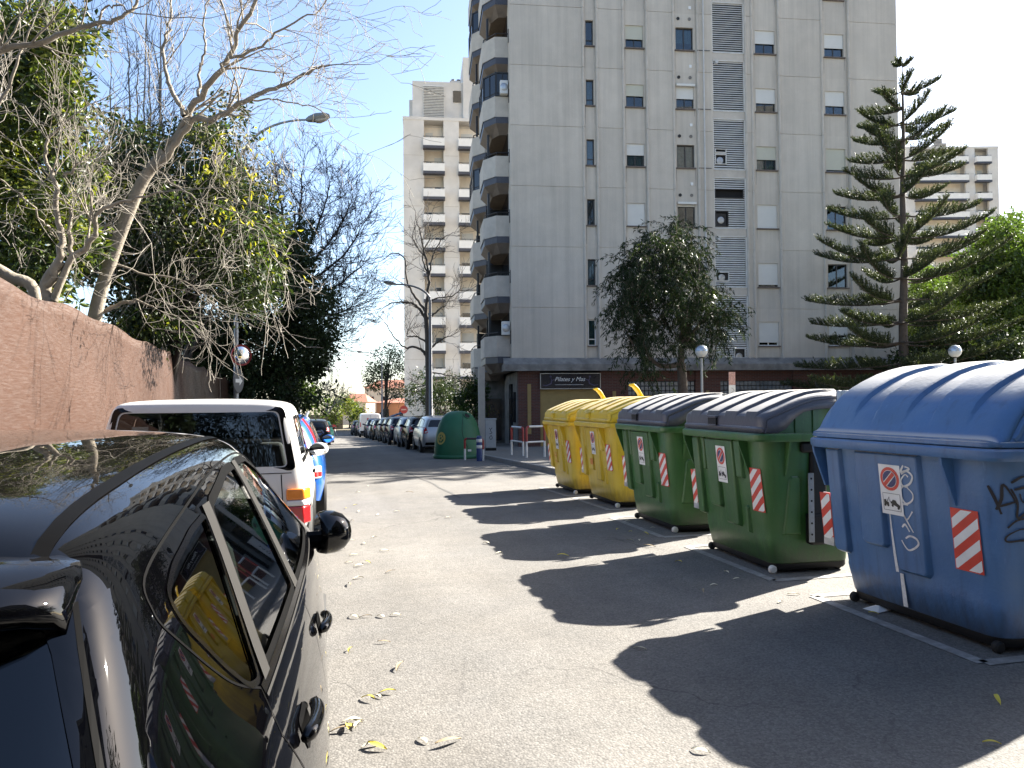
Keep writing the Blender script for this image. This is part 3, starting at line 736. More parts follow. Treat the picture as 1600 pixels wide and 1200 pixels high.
m = MB(); m.bx((5.6, 2.1, zz+2.6), (6.5, 2.197, zz+3.9)); m.build('window', MATS['glass_pane_dark'], PH)
m = MB(); m.bx((5.4, 6, zz+4.901), (8.1, 7.4, zz+6.7)); ch = m.build('chimney', MATS['tower_concrete'], PH)
for i in range(4):
    m = MB(); m.tube([(5.8+.65*i, 6.7, zz+6.7), (5.8+.65*i, 6.7, zz+7.1)], .22, 8); m.build('chimney_pot', MATS['ledge_concrete'], ch, smooth='auto')
m = MB(); m.tube([(1.5, 5, zz+4.9), (1.5, 5, zz+5.7)], .03, 5); m.tube([(1.3, 5, zz+5.7), (1.7, 5, zz+5.3)], .03, 4); m.build('aerial', MATS['black_metal'], PH)
T2, w2, zt2 = far_tower('apartment_building', 'distant cream block of flats with wide dark balconies seen behind the conifer', 1422, 1568, 230, 120, R(-14), 11, 2.9, .8, [(1.4, 9.4), (10.9, 13.0)], 14, 'tower_concrete')
m = MB(); m.bx((6.5, 3, zt2+.36), (8.2, 6, zt2+1.9)); m.bx((7.0, 3.5, zt2+1.9), (7.8, 4.6, zt2+2.8)); m.build('chimney', MATS['ledge_concrete'], T2)
# ================================================================== refuse containers
def plastic(name, col, fade, dust_sheen=.6, d_lo=.80, d_hi=.95):
    """sun-bleached, scuffed moulded plastic"""
    m = M(name, col, .42, .14, 2.2, .10, 40, spec=.5, rvar=.12, hue=fade, hscale=3.0, hamt=.6)
    n, l = m.node_tree.nodes, m.node_tree.links; b = n['Principled BSDF']; tc = [q for q in n if q.type == 'TEX_COORD'][0]
    src = b.inputs['Base Color'].links[0].from_socket
    v = n.new('ShaderNodeTexNoise'); v.inputs['Scale'].default_value = 26; v.inputs['Detail'].default_value = 3
    mp = n.new('ShaderNodeMapping'); mp.inputs['Scale'].default_value = (1, 1, .25); l.new(tc.outputs['Object'], mp.inputs['Vector']); l.new(mp.outputs[0], v.inputs['Vector'])
    r = n.new('ShaderNodeMapRange'); r.inputs[1].default_value = .68; r.inputs[2].default_value = .74; r.inputs[4].default_value = .35; l.new(v.outputs['Fac'], r.inputs[0])
    x = n.new('ShaderNodeMix'); x.data_type = 'RGBA'; l.new(r.outputs[0], x.inputs[0]); l.new(src, x.inputs[6]); x.inputs[7].default_value = tuple(min(1, c*1.5+.05) for c in col)+(1,)
    # thin drips and scuffs
    dv = n.new('ShaderNodeTexNoise'); dv.inputs['Scale'].default_value = 1; dv.inputs['Detail'].default_value = 5; mp2 = n.new('ShaderNodeMapping'); mp2.inputs['Scale'].default_value = (14, 14, .8); l.new(tc.outputs['Object'], mp2.inputs['Vector']); l.new(mp2.outputs[0], dv.inputs['Vector'])
    dr_ = n.new('ShaderNodeMapRange'); dr_.inputs[1].default_value = .56; dr_.inputs[2].default_value = .72; dr_.inputs[4].default_value = .42; l.new(dv.outputs['Fac'], dr_.inputs[0])
    xd = n.new('ShaderNodeMix'); xd.data_type = 'RGBA'; l.new(dr_.outputs[0], xd.inputs[0]); l.new(x.outputs[2], xd.inputs[6]); xd.inputs[7].default_value = tuple(c*.45+.008 for c in col)+(1,); x = xd
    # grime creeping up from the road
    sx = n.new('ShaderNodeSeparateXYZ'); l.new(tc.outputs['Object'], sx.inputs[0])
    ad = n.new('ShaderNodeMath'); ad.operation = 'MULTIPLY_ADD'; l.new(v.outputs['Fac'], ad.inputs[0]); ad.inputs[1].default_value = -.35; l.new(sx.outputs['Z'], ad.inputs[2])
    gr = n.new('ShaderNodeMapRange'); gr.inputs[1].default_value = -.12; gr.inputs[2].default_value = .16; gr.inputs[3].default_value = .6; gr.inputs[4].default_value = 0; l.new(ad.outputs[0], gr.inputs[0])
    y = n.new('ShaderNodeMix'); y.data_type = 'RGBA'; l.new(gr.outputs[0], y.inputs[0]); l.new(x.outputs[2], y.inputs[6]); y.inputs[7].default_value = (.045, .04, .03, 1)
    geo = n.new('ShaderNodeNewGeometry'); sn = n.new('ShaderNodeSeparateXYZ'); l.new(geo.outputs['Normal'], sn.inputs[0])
    d0 = n.new('ShaderNodeMapRange'); d0.interpolation_type = 'SMOOTHSTEP'; d0.inputs[1].default_value = d_lo; d0.inputs[2].default_value = d_hi; d0.inputs[4].default_value = dust_sheen; l.new(sn.outputs['Z'], d0.inputs[0])  # pale up-facing tops: dust, plus the sunlit sheen painted in as colour
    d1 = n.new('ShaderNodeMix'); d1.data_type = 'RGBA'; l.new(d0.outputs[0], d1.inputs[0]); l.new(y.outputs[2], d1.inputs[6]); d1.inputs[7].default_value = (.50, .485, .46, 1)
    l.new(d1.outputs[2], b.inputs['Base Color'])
    return m
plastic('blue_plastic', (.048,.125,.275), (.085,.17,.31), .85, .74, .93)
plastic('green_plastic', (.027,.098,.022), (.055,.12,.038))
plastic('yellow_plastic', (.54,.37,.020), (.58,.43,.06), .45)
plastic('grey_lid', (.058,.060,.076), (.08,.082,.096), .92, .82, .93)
M('black_plastic', (.006,.006,.0065), .5, .2, 6, spec=.3)
M('rubber', (.006,.006,.006), .8, .2, 9)
M('caster_white', (.5,.49,.46), .6, .2, 9)
M('steel_plate', (.26,.27,.28), .5, .25, 6, .1, 40, metal=.9)
M('sticker_white', (.70,.70,.68), .35, .08, 9)
M('sticker_red', (.55,.045,.025), .35, .12, 9)
M('sticker_blue', (.015,.02,.11), .35, .1, 9)
M('sticker_black', (.012,.012,.012), .4, .1, 9)
M('marker_black', (.008,.008,.014), .5, .1, 9)
M('marker_white', (.62,.62,.60), .6, .2, 30)
M('orange_scribble', (.62,.20,.03), .6, .2, 30)
def rring(x0, x1, hy, r, z, n=5):
    P = []
    for cx, cy, a in ((x1-r, hy-r, 0), (x0+r, hy-r, 90), (x0+r, -hy+r, 180), (x1-r, -hy+r, 270)):
        for i in range(n+1):
            w = R(a+90*i/n); P.append((cx+r*math.cos(w), cy+r*math.sin(w), z))
    return P
def fx(z): return -.60-.12*z/1.22                     # front face of the body, tapering
def hy(z): return .67+.09*z/1.22
fnF = lambda u, z, o: (fx(z)-o, u, z)                  # u runs along the row, front face
fnN = lambda u, z, o: (u, -hy(z)-o, z)                 # near end face
def fnC(r=.14):                                        # front face wrapped round its near corner
    def f(u, z, o):
        e = -hy(z)+r
        if u > e: return (fx(z)-o, u, z)
        s = e-u; a = min(s/r, math.pi/2)
        x = fx(z)+r-(r+o)*math.cos(a); y = e-(r+o)*math.sin(a)
        if s > r*math.pi/2: x += s-r*math.pi/2
        return (x, y, z)
    return f
fC = fnC()
def hatch(mb, u0, z0, w, h, fn, o, mir=1):
    """red and white diagonal marker, cut into vertical slices so it can wrap a corner"""
    ns = 6
    for i in range(ns): 
        a, b = u0-w*i/ns, u0-w*(i+1)/ns; mb.flat([(a, z0), (b, z0), (b, z0+h), (a, z0+h)], fn, o, 1)
    bw = h/3.0
    def clip(poly, k, c, s):
        out = []
        for i in range(len(poly)):
            p, q = poly[i], poly[(i+1) % len(poly)]; dp, dq = s*(p[k]-c), s*(q[k]-c)
            if dp >= 0: out.append(p)
            if dp*dq < 0: t = dp/(dp-dq); out.append((p[0]+(q[0]-p[0])*t, p[1]+(q[1]-p[1])*t))
        return out
    for j in range(-1, 5):
        c = z0+bw*j-.02*h
        for i in range(ns):
            a, b = u0-.006-(w-.012)*i/ns, u0-.006-(w-.012)*(i+1)/ns
            za, zb = c+(u0-a)*.85*mir, c+(u0-b)*.85*mir
            poly = [(a, za), (b, zb), (b, zb+bw*.5), (a, za+bw*.5)]
            poly = clip(poly, 1, z0+.008, 1)
            if len(poly) > 2: poly = clip(poly, 1, z0+h-.008, -1)
            if len(poly) > 2: mb.flat(poly, fn, o+.0015, 0)
def circ(cx, cy, r, n=28, ry=None): return [(cx+r*math.cos(2*math.pi*i/n), cy+(ry or r)*math.sin(2*math.pi*i/n)) for i in range(n)]
def no_parking(parent, u, z, fn, w=.20, h=.40):
    """u = left edge seen from the road"""
    m = MB(); o = .006
    m.flat([(u, z), (u-w, z), (u-w, z+h), (u, z+h)], fn, o, 0)
    c = u-w/2; zc = z+h-w*.53; r = w*.44
    m.flat(circ(c, zc, r), fn, o+.0015, 1); m.flat(circ(c, zc, r*.74), fn, o+.003, 0); m.flat(circ(c, zc, r*.70), fn, o+.0045, 2)
    d = r*.70; t = .13*w; q = .7071*d
    sl = lambda t_, o_, mi: m.flat([(c-q-t_*.5, zc+q-t_*.5), (c-q+t_*.5, zc+q+t_*.5), (c+q+t_*.5, zc-q+t_*.5), (c+q-t_*.5, zc-q-t_*.5)], fn, o_, mi)
    sl(t*1.15, o+.006, 0); sl(t*.80, o+.0075, 1)
    # framed tow-truck pictogram
    b0, b1, t0, t1 = u-.02, u-w+.018, z+.03, z+.15
    for a in (((b0, t0), (b1, t0)), ((b1, t0), (b1, t1)), ((b1, t1), (b0, t1)), ((b0, t1), (b0, t0))): m.stroke(a, .003, fn, o+.002, 3)
    s = (b0-b1)
    X = lambda f: b0-s*f
    m.flat([(X(.04), t0+.04), (X(.32), t0+.035), (X(.32), t0+.055), (X(.18), t0+.06), (X(.16), t0+.075), (X(.04), t0+.072)], fn, o+.002, 3)
    m.stroke([(X(.2), t0+.055), (X(.36), t0+.095), (X(.40), t0+.06)], .006, fn, o+.002, 3)
    m.flat([(X(.42), t0+.05), (X(.94), t0+.022), (X(.97), t0+.042), (X(.80), t0+.056), (X(.72), t0+.075), (X(.56), t0+.078), (X(.50), t0+.066), (X(.42), t0+.062)], fn, o+.002, 3)
    for f, zz in ((.10, .034), (.27, .034), (.53, .036), (.86, .022)): m.flat(circ(X(f), t0+zz, .010, 10), fn, o+.003, 3)
    return m.build('no_parking_sign', [MATS['sticker_white'], MATS['sticker_red'], MATS['sticker_blue'], MATS['sticker_black']], parent)
def dome_profile():
    return [(-.785,1.30),(-.785,1.335),(-.755,1.345),(-.72,1.375),(-.688,1.43),(-.65,1.485),(-.60,1.54),(-.53,1.595),(-.44,1.65),(-.34,1.70),(-.22,1.75),(-.10,1.785),(.03,1.812),(.16,1.825),(.28,1.815),(.38,1.78),(.46,1.72),(.52,1.62),(.55,1.48),(.56,1.30)]
def lid_profile():
    return [(-.775,1.292),(-.785,1.33),(-.77,1.345),(-.768,1.40),(-.76,1.435),(-.735,1.455),(-.645,1.492),(-.56,1.525),(-.48,1.557),(-.38,1.594),(-.27,1.624),(-.18,1.638),(-.08,1.645),(.02,1.645),(.06,1.61)]
def make_bin(name, label, loc, rz, body, lidm, group, dome=False, lever=0, signz=.0, sign_h=.36, mir=1):
    T = thing(name, label, 'container', loc, rz, group)
    # body
    XB = .45 if dome else .22
    m = MB(); rings = [rring(-.56, XB-.04, .62, .10, .075), rring(-.585, XB-.015, .655, .12, .10), rring(fx(.3)+.004, XB, hy(.3)-.004, .14, .30), rring(fx(.312)+.007, XB-.01, hy(.312)-.007, .14, .318)]
    for i in range(1, 8):
        z = .318+(1.225-.318)*i/7; rings.append(rring(fx(z)+.007*(1-i/7)**2, XB+.08*z/1.22, hy(z)-.007*(1-i/7)**2, .14, z))
    m.loft(rings, caps=True)
    B = m.build('body', MATS[body], T, smooth='auto'); B.data.polygons.foreach_set('use_smooth', [True]*len(B.data.polygons)); B.data.set_sharp_from_angle(angle=R(40))
    def PAD(*a_): m = MB(); m.pad(*a_); m.build('raised_panel', MATS[body], T, bevel=.008)
    # raised panels of the front
    PAD([(.70, .42), (.70, 1.215), (.535, 1.215), (.535, .42), (.56, .385), (.67, .385)], fnF, .034, .02)
    PAD([(.36, .50), (.40, .54), (.40, 1.215), (-.20, 1.215), (-.20, .40), (-.17, .36), (.06, .36), (.09, .40), (.09, .80), (.105, .83), (.135, .83), (.15, .80), (.15, .53), (.18, .50)], fnF, .034, .02)
    if not dome:
        PAD([(.48, .86), (.48, 1.215), (.405, 1.215), (.405, .86)], fnF, .03, .015)
        PAD([(-.205, .84), (-.205, 1.215), (-.34, 1.215), (-.34, .84)], fnF, .03, .015)
        PAD([(-.36, .33), (-.36, .58), (-.33, .60), (-.30, .58), (-.30, .33)], fnF, .02, .012)
    # near and far ends
    if not dome: PAD([(-.52, .36), (-.485, .86), (-.46, .9), (-.38, .9), (-.355, .86), (-.33, .36)], fnN, .02, .015)
    fnB = lambda u, z, o: (u, hy(z)+o, z)
    if not dome: PAD([(-.33, .36), (-.355, .86), (-.38, .9), (-.46, .9), (-.485, .86), (-.52, .36)], fnB, .02, .015)
    # rim and its brackets
    m = MB()
    o1 = rring(-.815, XB+.14, .835, .13, 1.215); o2 = rring(-.825, XB+.15, .845, .13, 1.235); o3 = rring(-.825, XB+.15, .845, .13, 1.275); o4 = rring(-.81, XB+.13, .83, .12, 1.288); o5 = rring(-.73, XB+.06, .75, .10, 1.286); o0 = rring(-.70, XB+.06, .74, .1, 1.215)
    m.loft([o0, o1, o2, o3, o4, o5], caps=False); rim = m.build('rim', MATS[body], T, smooth='auto'); rim.data.polygons.foreach_set('use_smooth', [True]*len(rim.data.polygons)); rim.data.set_sharp_from_angle(angle=R(30))
    m = MB()
    def gus(y, t):                                     # triangular rib hanging from the front rim
        m = MB(); m.extr([(fx(1.21)+.02, y, 1.214), (-.808, y, 1.214), (-.800, y, 1.17), (fx(.88)-.012, y, .90), (fx(.88)+.02, y, .90)], (0, t, 0)); m.build('gusset', MATS[body], T)
    gus(-.44, .018); gus(.745, .018); 
    m = MB(); m.extr([(-.52, -hy(1.21)+.02, 1.214), (-.52, -.832, 1.214), (-.52, -.826, 1.17), (-.52, -hy(.88)-.01, .90), (-.52, -hy(.88)+.02, .90)], (.018, 0, 0))
    if not dome: m.build('gusset', MATS[body], T)
    m = MB()
    m.extr([(-.52, hy(1.21)-.02, 1.214), (-.52, .832, 1.214), (-.52, .826, 1.17), (-.52, hy(.88)+.01, .90), (-.52, hy(.88)-.02, .90)], (.018, 0, 0))
    m.build('gusset', MATS[body], T)
    # lid
    m = MB(); pr = dome_profile() if dome else lid_profile(); NY = 160; hw = .80; V = []
    ridges = [(-.40, .15), (.10, .15), (.58, .15)] if dome else [(-.60, .11), (-.22, .13), (.16, .13), (.54, .13)]
    rh = .032 if dome else .030
    def ridge(y):
        h = 0
        for c, w in ridges:
            d = abs(y-c)-w; h = max(h, min(1, max(0, -d/.024)))
        return h*h*(3-2*h)
    ys = [-hw+2*hw*i/NY for i in range(NY+1)]
    for y in ys:
        e = max(0, (abs(y)-(hw-.10))/.10); r = ridge(y); c = 1-.0*e
        row = []
        for i, (x, z) in enumerate(pr):
            p0, p1 = pr[max(0, i-1)], pr[min(len(pr)-1, i+1)]; tx, tz = p1[0]-p0[0], p1[1]-p0[1]; L = math.hypot(tx, tz) or 1; nx, nz = -tz/L, tx/L
            t = i/(len(pr)-1)
            if dome: k = min(1, max(0, (z-1.44)/.12))
            else: k = min(1, max(0, (i-4.2)/1.0))
            rr = r*rh*k - (1-math.sqrt(max(0, 1-e*e)))*(.05 if (i > 3 or dome) else .04)*(1 if i > 0 else .6)
            row.append((x+nx*rr, y, z+nz*rr))
        V += row
    n = len(pr)
    m.add(V, [(i*n+j, (i+1)*n+j, (i+1)*n+j+1, i*n+j+1) for i in range(NY) for j in range(n-1)])
    if dome:                                           # solid end walls
        m.add([V[j] for j in range(n)], [tuple(range(n))]); m.add([V[NY*n+j] for j in range(n)], [tuple(range(n-1, -1, -1))])
    else:                                              # cheeks that sweep up towards the hinge
        for s in (-1, 1):
            top = [V[(0 if s < 0 else NY)*n+j] for j in range(n)]
            low = []
            for (x, y, z) in top:
                if x < -.57: zl = 1.293
                elif x < -.27: q = (x+.57)/.30; zl = 1.293+.205*(1-(1-q)**2)
                else: zl = 1.498+.02*(x+.27)/.3
                low.append((max(x, -.76), y+s*.0, min(zl, z-.02)))
            P = top+low; m.add(P, [(j, j+1, n+j+1, n+j) if s < 0 else (n+j, n+j+1, j+1, j) for j in range(n-1)])
    Ld = m.build('lid', MATS[lidm], T, recalc=False); Ld.data.polygons.foreach_set('use_smooth', [True]*len(Ld.data.polygons)); Ld.data.set_sharp_from_angle(angle=R(28))
    so = Ld.modifiers.new('thickness', 'SOLIDIFY'); so.thickness = .012; so.offset = -1 
    if dome:
        m = MB()                                       # raised arch on the end wall and the hem of the lid
        for s in (-1,):
            arc = [(-.1+(x+.1)*.86, 1.33+(z-1.33)*.84) for x, z in pr[2:-1]]
            m.tube([(x, s*(hw+.004), z) for x, z in arc], .022, 6)
        m.loft([rring(-.80, XB+.13, .82, .12, 1.294), rring(-.805, XB+.135, .825, .12, 1.30), rring(-.805, XB+.135, .825, .12, 1.325), rring(-.785, XB+.12, .805, .12, 1.335)], caps=False)
        m.build('lid_hem', MATS[lidm], Ld, smooth='auto')
    else:
        # upper side walls seen under the cheeks
        m = MB()
        for s in (-1, 1):
            y = s*.735
            poly = [(-.60, y, 1.28), (.30, y, 1.28), (.30, y, 1.50), (.06, y, 1.62), (-.25, y, 1.605), (-.45, y, 1.53), (-.60, y, 1.46)]
            m.extr(poly, (0, -s*.02, 0))
            for xx in (-.40, -.22): m.box((xx, s*.742, 1.40), (.018, .014, .24))
        m.extr([(.062, -.715, 1.61), (.30, -.715, 1.49), (.30, -.715, 1.28), (.27, -.715, 1.28), (.27, -.715, 1.47), (.062, -.715, 1.58)], (0, 1.43, 0))
        m.build('upper_wall', MATS[body], T)
        # dark gap, recessed grip, hollow under the front of the lid
        m = MB(); m.bx((-.72, -.70, 1.287), (-.60, .72, 1.32)); m.build('gap', MATS['black_plastic'], T)
        m = MB(); m.bx((-.800, .02, 1.345), (-.74, .19, 1.425)); gq = m.build('grip_recess', MATS['black_plastic'] if body != 'yellow_plastic' else MATS['grip_yellow'], Ld)
        m = MB(); m.bx((-.808, .015, 1.415), (-.755, .195, 1.435)); m.bx((-.806, .015, 1.335), (-.80, .195, 1.35)); m.build('grip', MATS[lidm], gq, bevel=.004)
        m = MB(); m.pad([(.66, 1.335), (.66, 1.352), (.24, 1.352), (.24, 1.335)], lambda u, z, o: (-.776-o, u, z), .012, .006); m.pad([(-.02, 1.335), (-.02, 1.352), (-.62, 1.352), (-.62, 1.335)], lambda u, z, o: (-.776-o, u, z), .012, .006); m.build('lid_bead', MATS[lidm], Ld)
    # lifting gear at both ends, perforated hinge plates
    for s in (-1, 1):
        m = MB(); m.box((-.20, s*(hy(.7)+.03), .80), (.16, .075, .84)); m.box((-.17, s*(hy(.5)+.055), .42), (.28, .10, .28)); m.box((-.30, s*(hy(1.1)+.02), 1.16), (.16, .05, .10)); m.build('lifting_bracket', MATS['black_plastic'], T, bevel=.025)
        m = MB(); m.box((-.02, s*.83, 1.47), (.05, .012, .40)); m.box((.06, s*.83, 1.575), (.11, .010, .19)); hp = m.build('hinge_plate', MATS['steel_plate'], T, bevel=.003)
        m = MB(); m.box((-.30, s*(hy(.5)+.10), .62), (.055, .012, .62)); m.bx((-.3, s*(hy(.5)+.02), .5), (-.28, s*(hy(.5)+.094), .54)); m.build('perforated_strip', MATS['steel_plate'], T, bevel=.003)
        m = MB()
        for zz in (1.32, 1.40, 1.48): m.tube([(-.02, s*.822, zz), (-.02, s*.84, zz)], .010, 8)
        for zz in (.38, .48, .58, .68, .78, .88): m.tube([(-.30, s*(hy(.5)+.092), zz), (-.30, s*(hy(.5)+.108), zz)], .010, 8)
        m.tube([(.045, s*.82, 1.63), (.045, s*.842, 1.63)], .014, 10); m.tube([(.085, s*.82, 1.55), (.085, s*.842, 1.55)], .014, 10); m.build('bolts', MATS['black_plastic'], hp)
    # skirt and casters
    m = MB(); m.loft([rring(-.565, XB-.03, .63, .10, .03), rring(-.575, XB-.02, .64, .10, .05), rring(-.575, XB-.02, .64, .10, .098)], caps=True); m.build('skirt', MATS['black_plastic'], T, smooth='auto')
    for (x, y, mt) in ((-.57, .60, 'rubber'), (-.57, -.60, 'caster_white' if not dome else 'rubber'), (XB-.1, .56, 'rubber'), (XB-.1, -.56, 'rubber')):
        m = MB(); m.lathe([(.0, -.025), (.028, -.025), (.038, -.015), (.038, .015), (.028, .025), (0, .025)], 14, (x, y, .038), 0, 'y'); w = m.build('caster', MATS[mt], T, smooth='auto')
    # stickers
    no_parking(T, .135 if not dome else .145, (.775 if not dome else .715)+signz, lambda u, z, o: fnF(u, z, o+.034), .19, sign_h)
    m = MB(); hatch(m, -.43 if not dome else -.39, .56 if not dome else .485, .20, .40, fC, .006, mir); m.build('hazard_marker', [MATS['sticker_white'], MATS['sticker_red']], T)
    m = MB()
    # marker plates standing out at the far front edge (seen edge-on from the road)
    hatch(m, .81, .42, .115, .42, lambda u, z, o: (fx(z)-.012-o, u, z), .012, mir)
    m.build('hazard_marker', [MATS['sticker_white'], MATS['sticker_red']], T)
    m = MB(); m.bx((-.672, .695, .42), (-.66, .81, .84)); m.build('marker_plate', MATS['galvanised'], T)
    if lever:
        M('lever_yellow', (.72,.50,.015), .4, .08, 4)
        m = MB(); y0 = lever
        a = [(.14, 1.58), (.10, 1.70), (.02, 1.83), (-.05, 1.89), (-.11, 1.89), (-.11, 1.86), (-.06, 1.84), (.02, 1.74), (.06, 1.66), (.08, 1.58)]
        m.extr([(x, y0, z) for x, z in a], (0, .11, 0)); m.build('lever', MATS['lever_yellow'], T, bevel=.008)
    return T
M('grip_yellow', (.62,.42,.02), .5, .1, 5)
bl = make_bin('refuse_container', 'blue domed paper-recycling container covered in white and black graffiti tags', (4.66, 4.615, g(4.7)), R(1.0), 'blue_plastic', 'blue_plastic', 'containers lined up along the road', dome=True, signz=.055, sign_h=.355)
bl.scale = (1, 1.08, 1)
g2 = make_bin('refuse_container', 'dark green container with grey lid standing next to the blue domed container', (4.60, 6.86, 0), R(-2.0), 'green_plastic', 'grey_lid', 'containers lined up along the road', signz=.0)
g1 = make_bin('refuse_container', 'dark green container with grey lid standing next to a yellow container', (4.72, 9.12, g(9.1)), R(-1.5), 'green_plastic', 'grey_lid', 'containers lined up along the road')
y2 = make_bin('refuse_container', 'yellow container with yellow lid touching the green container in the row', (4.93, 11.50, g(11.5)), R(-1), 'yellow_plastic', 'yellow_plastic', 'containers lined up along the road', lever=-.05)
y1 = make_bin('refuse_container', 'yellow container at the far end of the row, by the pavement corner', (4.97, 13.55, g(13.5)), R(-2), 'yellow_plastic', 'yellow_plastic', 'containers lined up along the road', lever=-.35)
# ---- graffiti on the blue container: white loops down the front, black tag on the end
fT = lambda u, z, o: fnF(u, z, .034+o)
def cv(pts, n=6):                                       # smooth curve through points
    P = [Vector(p) for p in pts]; out = []
    for i in range(len(P)-1):
        a, b, c, d = P[max(0, i-1)], P[i], P[i+1], P[min(len(P)-1, i+2)]
        for k in range(n):
            t = k/n; out.append(.5*((2*b)+(c-a)*t+(2*a-5*b+4*c-d)*t*t+(3*b-a-3*c+d)*t**3))
    out.append(P[-1]); return out
def wv_(n, w): return [w*(.55+.45*abs(math.sin(3.1*i/max(1, n-1)+.4))) for i in range(n)]
m = MB()
Q = lambda x, y: (-.045-(x-400)/130*.105, 1.135-(y-230)/800*.60)   # sketch coordinates of the tag
for s, w in (([(440,235),(410,300),(500,265),(455,245)], .011), ([(410,320),(470,285),(525,330),(490,400),(420,430),(400,380),(450,320),(480,340)], .010),
             ([(470,440),(420,430),(385,480),(400,560),(440,590),(500,550),(510,490),(460,440),(440,435)], .009), ([(450,600),(400,600),(375,640),(420,740),(490,655)], .010),
             ([(385,690),(415,740),(480,850)], .009), ([(365,820),(400,790),(440,850)], .010), ([(390,920),(440,890),(505,905),(520,950),(470,1000),(410,1025),(370,990),(345,945)], .010)):
    c = cv([Q(*p) for p in s]); m.stroke(c, wv_(len(c), w*1.5), fT, .004)
m.build('graffiti', MATS['marker_white'], bl)
m = MB(); c = [(.083, .80), (.082, .66), (.076, .50), (.066, .36)]; m.stroke(c, [.006, .014, .022, .026], lambda u, z, o: fnF(u, z, .036+o), .002); m.stroke([(.066, .345), (.062, .2), (.058, .11)], [.03, .036, .04], fnF, .004)
m.build('paint_run', MATS['marker_white'], bl)
m = MB(); E = lambda x, y: (-.66-(x-1180)/400*.36, 1.125-(y-190)/400*.42)
fE = fC
for s, w in (([(1185,255),(1215,330),(1240,420)], .016), ([(1215,395),(1250,330),(1270,245),(1340,360)], .015), ([(1230,375),(1330,345)], .013), ([(1310,270),(1345,350),(1335,440),(1420,410),(1500,420),(1470,340),(1390,350),(1370,300)], .014),
             ([(1330,275),(1400,265),(1465,255)], .014), ([(1315,235),(1370,210),(1430,197)], .015), ([(1440,270),(1400,360)], .012), ([(1480,420),(1480,300),(1470,230),(1530,215),(1560,260),(1490,330),(1560,380)], .015),
             ([(1265,500),(1330,455),(1440,450),(1530,475),(1520,520),(1440,570),(1330,575),(1250,580),(1260,545),(1340,510),(1450,508)], .012), ([(1490,505),(1510,495)], .014)):
    c = cv([E(*p) for p in s], 5); m.stroke(c, wv_(len(c), w*1.15), fE, .006)
m.build('graffiti', MATS['marker_black'], bl)
m = MB(); fD = lambda u, z, o: (u, -.803-o, z)
for s in ([(-.30,1.36),(-.30,1.52),(-.22,1.55),(-.18,1.49),(-.28,1.44)], [(-.12,1.40),(-.10,1.52)], [(-.04,1.50),(-.03,1.40),(.02,1.38),(.06,1.50)]):
    c = cv(s, 4); m.stroke(c, .012, fD, .004)
M('marker_faint', (.03,.06,.15), .5, .1, 8); m.build('graffiti', MATS['marker_faint'], bl)
m = MB(); m.flat([(.27, .60), (.14, .60), (.14, .70), (.27, .70)], lambda u, z, o: fnF(u, z, .034+o), .004); m.build('orange_sticker', MATS['orange_scribble'], y2)
m = MB()
for s in ([(.33,.60),(.30,.70),(.27,.69)], [(.31,.65),(.22,.62)], [(.23,.70),(.2,.60),(.16,.68),(.2,.70)], [(.30,.52),(.24,.56),(.2,.50),(.16,.55)]): c = cv(s, 4); m.stroke(c, .014, lambda u, z, o: fnF(u, z, .034+o), .003)
m.build('graffiti', MATS['orange_scribble'], y1)
# litter beside the blue container
m = MB(); m.add([(0, 0, .006), (.22, .05, .012), (.20, .19, .02), (-.03, .13, .008), (.1, .1, .035)], [(0,1,4), (1,2,4), (2,3,4), (3,0,4)]); 
tag(m.build('paper_scrap', [MATS['sticker_white']], None, loc=(4.0, 4.9, g(4.9)+.001)), 'crumpled white paper scrap on the road under the blue container', 'litter')
# ================================================================== glass igloo, barriers, bollard, cabinet
M('igloo_green', (.010,.105,.045), .5, .12, 1.6, .08, 50, hue=(.02,.13,.06), hscale=2, hamt=.5)
M('badge_yellow', (.42,.33,.08), .6, .15, 9)
p = gp(720, 716.5); ig = thing('glass_bank', 'dome-shaped green bottle bank with a round hole near the top', 'bottle bank', (p.x, p.y+.5, g(p.y)))
m = MB(); pr = [(.88, .0), (.90, .04), (.90, .10), (.86, .13)]
for i in range(0, 15):
    t = i/14; a = t*R(90); pr.append((.86*math.cos(a)**.62 if i < 14 else 0.0, .14+1.53*math.sin(a)**1.12))
m.lathe(pr, 40); S_ = m.build('shell', MATS['igloo_green'], ig, smooth=True)
m = MB(); d = Vector((-.25, -1, 0)).normalized()
def on_ig(az, z):                                       # a point of the shell
    for i in range(len(pr)-1):
        if pr[i][1] <= z <= pr[i+1][1]:
            t = (z-pr[i][1])/max(1e-6, pr[i+1][1]-pr[i][1]); r = pr[i][0]+(pr[i+1][0]-pr[i][0])*t
            return Vector((r*math.cos(az), r*math.sin(az), z))
    return Vector((0, 0, z))
def ig_disc(az, z, rad, off, sink=0):
    c = on_ig(az, z); ta = Vector((-math.sin(az), math.cos(az), 0)); tz = (on_ig(az, z+.03)-on_ig(az, z-.03)).normalized(); nn = ta.cross(tz)
    P = []
    for i in range(24):
        w = 2*math.pi*i/24; q = on_ig(az+rad*math.cos(w)/max(.2, math.hypot(c.x, c.y)), z+rad*math.sin(w)*max(.15, tz.z)); P.append(q+nn*off)
    return P, nn, c
P, nn, c = ig_disc(R(-62), 1.50, .10, .012); m.add(P, [tuple(range(24))]); m.build('hole', MATS['black_plastic'], ig)
P, nn, c = ig_disc(R(-62), 1.50, .125, .008); m = MB(); m.tube(P+[P[0]], .018, 6); m.build('hole_rim', MATS['igloo_green'], ig, smooth=True)
m = MB(); P, nn, c = ig_disc(R(-148), .72, .22, .012); m.add(P, [tuple(range(24))]); bd = m.build('badge', MATS['badge_yellow'], ig)
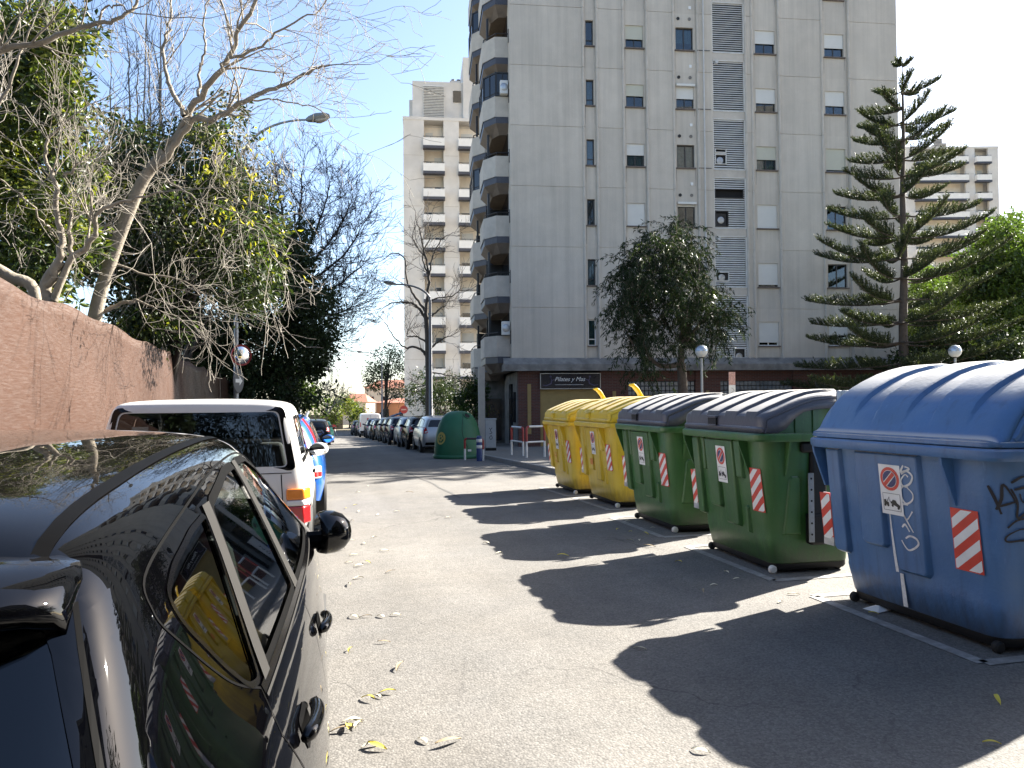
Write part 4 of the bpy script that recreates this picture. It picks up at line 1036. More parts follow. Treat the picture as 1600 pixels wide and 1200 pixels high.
m = MB(); P, nn, c = ig_disc(R(-148), .72, .13, .016); m.add(P, [tuple(range(24))]); m.build('badge_centre', MATS['igloo_green'], bd)
m = MB()
for i in range(5):
    P, nn, c = ig_disc(R(-148)+.10*math.cos(i*1.256), .72+.07*math.sin(i*1.256), .04, .020); m.add(P, [tuple(range(24))])
m.build('badge_mark', MATS['badge_yellow'], bd)
m = MB(); sp = [on_ig(R(-100)+.9*t, .5+1.1*t)+Vector((0, -.004, 0)) for t in [i/10 for i in range(10)]]; m.tube([on_ig(R(-75)-.25*math.sin(3*t), .35+1.25*t)*1.004 for t in [i/14 for i in range(15)]], .008, 5); m.build('seam', MATS['black_plastic'], ig, smooth=True)
m = MB(); m.box((.25, -.83, .3), (.12, .03, .07)); m.build('plate', MATS['white_frame'], ig)
M('barrier_white', (.62,.61,.58), .45, .12, 9); M('barrier_red', (.30,.035,.03), .45, .15, 9); M('bollard_blue', (.015,.04,.14), .45, .15, 9)
def barrier(label, p0, p1, h, low, group, lean=0.):
    c = (p0+p1)/2; c.z = g(c.y)+(.13 if c.x > 5.5 else 0); a = math.atan2((p1-p0).y, (p1-p0).x); L = (p1-p0).length/2
    T = thing('barrier', label, 'barrier', c, a, group); r = .036; k = .09; zr = h*.52
    arc = lambda s: [(s*(L-k+k*math.cos(R(q))), 0, h-k+k*math.sin(R(q))) for q in (0, 22, 45, 68, 90)]
    for s in (-1, 1):
        m = MB(); m.tube([(s*L, 0, -.02), (s*L, 0, zr)], r, 10); m.build('leg', MATS['barrier_white'], T, smooth='auto')
        m = MB(); m.tube([(s*L, 0, zr+.001)]+arc(s), r, 10); m.build('bend', MATS['barrier_red'], T, smooth='auto')
    m = MB(); m.tube([(-(L-k)+.002, 0, h), (L-k-.002, 0, h)], r*.98, 10); m.build('top_bar', MATS['barrier_white' if low else 'barrier_dark'], T, smooth='auto')
    if low:
        m = MB(); m.tube([(-L+r, 0, zr-.02), (L-r, 0, zr-.02)], r*.8, 10); m.build('lower_bar', MATS['barrier_white'], T, smooth='auto')
    return T
M('barrier_dark', (.05,.03,.03), .5, .15, 9)
q0, q1 = gp(726.5, 719), gp(755, 719.5); barrier('red and white hoop barrier without lower bar in front of the bottle bank', q0, q1, .72, False, 'hoop barriers')
q0, q1 = gp(799.5, 716.5), gp(806, 718.5); q1.y = q0.y-1.1; q1.x = q0.x+.12; barrier('red and white hoop barrier on the pavement seen end-on, between cabinet and second hoop', q0, q1, .95, True, 'hoop barriers')
q0, q1 = gp(823, 721.5), gp(851, 720); barrier('red and white hoop barrier with lower bar nearest the yellow container', q0, q1, .98, True, 'hoop barriers')
p = gp(749, 720.5); T = thing('bollard', 'blue bollard with two white bands beside the bottle bank', 'bollard', (p.x, p.y, g(p.y)))
m = MB(); m.lathe([(.095, -.02), (.095, .74), (.085, .80), (.05, .83), (0, .835)], 18); m.build('post', MATS['bollard_blue'], T, smooth='auto')
for z in (.42, .62):
    m = MB(); m.lathe([(.096, z), (.099, z+.004), (.099, z+.096), (.096, z+.10)], 18); m.build('band', MATS['barrier_white'], T, smooth='auto')
M('cabinet_grey', (.34,.35,.36), .55, .12, 4)
p = gp(767, 709); cz = g(p.y)+.13; T = thing('utility_cabinet', 'grey metal utility cabinet with a scrawled black tag behind the bottle bank', 'cabinet', (p.x, p.y, cz), R(-12))
m = MB(); m.bx((-.21, 0, .1), (.21, .4, 1.22)); m.build('body', MATS['cabinet_grey'], T, bevel=.01)
m = MB(); m.bx((-.235, -.025, 1.222), (.235, .42, 1.27)); m.build('roof', MATS['cabinet_grey'], T, bevel=.01)
m = MB(); m.bx((-.22, -.01, -.1), (.22, .41, .098)); m.build('plinth', MATS['black_plastic'], T)
m = MB(); m.bx((-.19, -.006, .14), (.19, -.0005, 1.18)); dd = m.build('door', MATS['cabinet_grey'], T)
m = MB(); fg = lambda u, v, o: (u, -.008-o, v)
for s in ([(-.06,.90),(.0,.84),(.06,.91)], [(.0,.84),(-.01,.78),(.05,.70),(-.05,.66)], [(.02,.60),(-.05,.52),(.0,.44),(.06,.50),(.02,.60)]): c = cv(s, 4); m.stroke(c, .022, fg, .002)
m.build('graffiti', MATS['marker_black'], dd)
# graffiti covered white post panel behind the bins
p = un(1144, 615, 20); p.z = g(p.y)+.13; T = thing('sign_panel', 'narrow white upright panel with peeled top and scribbles, behind the green containers', 'sign', p, R(-14))
m = MB(); m.tube([(0, .03, -.05), (0, .03, 1.9)], .03, 8); m.build('post', MATS['galvanised'], T, smooth='auto')
m = MB(); m.bx((-.085, -.012, 1.1), (.085, 0, 2.02)); m.build('panel', MATS['sticker_white'], T)
M('faded_red', (.50,.30,.25), .7, .35, 30); m = MB(); m.bx((-.085, -.012, 2.024), (.085, 0, 2.36)); m.build('faded_panel', MATS['faded_red'], T)
M('faint_ink', (.35,.36,.33), .7, .2, 20); m = MB(); fg2 = lambda u, v, o: (u, -.013-o, v)
for s in ([(-.02,1.95),(.05,1.88),(-.04,1.80),(.03,1.72)], [(.03,1.65),(-.04,1.60),(-.04,1.5),(.04,1.45),(.05,1.55)], [(-.04,1.40),(.04,1.32),(-.02,1.25)]): c = cv(s, 4); m.stroke(c, .014, fg2, .002)
m.build('graffiti', MATS['faint_ink'], T)
# ================================================================== street lamps
M('lamp_pole', (.30,.31,.31), .5, .1, 5, metal=.4); M('lamp_pole_dark', (.11,.115,.13), .5, .1, 5, metal=.3); M('lamp_head', (.22,.215,.20), .5, .15, 8); M('lamp_lens', (.45,.44,.40), .3, .1, 6)
M('globe', (.45,.47,.47), .12, .08, 3, spec=.8)
def street_lamp(label, base, h, arm, azim, rb, mat, headL, rise=.9, shoulder=1.4, tilt=10):
    T = thing('street_lamp', label, 'street lamp', base, azim, 'street lamps')
    m = MB(); m.tube([(0, 0, -.1), (0, 0, .9), (0, 0, .95), (0, 0, h-shoulder)], [rb*1.25, rb*1.25, rb, rb*.62], 14); m.build('pole', MATS[mat], T, smooth='auto')
    pts = []
    for i in range(13):
        t = i/12; pts.append((arm*(t**1.6), 0, h-shoulder+shoulder*(1-(1-t)**2.0)))
    m = MB(); m.tube(pts, [rb*.62-(rb*.25)*i/12 for i in range(13)], 10); m.build('arm', MATS[mat], T, smooth='auto')
    e = Vector(pts[-1]); m = MB(); a = R(tilt); L = headL
    ring = lambda t, w, hh, dz: [(e.x+t*L*math.cos(a), y*w, e.z+t*L*math.sin(a)+dz+z*hh) for y, z in ((1, 0), (.85, .6), (.4, 1), (-.4, 1), (-.85, .6), (-1, 0), (-.8, -.55), (.8, -.55))]
    m.loft([ring(-.08, .05, .05, 0), ring(.05, .10, .09, 0), ring(.35, .17, .13, 0), ring(.75, .17, .11, 0), ring(.98, .10, .05, 0)]); H = m.build('head', MATS['lamp_head'], T, smooth='auto')
    m = MB(); m.loft([ring(.36, .13, .05, -.075), ring(.55, .135, .07, -.085), ring(.85, .10, .05, -.06)]); m.build('lens', MATS['lamp_lens'], H, smooth='auto')
    return T
b0 = ground_at(369, 21.4); b0.z += .12
l1 = street_lamp('street lamp on the left pavement carrying a convex mirror and a round sign', b0, 9.75, 2.0, R(-12), .072, 'lamp_pole', .62, shoulder=1.5)
b1 = ground_at(673, 44.5); street_lamp('tall street lamp beside the bare tree in front of the beige tower', b1, 9.3, 2.0, R(167), .12, 'lamp_pole_dark', .70, shoulder=.95)
b2 = ground_at(597, 80); street_lamp('distant street lamp beyond the parked cars, in front of a tree', b2, 8.6, 2.0, R(167), .10, 'lamp_pole_dark', .6, shoulder=1.2)
b3 = ground_at(468, 52); b3.z += .1; street_lamp('dark street lamp standing among the left-hand trees', b3, 4.8, 1.5, R(-12), .11, 'lamp_pole_dark', .55, shoulder=.4)
# convex traffic mirror and sign on the first lamp
q = un(377, 555, 21.2); T = thing('traffic_mirror', 'round convex traffic mirror clamped to the left lamp post', 'mirror', q, R(28))
M('mirror_face', (.75,.77,.8), .03, .02, 1, metal=1.); M('sign_grey', (.10,.105,.11), .5, .1, 6)
m = MB(); m.lathe([(.26, 0), (.25, -.02), (.20, -.05), (.12, -.075), (.0, -.085)], 28, (0, 0, 0), 0, 'y'); m.build('face', MATS['mirror_face'], T, smooth=True)
m = MB(); m.lathe([(.26, -.01), (.285, -.03), (.295, 0), (.28, .06), (.1, .12), (0, .12)], 28, (0, 0, 0), 0, 'y'); m.build('housing', MATS['barrier_red'], T, smooth='auto')
m = MB(); m.tube([(-.0, .1, 0), (-.15, .14, 0)], .02, 6); m.build('bracket', MATS['galvanised'], T)
q = un(372.5, 595, 21.3); T = thing('direction_sign', 'round traffic sign with a white arrow under the convex mirror', 'sign', q, R(72))
m = MB(); m.lathe([(0, -.012), (.33, -.012), (.34, 0), (.33, .012), (0, .012)], 28, (0, 0, 0), 0, 'y'); m.build('disc', MATS['sign_grey'], T, smooth='auto')
m = MB(); fg = lambda u, v, o: (u, -.013-o, v); m.flat([(-.22, -.05), (.04, -.05), (.04, -.13), (.24, 0), (.04, .13), (.04, .05), (-.22, .05)], fg, .002); m.build('arrow', MATS['sticker_white'], T)
def globe_lamp(label, px, py, Z, r):
    c = un(px, py, Z); gz = g(c.y)+.13; T = thing('globe_lamp', label, 'lamp', (c.x, c.y, gz), 0, 'globe park lamps'); h = c.z-gz
    m = MB(); m.tube([(0, 0, -.05), (0, 0, .5), (0, 0, h-r)], [.06, .045, .035], 10); m.build('post', MATS['lamp_pole'], T, smooth='auto')
    m = MB(); m.lathe([(.0, -r)]+[(r*math.cos(R(a)), r*math.sin(R(a))) for a in range(-80, 5, 10)], 28, (0, 0, h)); m.build('lower_globe', MATS['globe'], T, smooth=True)
    m = MB(); m.lathe([(r*1.015*math.cos(R(a)), r*1.015*math.sin(R(a))+.003) for a in range(0, 91, 10)], 28, (0, 0, h)); m.build('cap', MATS['cap_metal'], T, smooth=True)
    m = MB(); m.tube([(0, 0, h-r*1.1), (0, 0, h-r*.86)], [.05, .09], 10); m.build('collar', MATS['black_metal'], T, smooth='auto')
M('cap_metal', (.40,.44,.48), .22, .08, 3, metal=.6)
globe_lamp('globe park lamp in front of the weeping tree', 1096, 549, 24.5, .20)
globe_lamp('globe park lamp behind the blue container, against the dark trees', 1492, 549, 25, .20)
# ================================================================== cars
def paint(name, col, rough=.22, dust_sheen=.0, metal=0., coat=1., dustcol=(.42,.37,.29)):
    if name in MATS: return MATS[name]
    m, n, l, b = _m(name)
    geo = n.new('ShaderNodeNewGeometry'); tc = n.new('ShaderNodeTexCoord')
    nz = n.new('ShaderNodeTexNoise'); nz.inputs['Scale'].default_value = 5; nz.inputs['Detail'].default_value = 8; nz.inputs['Roughness'].default_value = .75; l.new(tc.outputs['Object'], nz.inputs['Vector'])
    sp = n.new('ShaderNodeTexNoise'); sp.inputs['Scale'].default_value = 120; sp.inputs['Detail'].default_value = 2; l.new(tc.outputs['Object'], sp.inputs['Vector'])
    # dust that has settled on upward surfaces
    sx = n.new('ShaderNodeSeparateXYZ'); l.new(geo.outputs['Normal'], sx.inputs[0])
    up = n.new('ShaderNodeMapRange'); up.inputs[1].default_value = .72; up.inputs[2].default_value = 1; up.inputs[3].default_value = .02; l.new(sx.outputs['Z'], up.inputs[0])
    r = n.new('ShaderNodeMapRange'); r.inputs[1].default_value = .35; r.inputs[2].default_value = .75; r.inputs[3].default_value = .35; r.inputs[4].default_value = 1.0; l.new(nz.outputs['Fac'], r.inputs[0])
    mu = n.new('ShaderNodeMath'); mu.operation = 'MULTIPLY'; l.new(up.outputs[0], mu.inputs[0]); l.new(r.outputs[0], mu.inputs[1])
    m2 = n.new('ShaderNodeMath'); m2.operation = 'MULTIPLY'; l.new(mu.outputs[0], m2.inputs[0]); m2.inputs[1].default_value = dust_sheen
    bk = n.new('ShaderNodeMix'); bk.data_type = 'RGBA'; l.new(geo.outputs['Backfacing'], bk.inputs[0]); bk.inputs[6].default_value = (*col, 1); bk.inputs[7].default_value = (.03, .03, .032, 1)
    l.new(bk.outputs[2], b.inputs['Base Color'])
    b.inputs['Roughness'].default_value = rough; b.inputs['Metallic'].default_value = metal
    b.inputs['Specular IOR Level'].default_value = .25 if max(col) > .05 else 0.0; b.inputs['Coat Weight'].default_value = coat; b.inputs['Coat Roughness'].default_value = .014
    df = n.new('ShaderNodeBsdfDiffuse'); df.inputs['Color'].default_value = (*dustcol, 1); df.inputs['Roughness'].default_value = 1
    ms = n.new('ShaderNodeMixShader'); l.new(m2.outputs[0], ms.inputs[0]); l.new(b.outputs[0], ms.inputs[1]); l.new(df.outputs[0], ms.inputs[2]); l.new(ms.outputs[0], n['Material Output'].inputs['Surface'])
    MATS[name] = m; return m
M('trim_black', (.003,.003,.0032), .5, .15, 9, spec=.03); M('trim_gloss', (.0015,.0015,.002), .15, .1, 9, spec=.25); M('trim_grey', (.020,.019,.018), .55, .1, 9, spec=.12)
M('tyre', (.008,.008,.008), .8, .2, 12); M('alloy', (.38,.39,.40), .3, .1, 9, metal=.8); M('chrome', (.6,.6,.62), .12, .05, 9, metal=1.)
M('lamp_red', (.36,.012,.015), .15, .12, 14, coat=.8); M('lamp_amber', (.65,.20,.02), .15, .1, 14, coat=.8); M('lamp_clear', (.62,.62,.62), .12, .1, 14, coat=.8)
M('seat_cloth', (.055,.055,.058), .9, .2, 12); M('seat_light', (.30,.29,.27), .9, .15, 12); M('plate_white', (.70,.70,.66), .5, .05, 9); M('cabin_dark', (.008,.008,.009), .85, .2, 6)
def cage(rows, dyr0, dyr1, dyf, zw=.68, bulge=.05):
    T5 = (1, .55, 0, -.55, -1)
    V = []; idx = {}
    def line_pts(i):
        y, xw, xb, zb, xc, zc, xr, zr, zt, zs = rows[i]; wm = min(zw, zb-.16)
        d = dyr0 if i == 0 else (dyr1 if i == 1 else (dyf if i == len(rows)-1 else [0]*7))
        P = [(xw*.93, zs), (xw*.99, zs+(wm-zs)*.45), (xw, wm), (xw*.4+xb*.6+.012, zb-.10), (xb, zb), (xc, zc), (xr, zr)]
        return [(x, y+d[j], z) for j, (x, z) in enumerate(P)], zt
    N = len(rows)
    def vid(key, p):
        if key not in idx: idx[key] = len(V); V.append(p)
        return idx[key]
    F = []
    pts = [line_pts(i) for i in range(N)]
    def SP(i, j, c):                       # station i, line j, column c (0 right .. 4 left)
        P, zt = pts[i]; x, y, z = P[j]; t = T5[c]
        if j == 6: z = z+(zt-z)*(1-t*t)
        if i == 0 and c not in (0, 4): y -= bulge*(1-t*t)
        if i == N-1 and c not in (0, 4): y += bulge*1.6*(1-t*t)
        return vid((i, j, c), (x*t, y, z))
    for i in range(N-1):
        for j in range(6):
            F.append((SP(i, j, 0), SP(i+1, j, 0), SP(i+1, j+1, 0), SP(i, j+1, 0)))
            F.append((SP(i, j+1, 4), SP(i+1, j+1, 4), SP(i+1, j, 4), SP(i, j, 4)))
        for c in range(4): F.append((SP(i, 6, c), SP(i+1, 6, c), SP(i+1, 6, c+1), SP(i, 6, c+1)))
    for j in range(6):
        for c in range(4):
            F.append((SP(0, j, c), SP(0, j+1, c), SP(0, j+1, c+1), SP(0, j, c+1)))
            F.append((SP(N-1, j, c+1), SP(N-1, j+1, c+1), SP(N-1, j+1, c), SP(N-1, j, c)))
    return V, F
def subdiv(V, F, lev):
    me = bpy.data.meshes.new('cage'); me.from_pydata(V, [], F); o = bpy.data.objects.new('cage', me); COL.objects.link(o)
    s = o.modifiers.new('s', 'SUBSURF'); s.levels = s.render_levels = lev
    dg = bpy.context.evaluated_depsgraph_get(); ev = o.evaluated_get(dg); bm = bmesh.new(); bm.from_mesh(ev.to_mesh()); ev.to_mesh_clear()
    bpy.data.objects.remove(o); bpy.data.meshes.remove(me)
    bmesh.ops.recalc_face_normals(bm, faces=bm.faces)
    # make sure normals look outward
    s = sum((f.normal.z*f.calc_area()) for f in bm.faces if f.calc_center_median().z > 1.0)
    if s < 0: bmesh.ops.reverse_faces(bm, faces=bm.faces)
    bm.normal_update(); return bm
AX = {'x': (0, 1, 2), 'y': (1, 0, 2), 'z': (2, 0, 1)}
def inpoly(p, poly):
    c = False; n = len(poly); j = n-1
    for i in range(n):
        if (poly[i][1] > p[1]) != (poly[j][1] > p[1]) and p[0] < (poly[j][0]-poly[i][0])*(p[1]-poly[i][1])/(poly[j][1]-poly[i][1])+poly[i][0]: c = not c
        j = i
    return c
def cut(bm, poly, ax, sgn, mind=.08):
    a, u, v = AX[ax]
    u0, u1 = min(p[0] for p in poly), max(p[0] for p in poly); v0, v1 = min(p[1] for p in poly), max(p[1] for p in poly)
    def sel(mg):
        out = []
        for f in bm.faces:
            if f.normal[a]*sgn < mind: continue
            c = f.calc_center_median()
            if u0-mg < c[u] < u1+mg and v0-mg < c[v] < v1+mg and (ax != 'x' or c.x*sgn > 0): out.append(f)
        return out
    n = len(poly)
    for i in range(n):
        p, q = poly[i], poly[(i+1) % n]; d = (q[0]-p[0], q[1]-p[1])
        if abs(d[0])+abs(d[1]) < 1e-6: continue
        no = [0, 0, 0]; no[u] = d[1]; no[v] = -d[0]; co = [0, 0, 0]; co[u] = p[0]; co[v] = p[1]
        # only the faces near this edge
        e0, e1 = min(p[0], q[0])-.14, max(p[0], q[0])+.14; w0, w1 = min(p[1], q[1])-.14, max(p[1], q[1])+.14
        fs = [f for f in sel(.16) if e0 < f.calc_center_median()[u] < e1 and w0 < f.calc_center_median()[v] < w1]
        es = {e for f in fs for e in f.edges}; vs_ = {w for f in fs for w in f.verts}
        bmesh.ops.bisect_plane(bm, geom=fs+list(es)+list(vs_), dist=1e-5, plane_co=co, plane_no=no)
    bm.normal_update()
    return [f for f in sel(.01) if inpoly((f.calc_center_median()[u], f.calc_center_median()[v]), poly)]
def take(bm, faces, name, mat, parent, off=0., keep=False):
    """lift faces out of the shell into a part of their own"""
    me = bpy.data.meshes.new(name); ix = {}; V = []; F = []
    for f in faces:
        r = []
        for w in f.verts:
            if w not in ix: ix[w] = len(V); V.append(tuple(w.co+w.normal*off))
            r.append(ix[w])
        F.append(r)
    me.from_pydata(V, [], F); me.materials.append(mat); me.polygons.foreach_set('use_smooth', [True]*len(F))
    if not keep: bmesh.ops.delete(bm, geom=faces, context='FACES')
    if not name: return None
    return link(name, me, parent)
def rp(P, r=.03, n=4):
    """round the corners of a polygon"""
    out = []; k = len(P)
    for i in range(k):
        p, a, b = Vector(P[i]), Vector(P[i-1]), Vector(P[(i+1) % k]); da, db = (a-p), (b-p); rr = min(r, da.length*.45, db.length*.45)
        s, e = p+da.normalized()*rr, p+db.normalized()*rr
        for q in range(n+1):
            t = q/n; out.append(tuple(s*(1-t)**2+p*2*t*(1-t)+e*t*t))
    return out
def projector(bvh, ax, sgn):
    a, u, v = AX[ax]
    def fn(U, Vv, o):
        s = [0, 0, 0]; s[a] = sgn*6; s[u] = U; s[v] = Vv; d = [0, 0, 0]; d[a] = -sgn
        if ax == 'y' : s[a] = sgn*6+2
        h = bvh.ray_cast(Vector(s), Vector(d))
        if h[0] is None: 
            s[a] = 0; return tuple(s)
        nn = h[1] if h[1][a]*sgn > 0 else -h[1]
        return tuple(h[0]+nn*o)
    return fn
def dens(P, st=.05, close=False):
    out = []; Q = list(P)+([P[0]] if close else [])
    for i in range(len(Q)-1):
        a, b = Vector(Q[i]), Vector(Q[i+1]); k = max(1, int((b-a).length/st))
        for q in range(k): out.append(tuple(a+(b-a)*q/k))
    out.append(tuple(Q[-1])); return out
def patch(mb, poly, fn, off, mi=0, st=.05):
    """polygon laid on a curved surface: cut into a grid, then projected"""
    bm = bmesh.new(); bm.faces.new([bm.verts.new((p[0], p[1], 0)) for p in poly])
    for k in (0, 1):
        lo, hi = min(p[k] for p in poly), max(p[k] for p in poly); c = lo+st
        while c < hi-1e-4:
            co = [0, 0, 0]; no = [0, 0, 0]; co[k] = c; no[k] = 1
            bmesh.ops.bisect_plane(bm, geom=bm.faces[:]+bm.edges[:]+bm.verts[:], dist=1e-6, plane_co=co, plane_no=no); c += st
    bm.verts.index_update()
    mb.add([fn(w.co.x, w.co.y, off) for w in bm.verts], [tuple(w.index for w in f.verts) for f in bm.faces], mi); bm.free()
def wheel(parent, x, y, r, s):
    m = MB(); w = .19; m.lathe([(r*.62, -w/2), (r*.92, -w/2), (r, -w*.34), (r, w*.34), (r*.92, w/2), (r*.62, w/2)], 26, (x, y, r), 0, 'x'); t = m.build('wheel', MATS['tyre'], parent, smooth='auto')
    m = MB(); xo = x+s*w*.40; m.lathe([(.0, 0), (r*.16, 0), (r*.2, -s*.02), (r*.56, -s*.035), (r*.62, s*.0), (r*.66, s*.004)], 26, (xo, y, r), 0, 'x')
    m.build('rim', MATS['alloy'], t, smooth='auto')
    m = MB()
    for k in range(7):
        a = 2*math.pi*k/7; m.add([(xo-s*.012, y+r*q*math.cos(a+d), r+r*q*math.sin(a+d)) for q, d in ((.24, -.2), (.54, -.22), (.54, .22), (.24, .2))], [(0, 1, 2, 3) if s > 0 else (3, 2, 1, 0)])
    m.build('spoke_gap', MATS['trim_black'], t)
    return t
def mirror_shell(parent, x, y, z, s, mat, w=.22, h=.16, turn=20, dk=1.):
    ct, sn = math.cos(R(turn)*s), math.sin(R(turn)*s)
    xc_ = x+s*w/2; rot = lambda p: (xc_+(p[0]-xc_)*ct+(p[1]-y)*sn, y-(p[0]-xc_)*sn+(p[1]-y)*ct, p[2])
    m = MB(); rings = []
    for t, k in ((-.09, .55), (-.085, .93), (-.05, 1.0), (0, .97), (.05, .80), (.085, .50), (.10, .12)):
        rings.append([(x+s*(w/2)*(1+.0)+w/2*k*math.cos(a)*(1.0), y+t*dk, z+h/2*k*math.sin(a)*(1 if math.sin(a) > 0 else .92)) for a in [2*math.pi*i/20 for i in range(20)]])
    m.loft([[rot(q) for q in r_] for r_ in rings]); o = m.build('mirror', mat, parent, smooth=True, recalc=True)
    m = MB(); m.add([rot((x+s*w/2+w/2*.84*math.cos(a), y-.0915*dk, z+h/2*.82*math.sin(a))) for a in [2*math.pi*i/20 for i in range(20)]], [tuple(range(20))]); m.build('mirror_glass', MATS['mirror_face'], o)
    m = MB(); m.tube([(x-s*.04, y+.03, z-.04), (x+s*.05, y+.01, z-.03)], [.045, .035], 8); m.build('mirror_stalk', MATS['trim_black'], o, smooth='auto')
    return o
def seat(parent, x, y, mat, zb=.42, head=True):
    m = MB(); m.loft([[(x+a*.25, y+.45+b*.27+0, zb+.12+c) for a, b in ((-1,-1),(1,-1),(1,1),(-1,1))] for c in (-.08, .06)]); s = m.build('seat', mat, parent, bevel=.04)
    m = MB(); m.loft([[(x+a*.25*k, y+.22-.16*t+b, zb+.14+t*.62) for a, b in ((-1,-.07),(1,-.07),(1,.06),(-1,.06))] for t, k in ((0, 1), (.6, 1), (1, .82))]); m.build('backrest', mat, s, bevel=.04)
    if head:
        m = MB(); m.loft([[(x+a*.13*k, y+.03+b*.05, zb+.84+t) for a, b in ((-1,-1),(1,-1),(1,1),(-1,1))] for t, k in ((0, .85), (.06, 1), (.14, 1), (.19, .8))]); m.build('headrest', mat, s, bevel=.03)
    return s
def side_glass(bm, T, bvh, polys, gm, trim=None, tw=.02):
    for s in (1, -1):
        f = projector(bvh, 'x', s)
        for nm, P in polys:
            fs = cut(bm, P, 'x', s)
            if fs:
                w = take(bm, fs, nm, gm, T, -.004)
                if trim:
                    m = MB(); d = dens(P, .04, True); m.stroke(d, tw, f, .0025); m.build('window_seal', trim, w)
def arches(bm, T, ys, r, z):
    for y in ys:
        for s in (1, -1):
            P = [(y+r*math.cos(R(a)), z+r*math.sin(R(a))) for a in range(-40, 221, 13)]
            fs = cut(bm, P, 'x', s)
            if fs: bmesh.ops.delete(bm, geom=fs, context='FACES')
HATCH = [(.12,.80,.71,1.00,.56,1.28,.505,1.395,1.42,.30), (.30,.855,.745,1.02,.605,1.33,.53,1.435,1.46,.26), (.75,.885,.785,1.03,.64,1.375,.555,1.465,1.495,.24), (1.3,.89,.805,1.03,.66,1.41,.57,1.495,1.525,.22),
         (2.0,.89,.815,1.035,.665,1.42,.575,1.50,1.535,.22), (2.5,.885,.81,1.03,.645,1.375,.565,1.455,1.485,.22), (3.0,.88,.80,1.02,.68,1.15,.58,1.20,1.22,.22), (3.3,.875,.79,1.0,.70,1.03,.60,1.06,1.075,.22), (3.75,.86,.75,.93,.66,.955,.55,.975,.99,.24), (4.1,.78,.66,.80,.55,.84,.45,.86,.87,.28)]
HD0 = [-.04,-.10,-.10,-.06,-.01,.12,.22]; HD1 = [0,0,0,0,.02,.08,.16]; HDF = [.02,.08,.10,.06,0,-.05,-.08]
# ------------------------------------------------------------------ the black hatchback in front of the camera
black_paint = paint('black_paint', (.0006,.0006,.0009), .5, .016, coat=1.0)
car_glass = glassmat('car_glass', (.34,.40,.37), .06); dark_glass = glassmat('dark_glass', (.04,.045,.05), .015); suv_glass = glassmat('suv_glass', (.62,.66,.64), .02)
BC = thing('parked_car', 'glossy black hatchback in the foreground, cut off by the photo edge, roof dusty', 'car', (-.86, .75, 0), 0, 'cars parked along the left kerb')
HBK = [(.12,.80,.665,1.00,.56,1.28,.50,1.395,1.42,.30), (.30,.855,.695,1.02,.585,1.33,.51,1.435,1.46,.26), (.75,.885,.73,1.03,.60,1.375,.52,1.465,1.495,.24), (1.3,.89,.77,1.03,.60,1.415,.528,1.497,1.525,.22),
       (2.0,.89,.805,1.035,.60,1.425,.53,1.502,1.535,.22), (2.5,.885,.81,1.03,.59,1.38,.53,1.457,1.485,.22)] + HATCH[6:]
V, F = cage(HBK, [-.04,-.10,-.10,-.06,-.01,.23,.33], [0,0,0,0,.02,.14,.24], HDF); bm = subdiv(V, F, 3); bvh = BVHTree.FromBMesh(bm)
bR, bB, bTop = projector(bvh, 'x', 1), projector(bvh, 'y', -1), projector(bvh, 'z', 1)
arches(bm, BC, (.78, 3.38), .345, .32)
door_w = rp([(.97,1.045),(1.64,1.05),(1.755,1.41),(1.55,1.408),(1.155,1.365)], .035)
quart = rp([(.88,1.045),(1.065,1.355),(.90,1.345),(.70,1.315),(.615,1.285),(.625,1.235),(.72,1.13),(.80,1.06)], .03)
front_w = rp([(1.735,1.05),(2.80,1.045),(2.86,1.06),(2.62,1.22),(2.35,1.35),(2.12,1.405),(1.85,1.413)], .03)
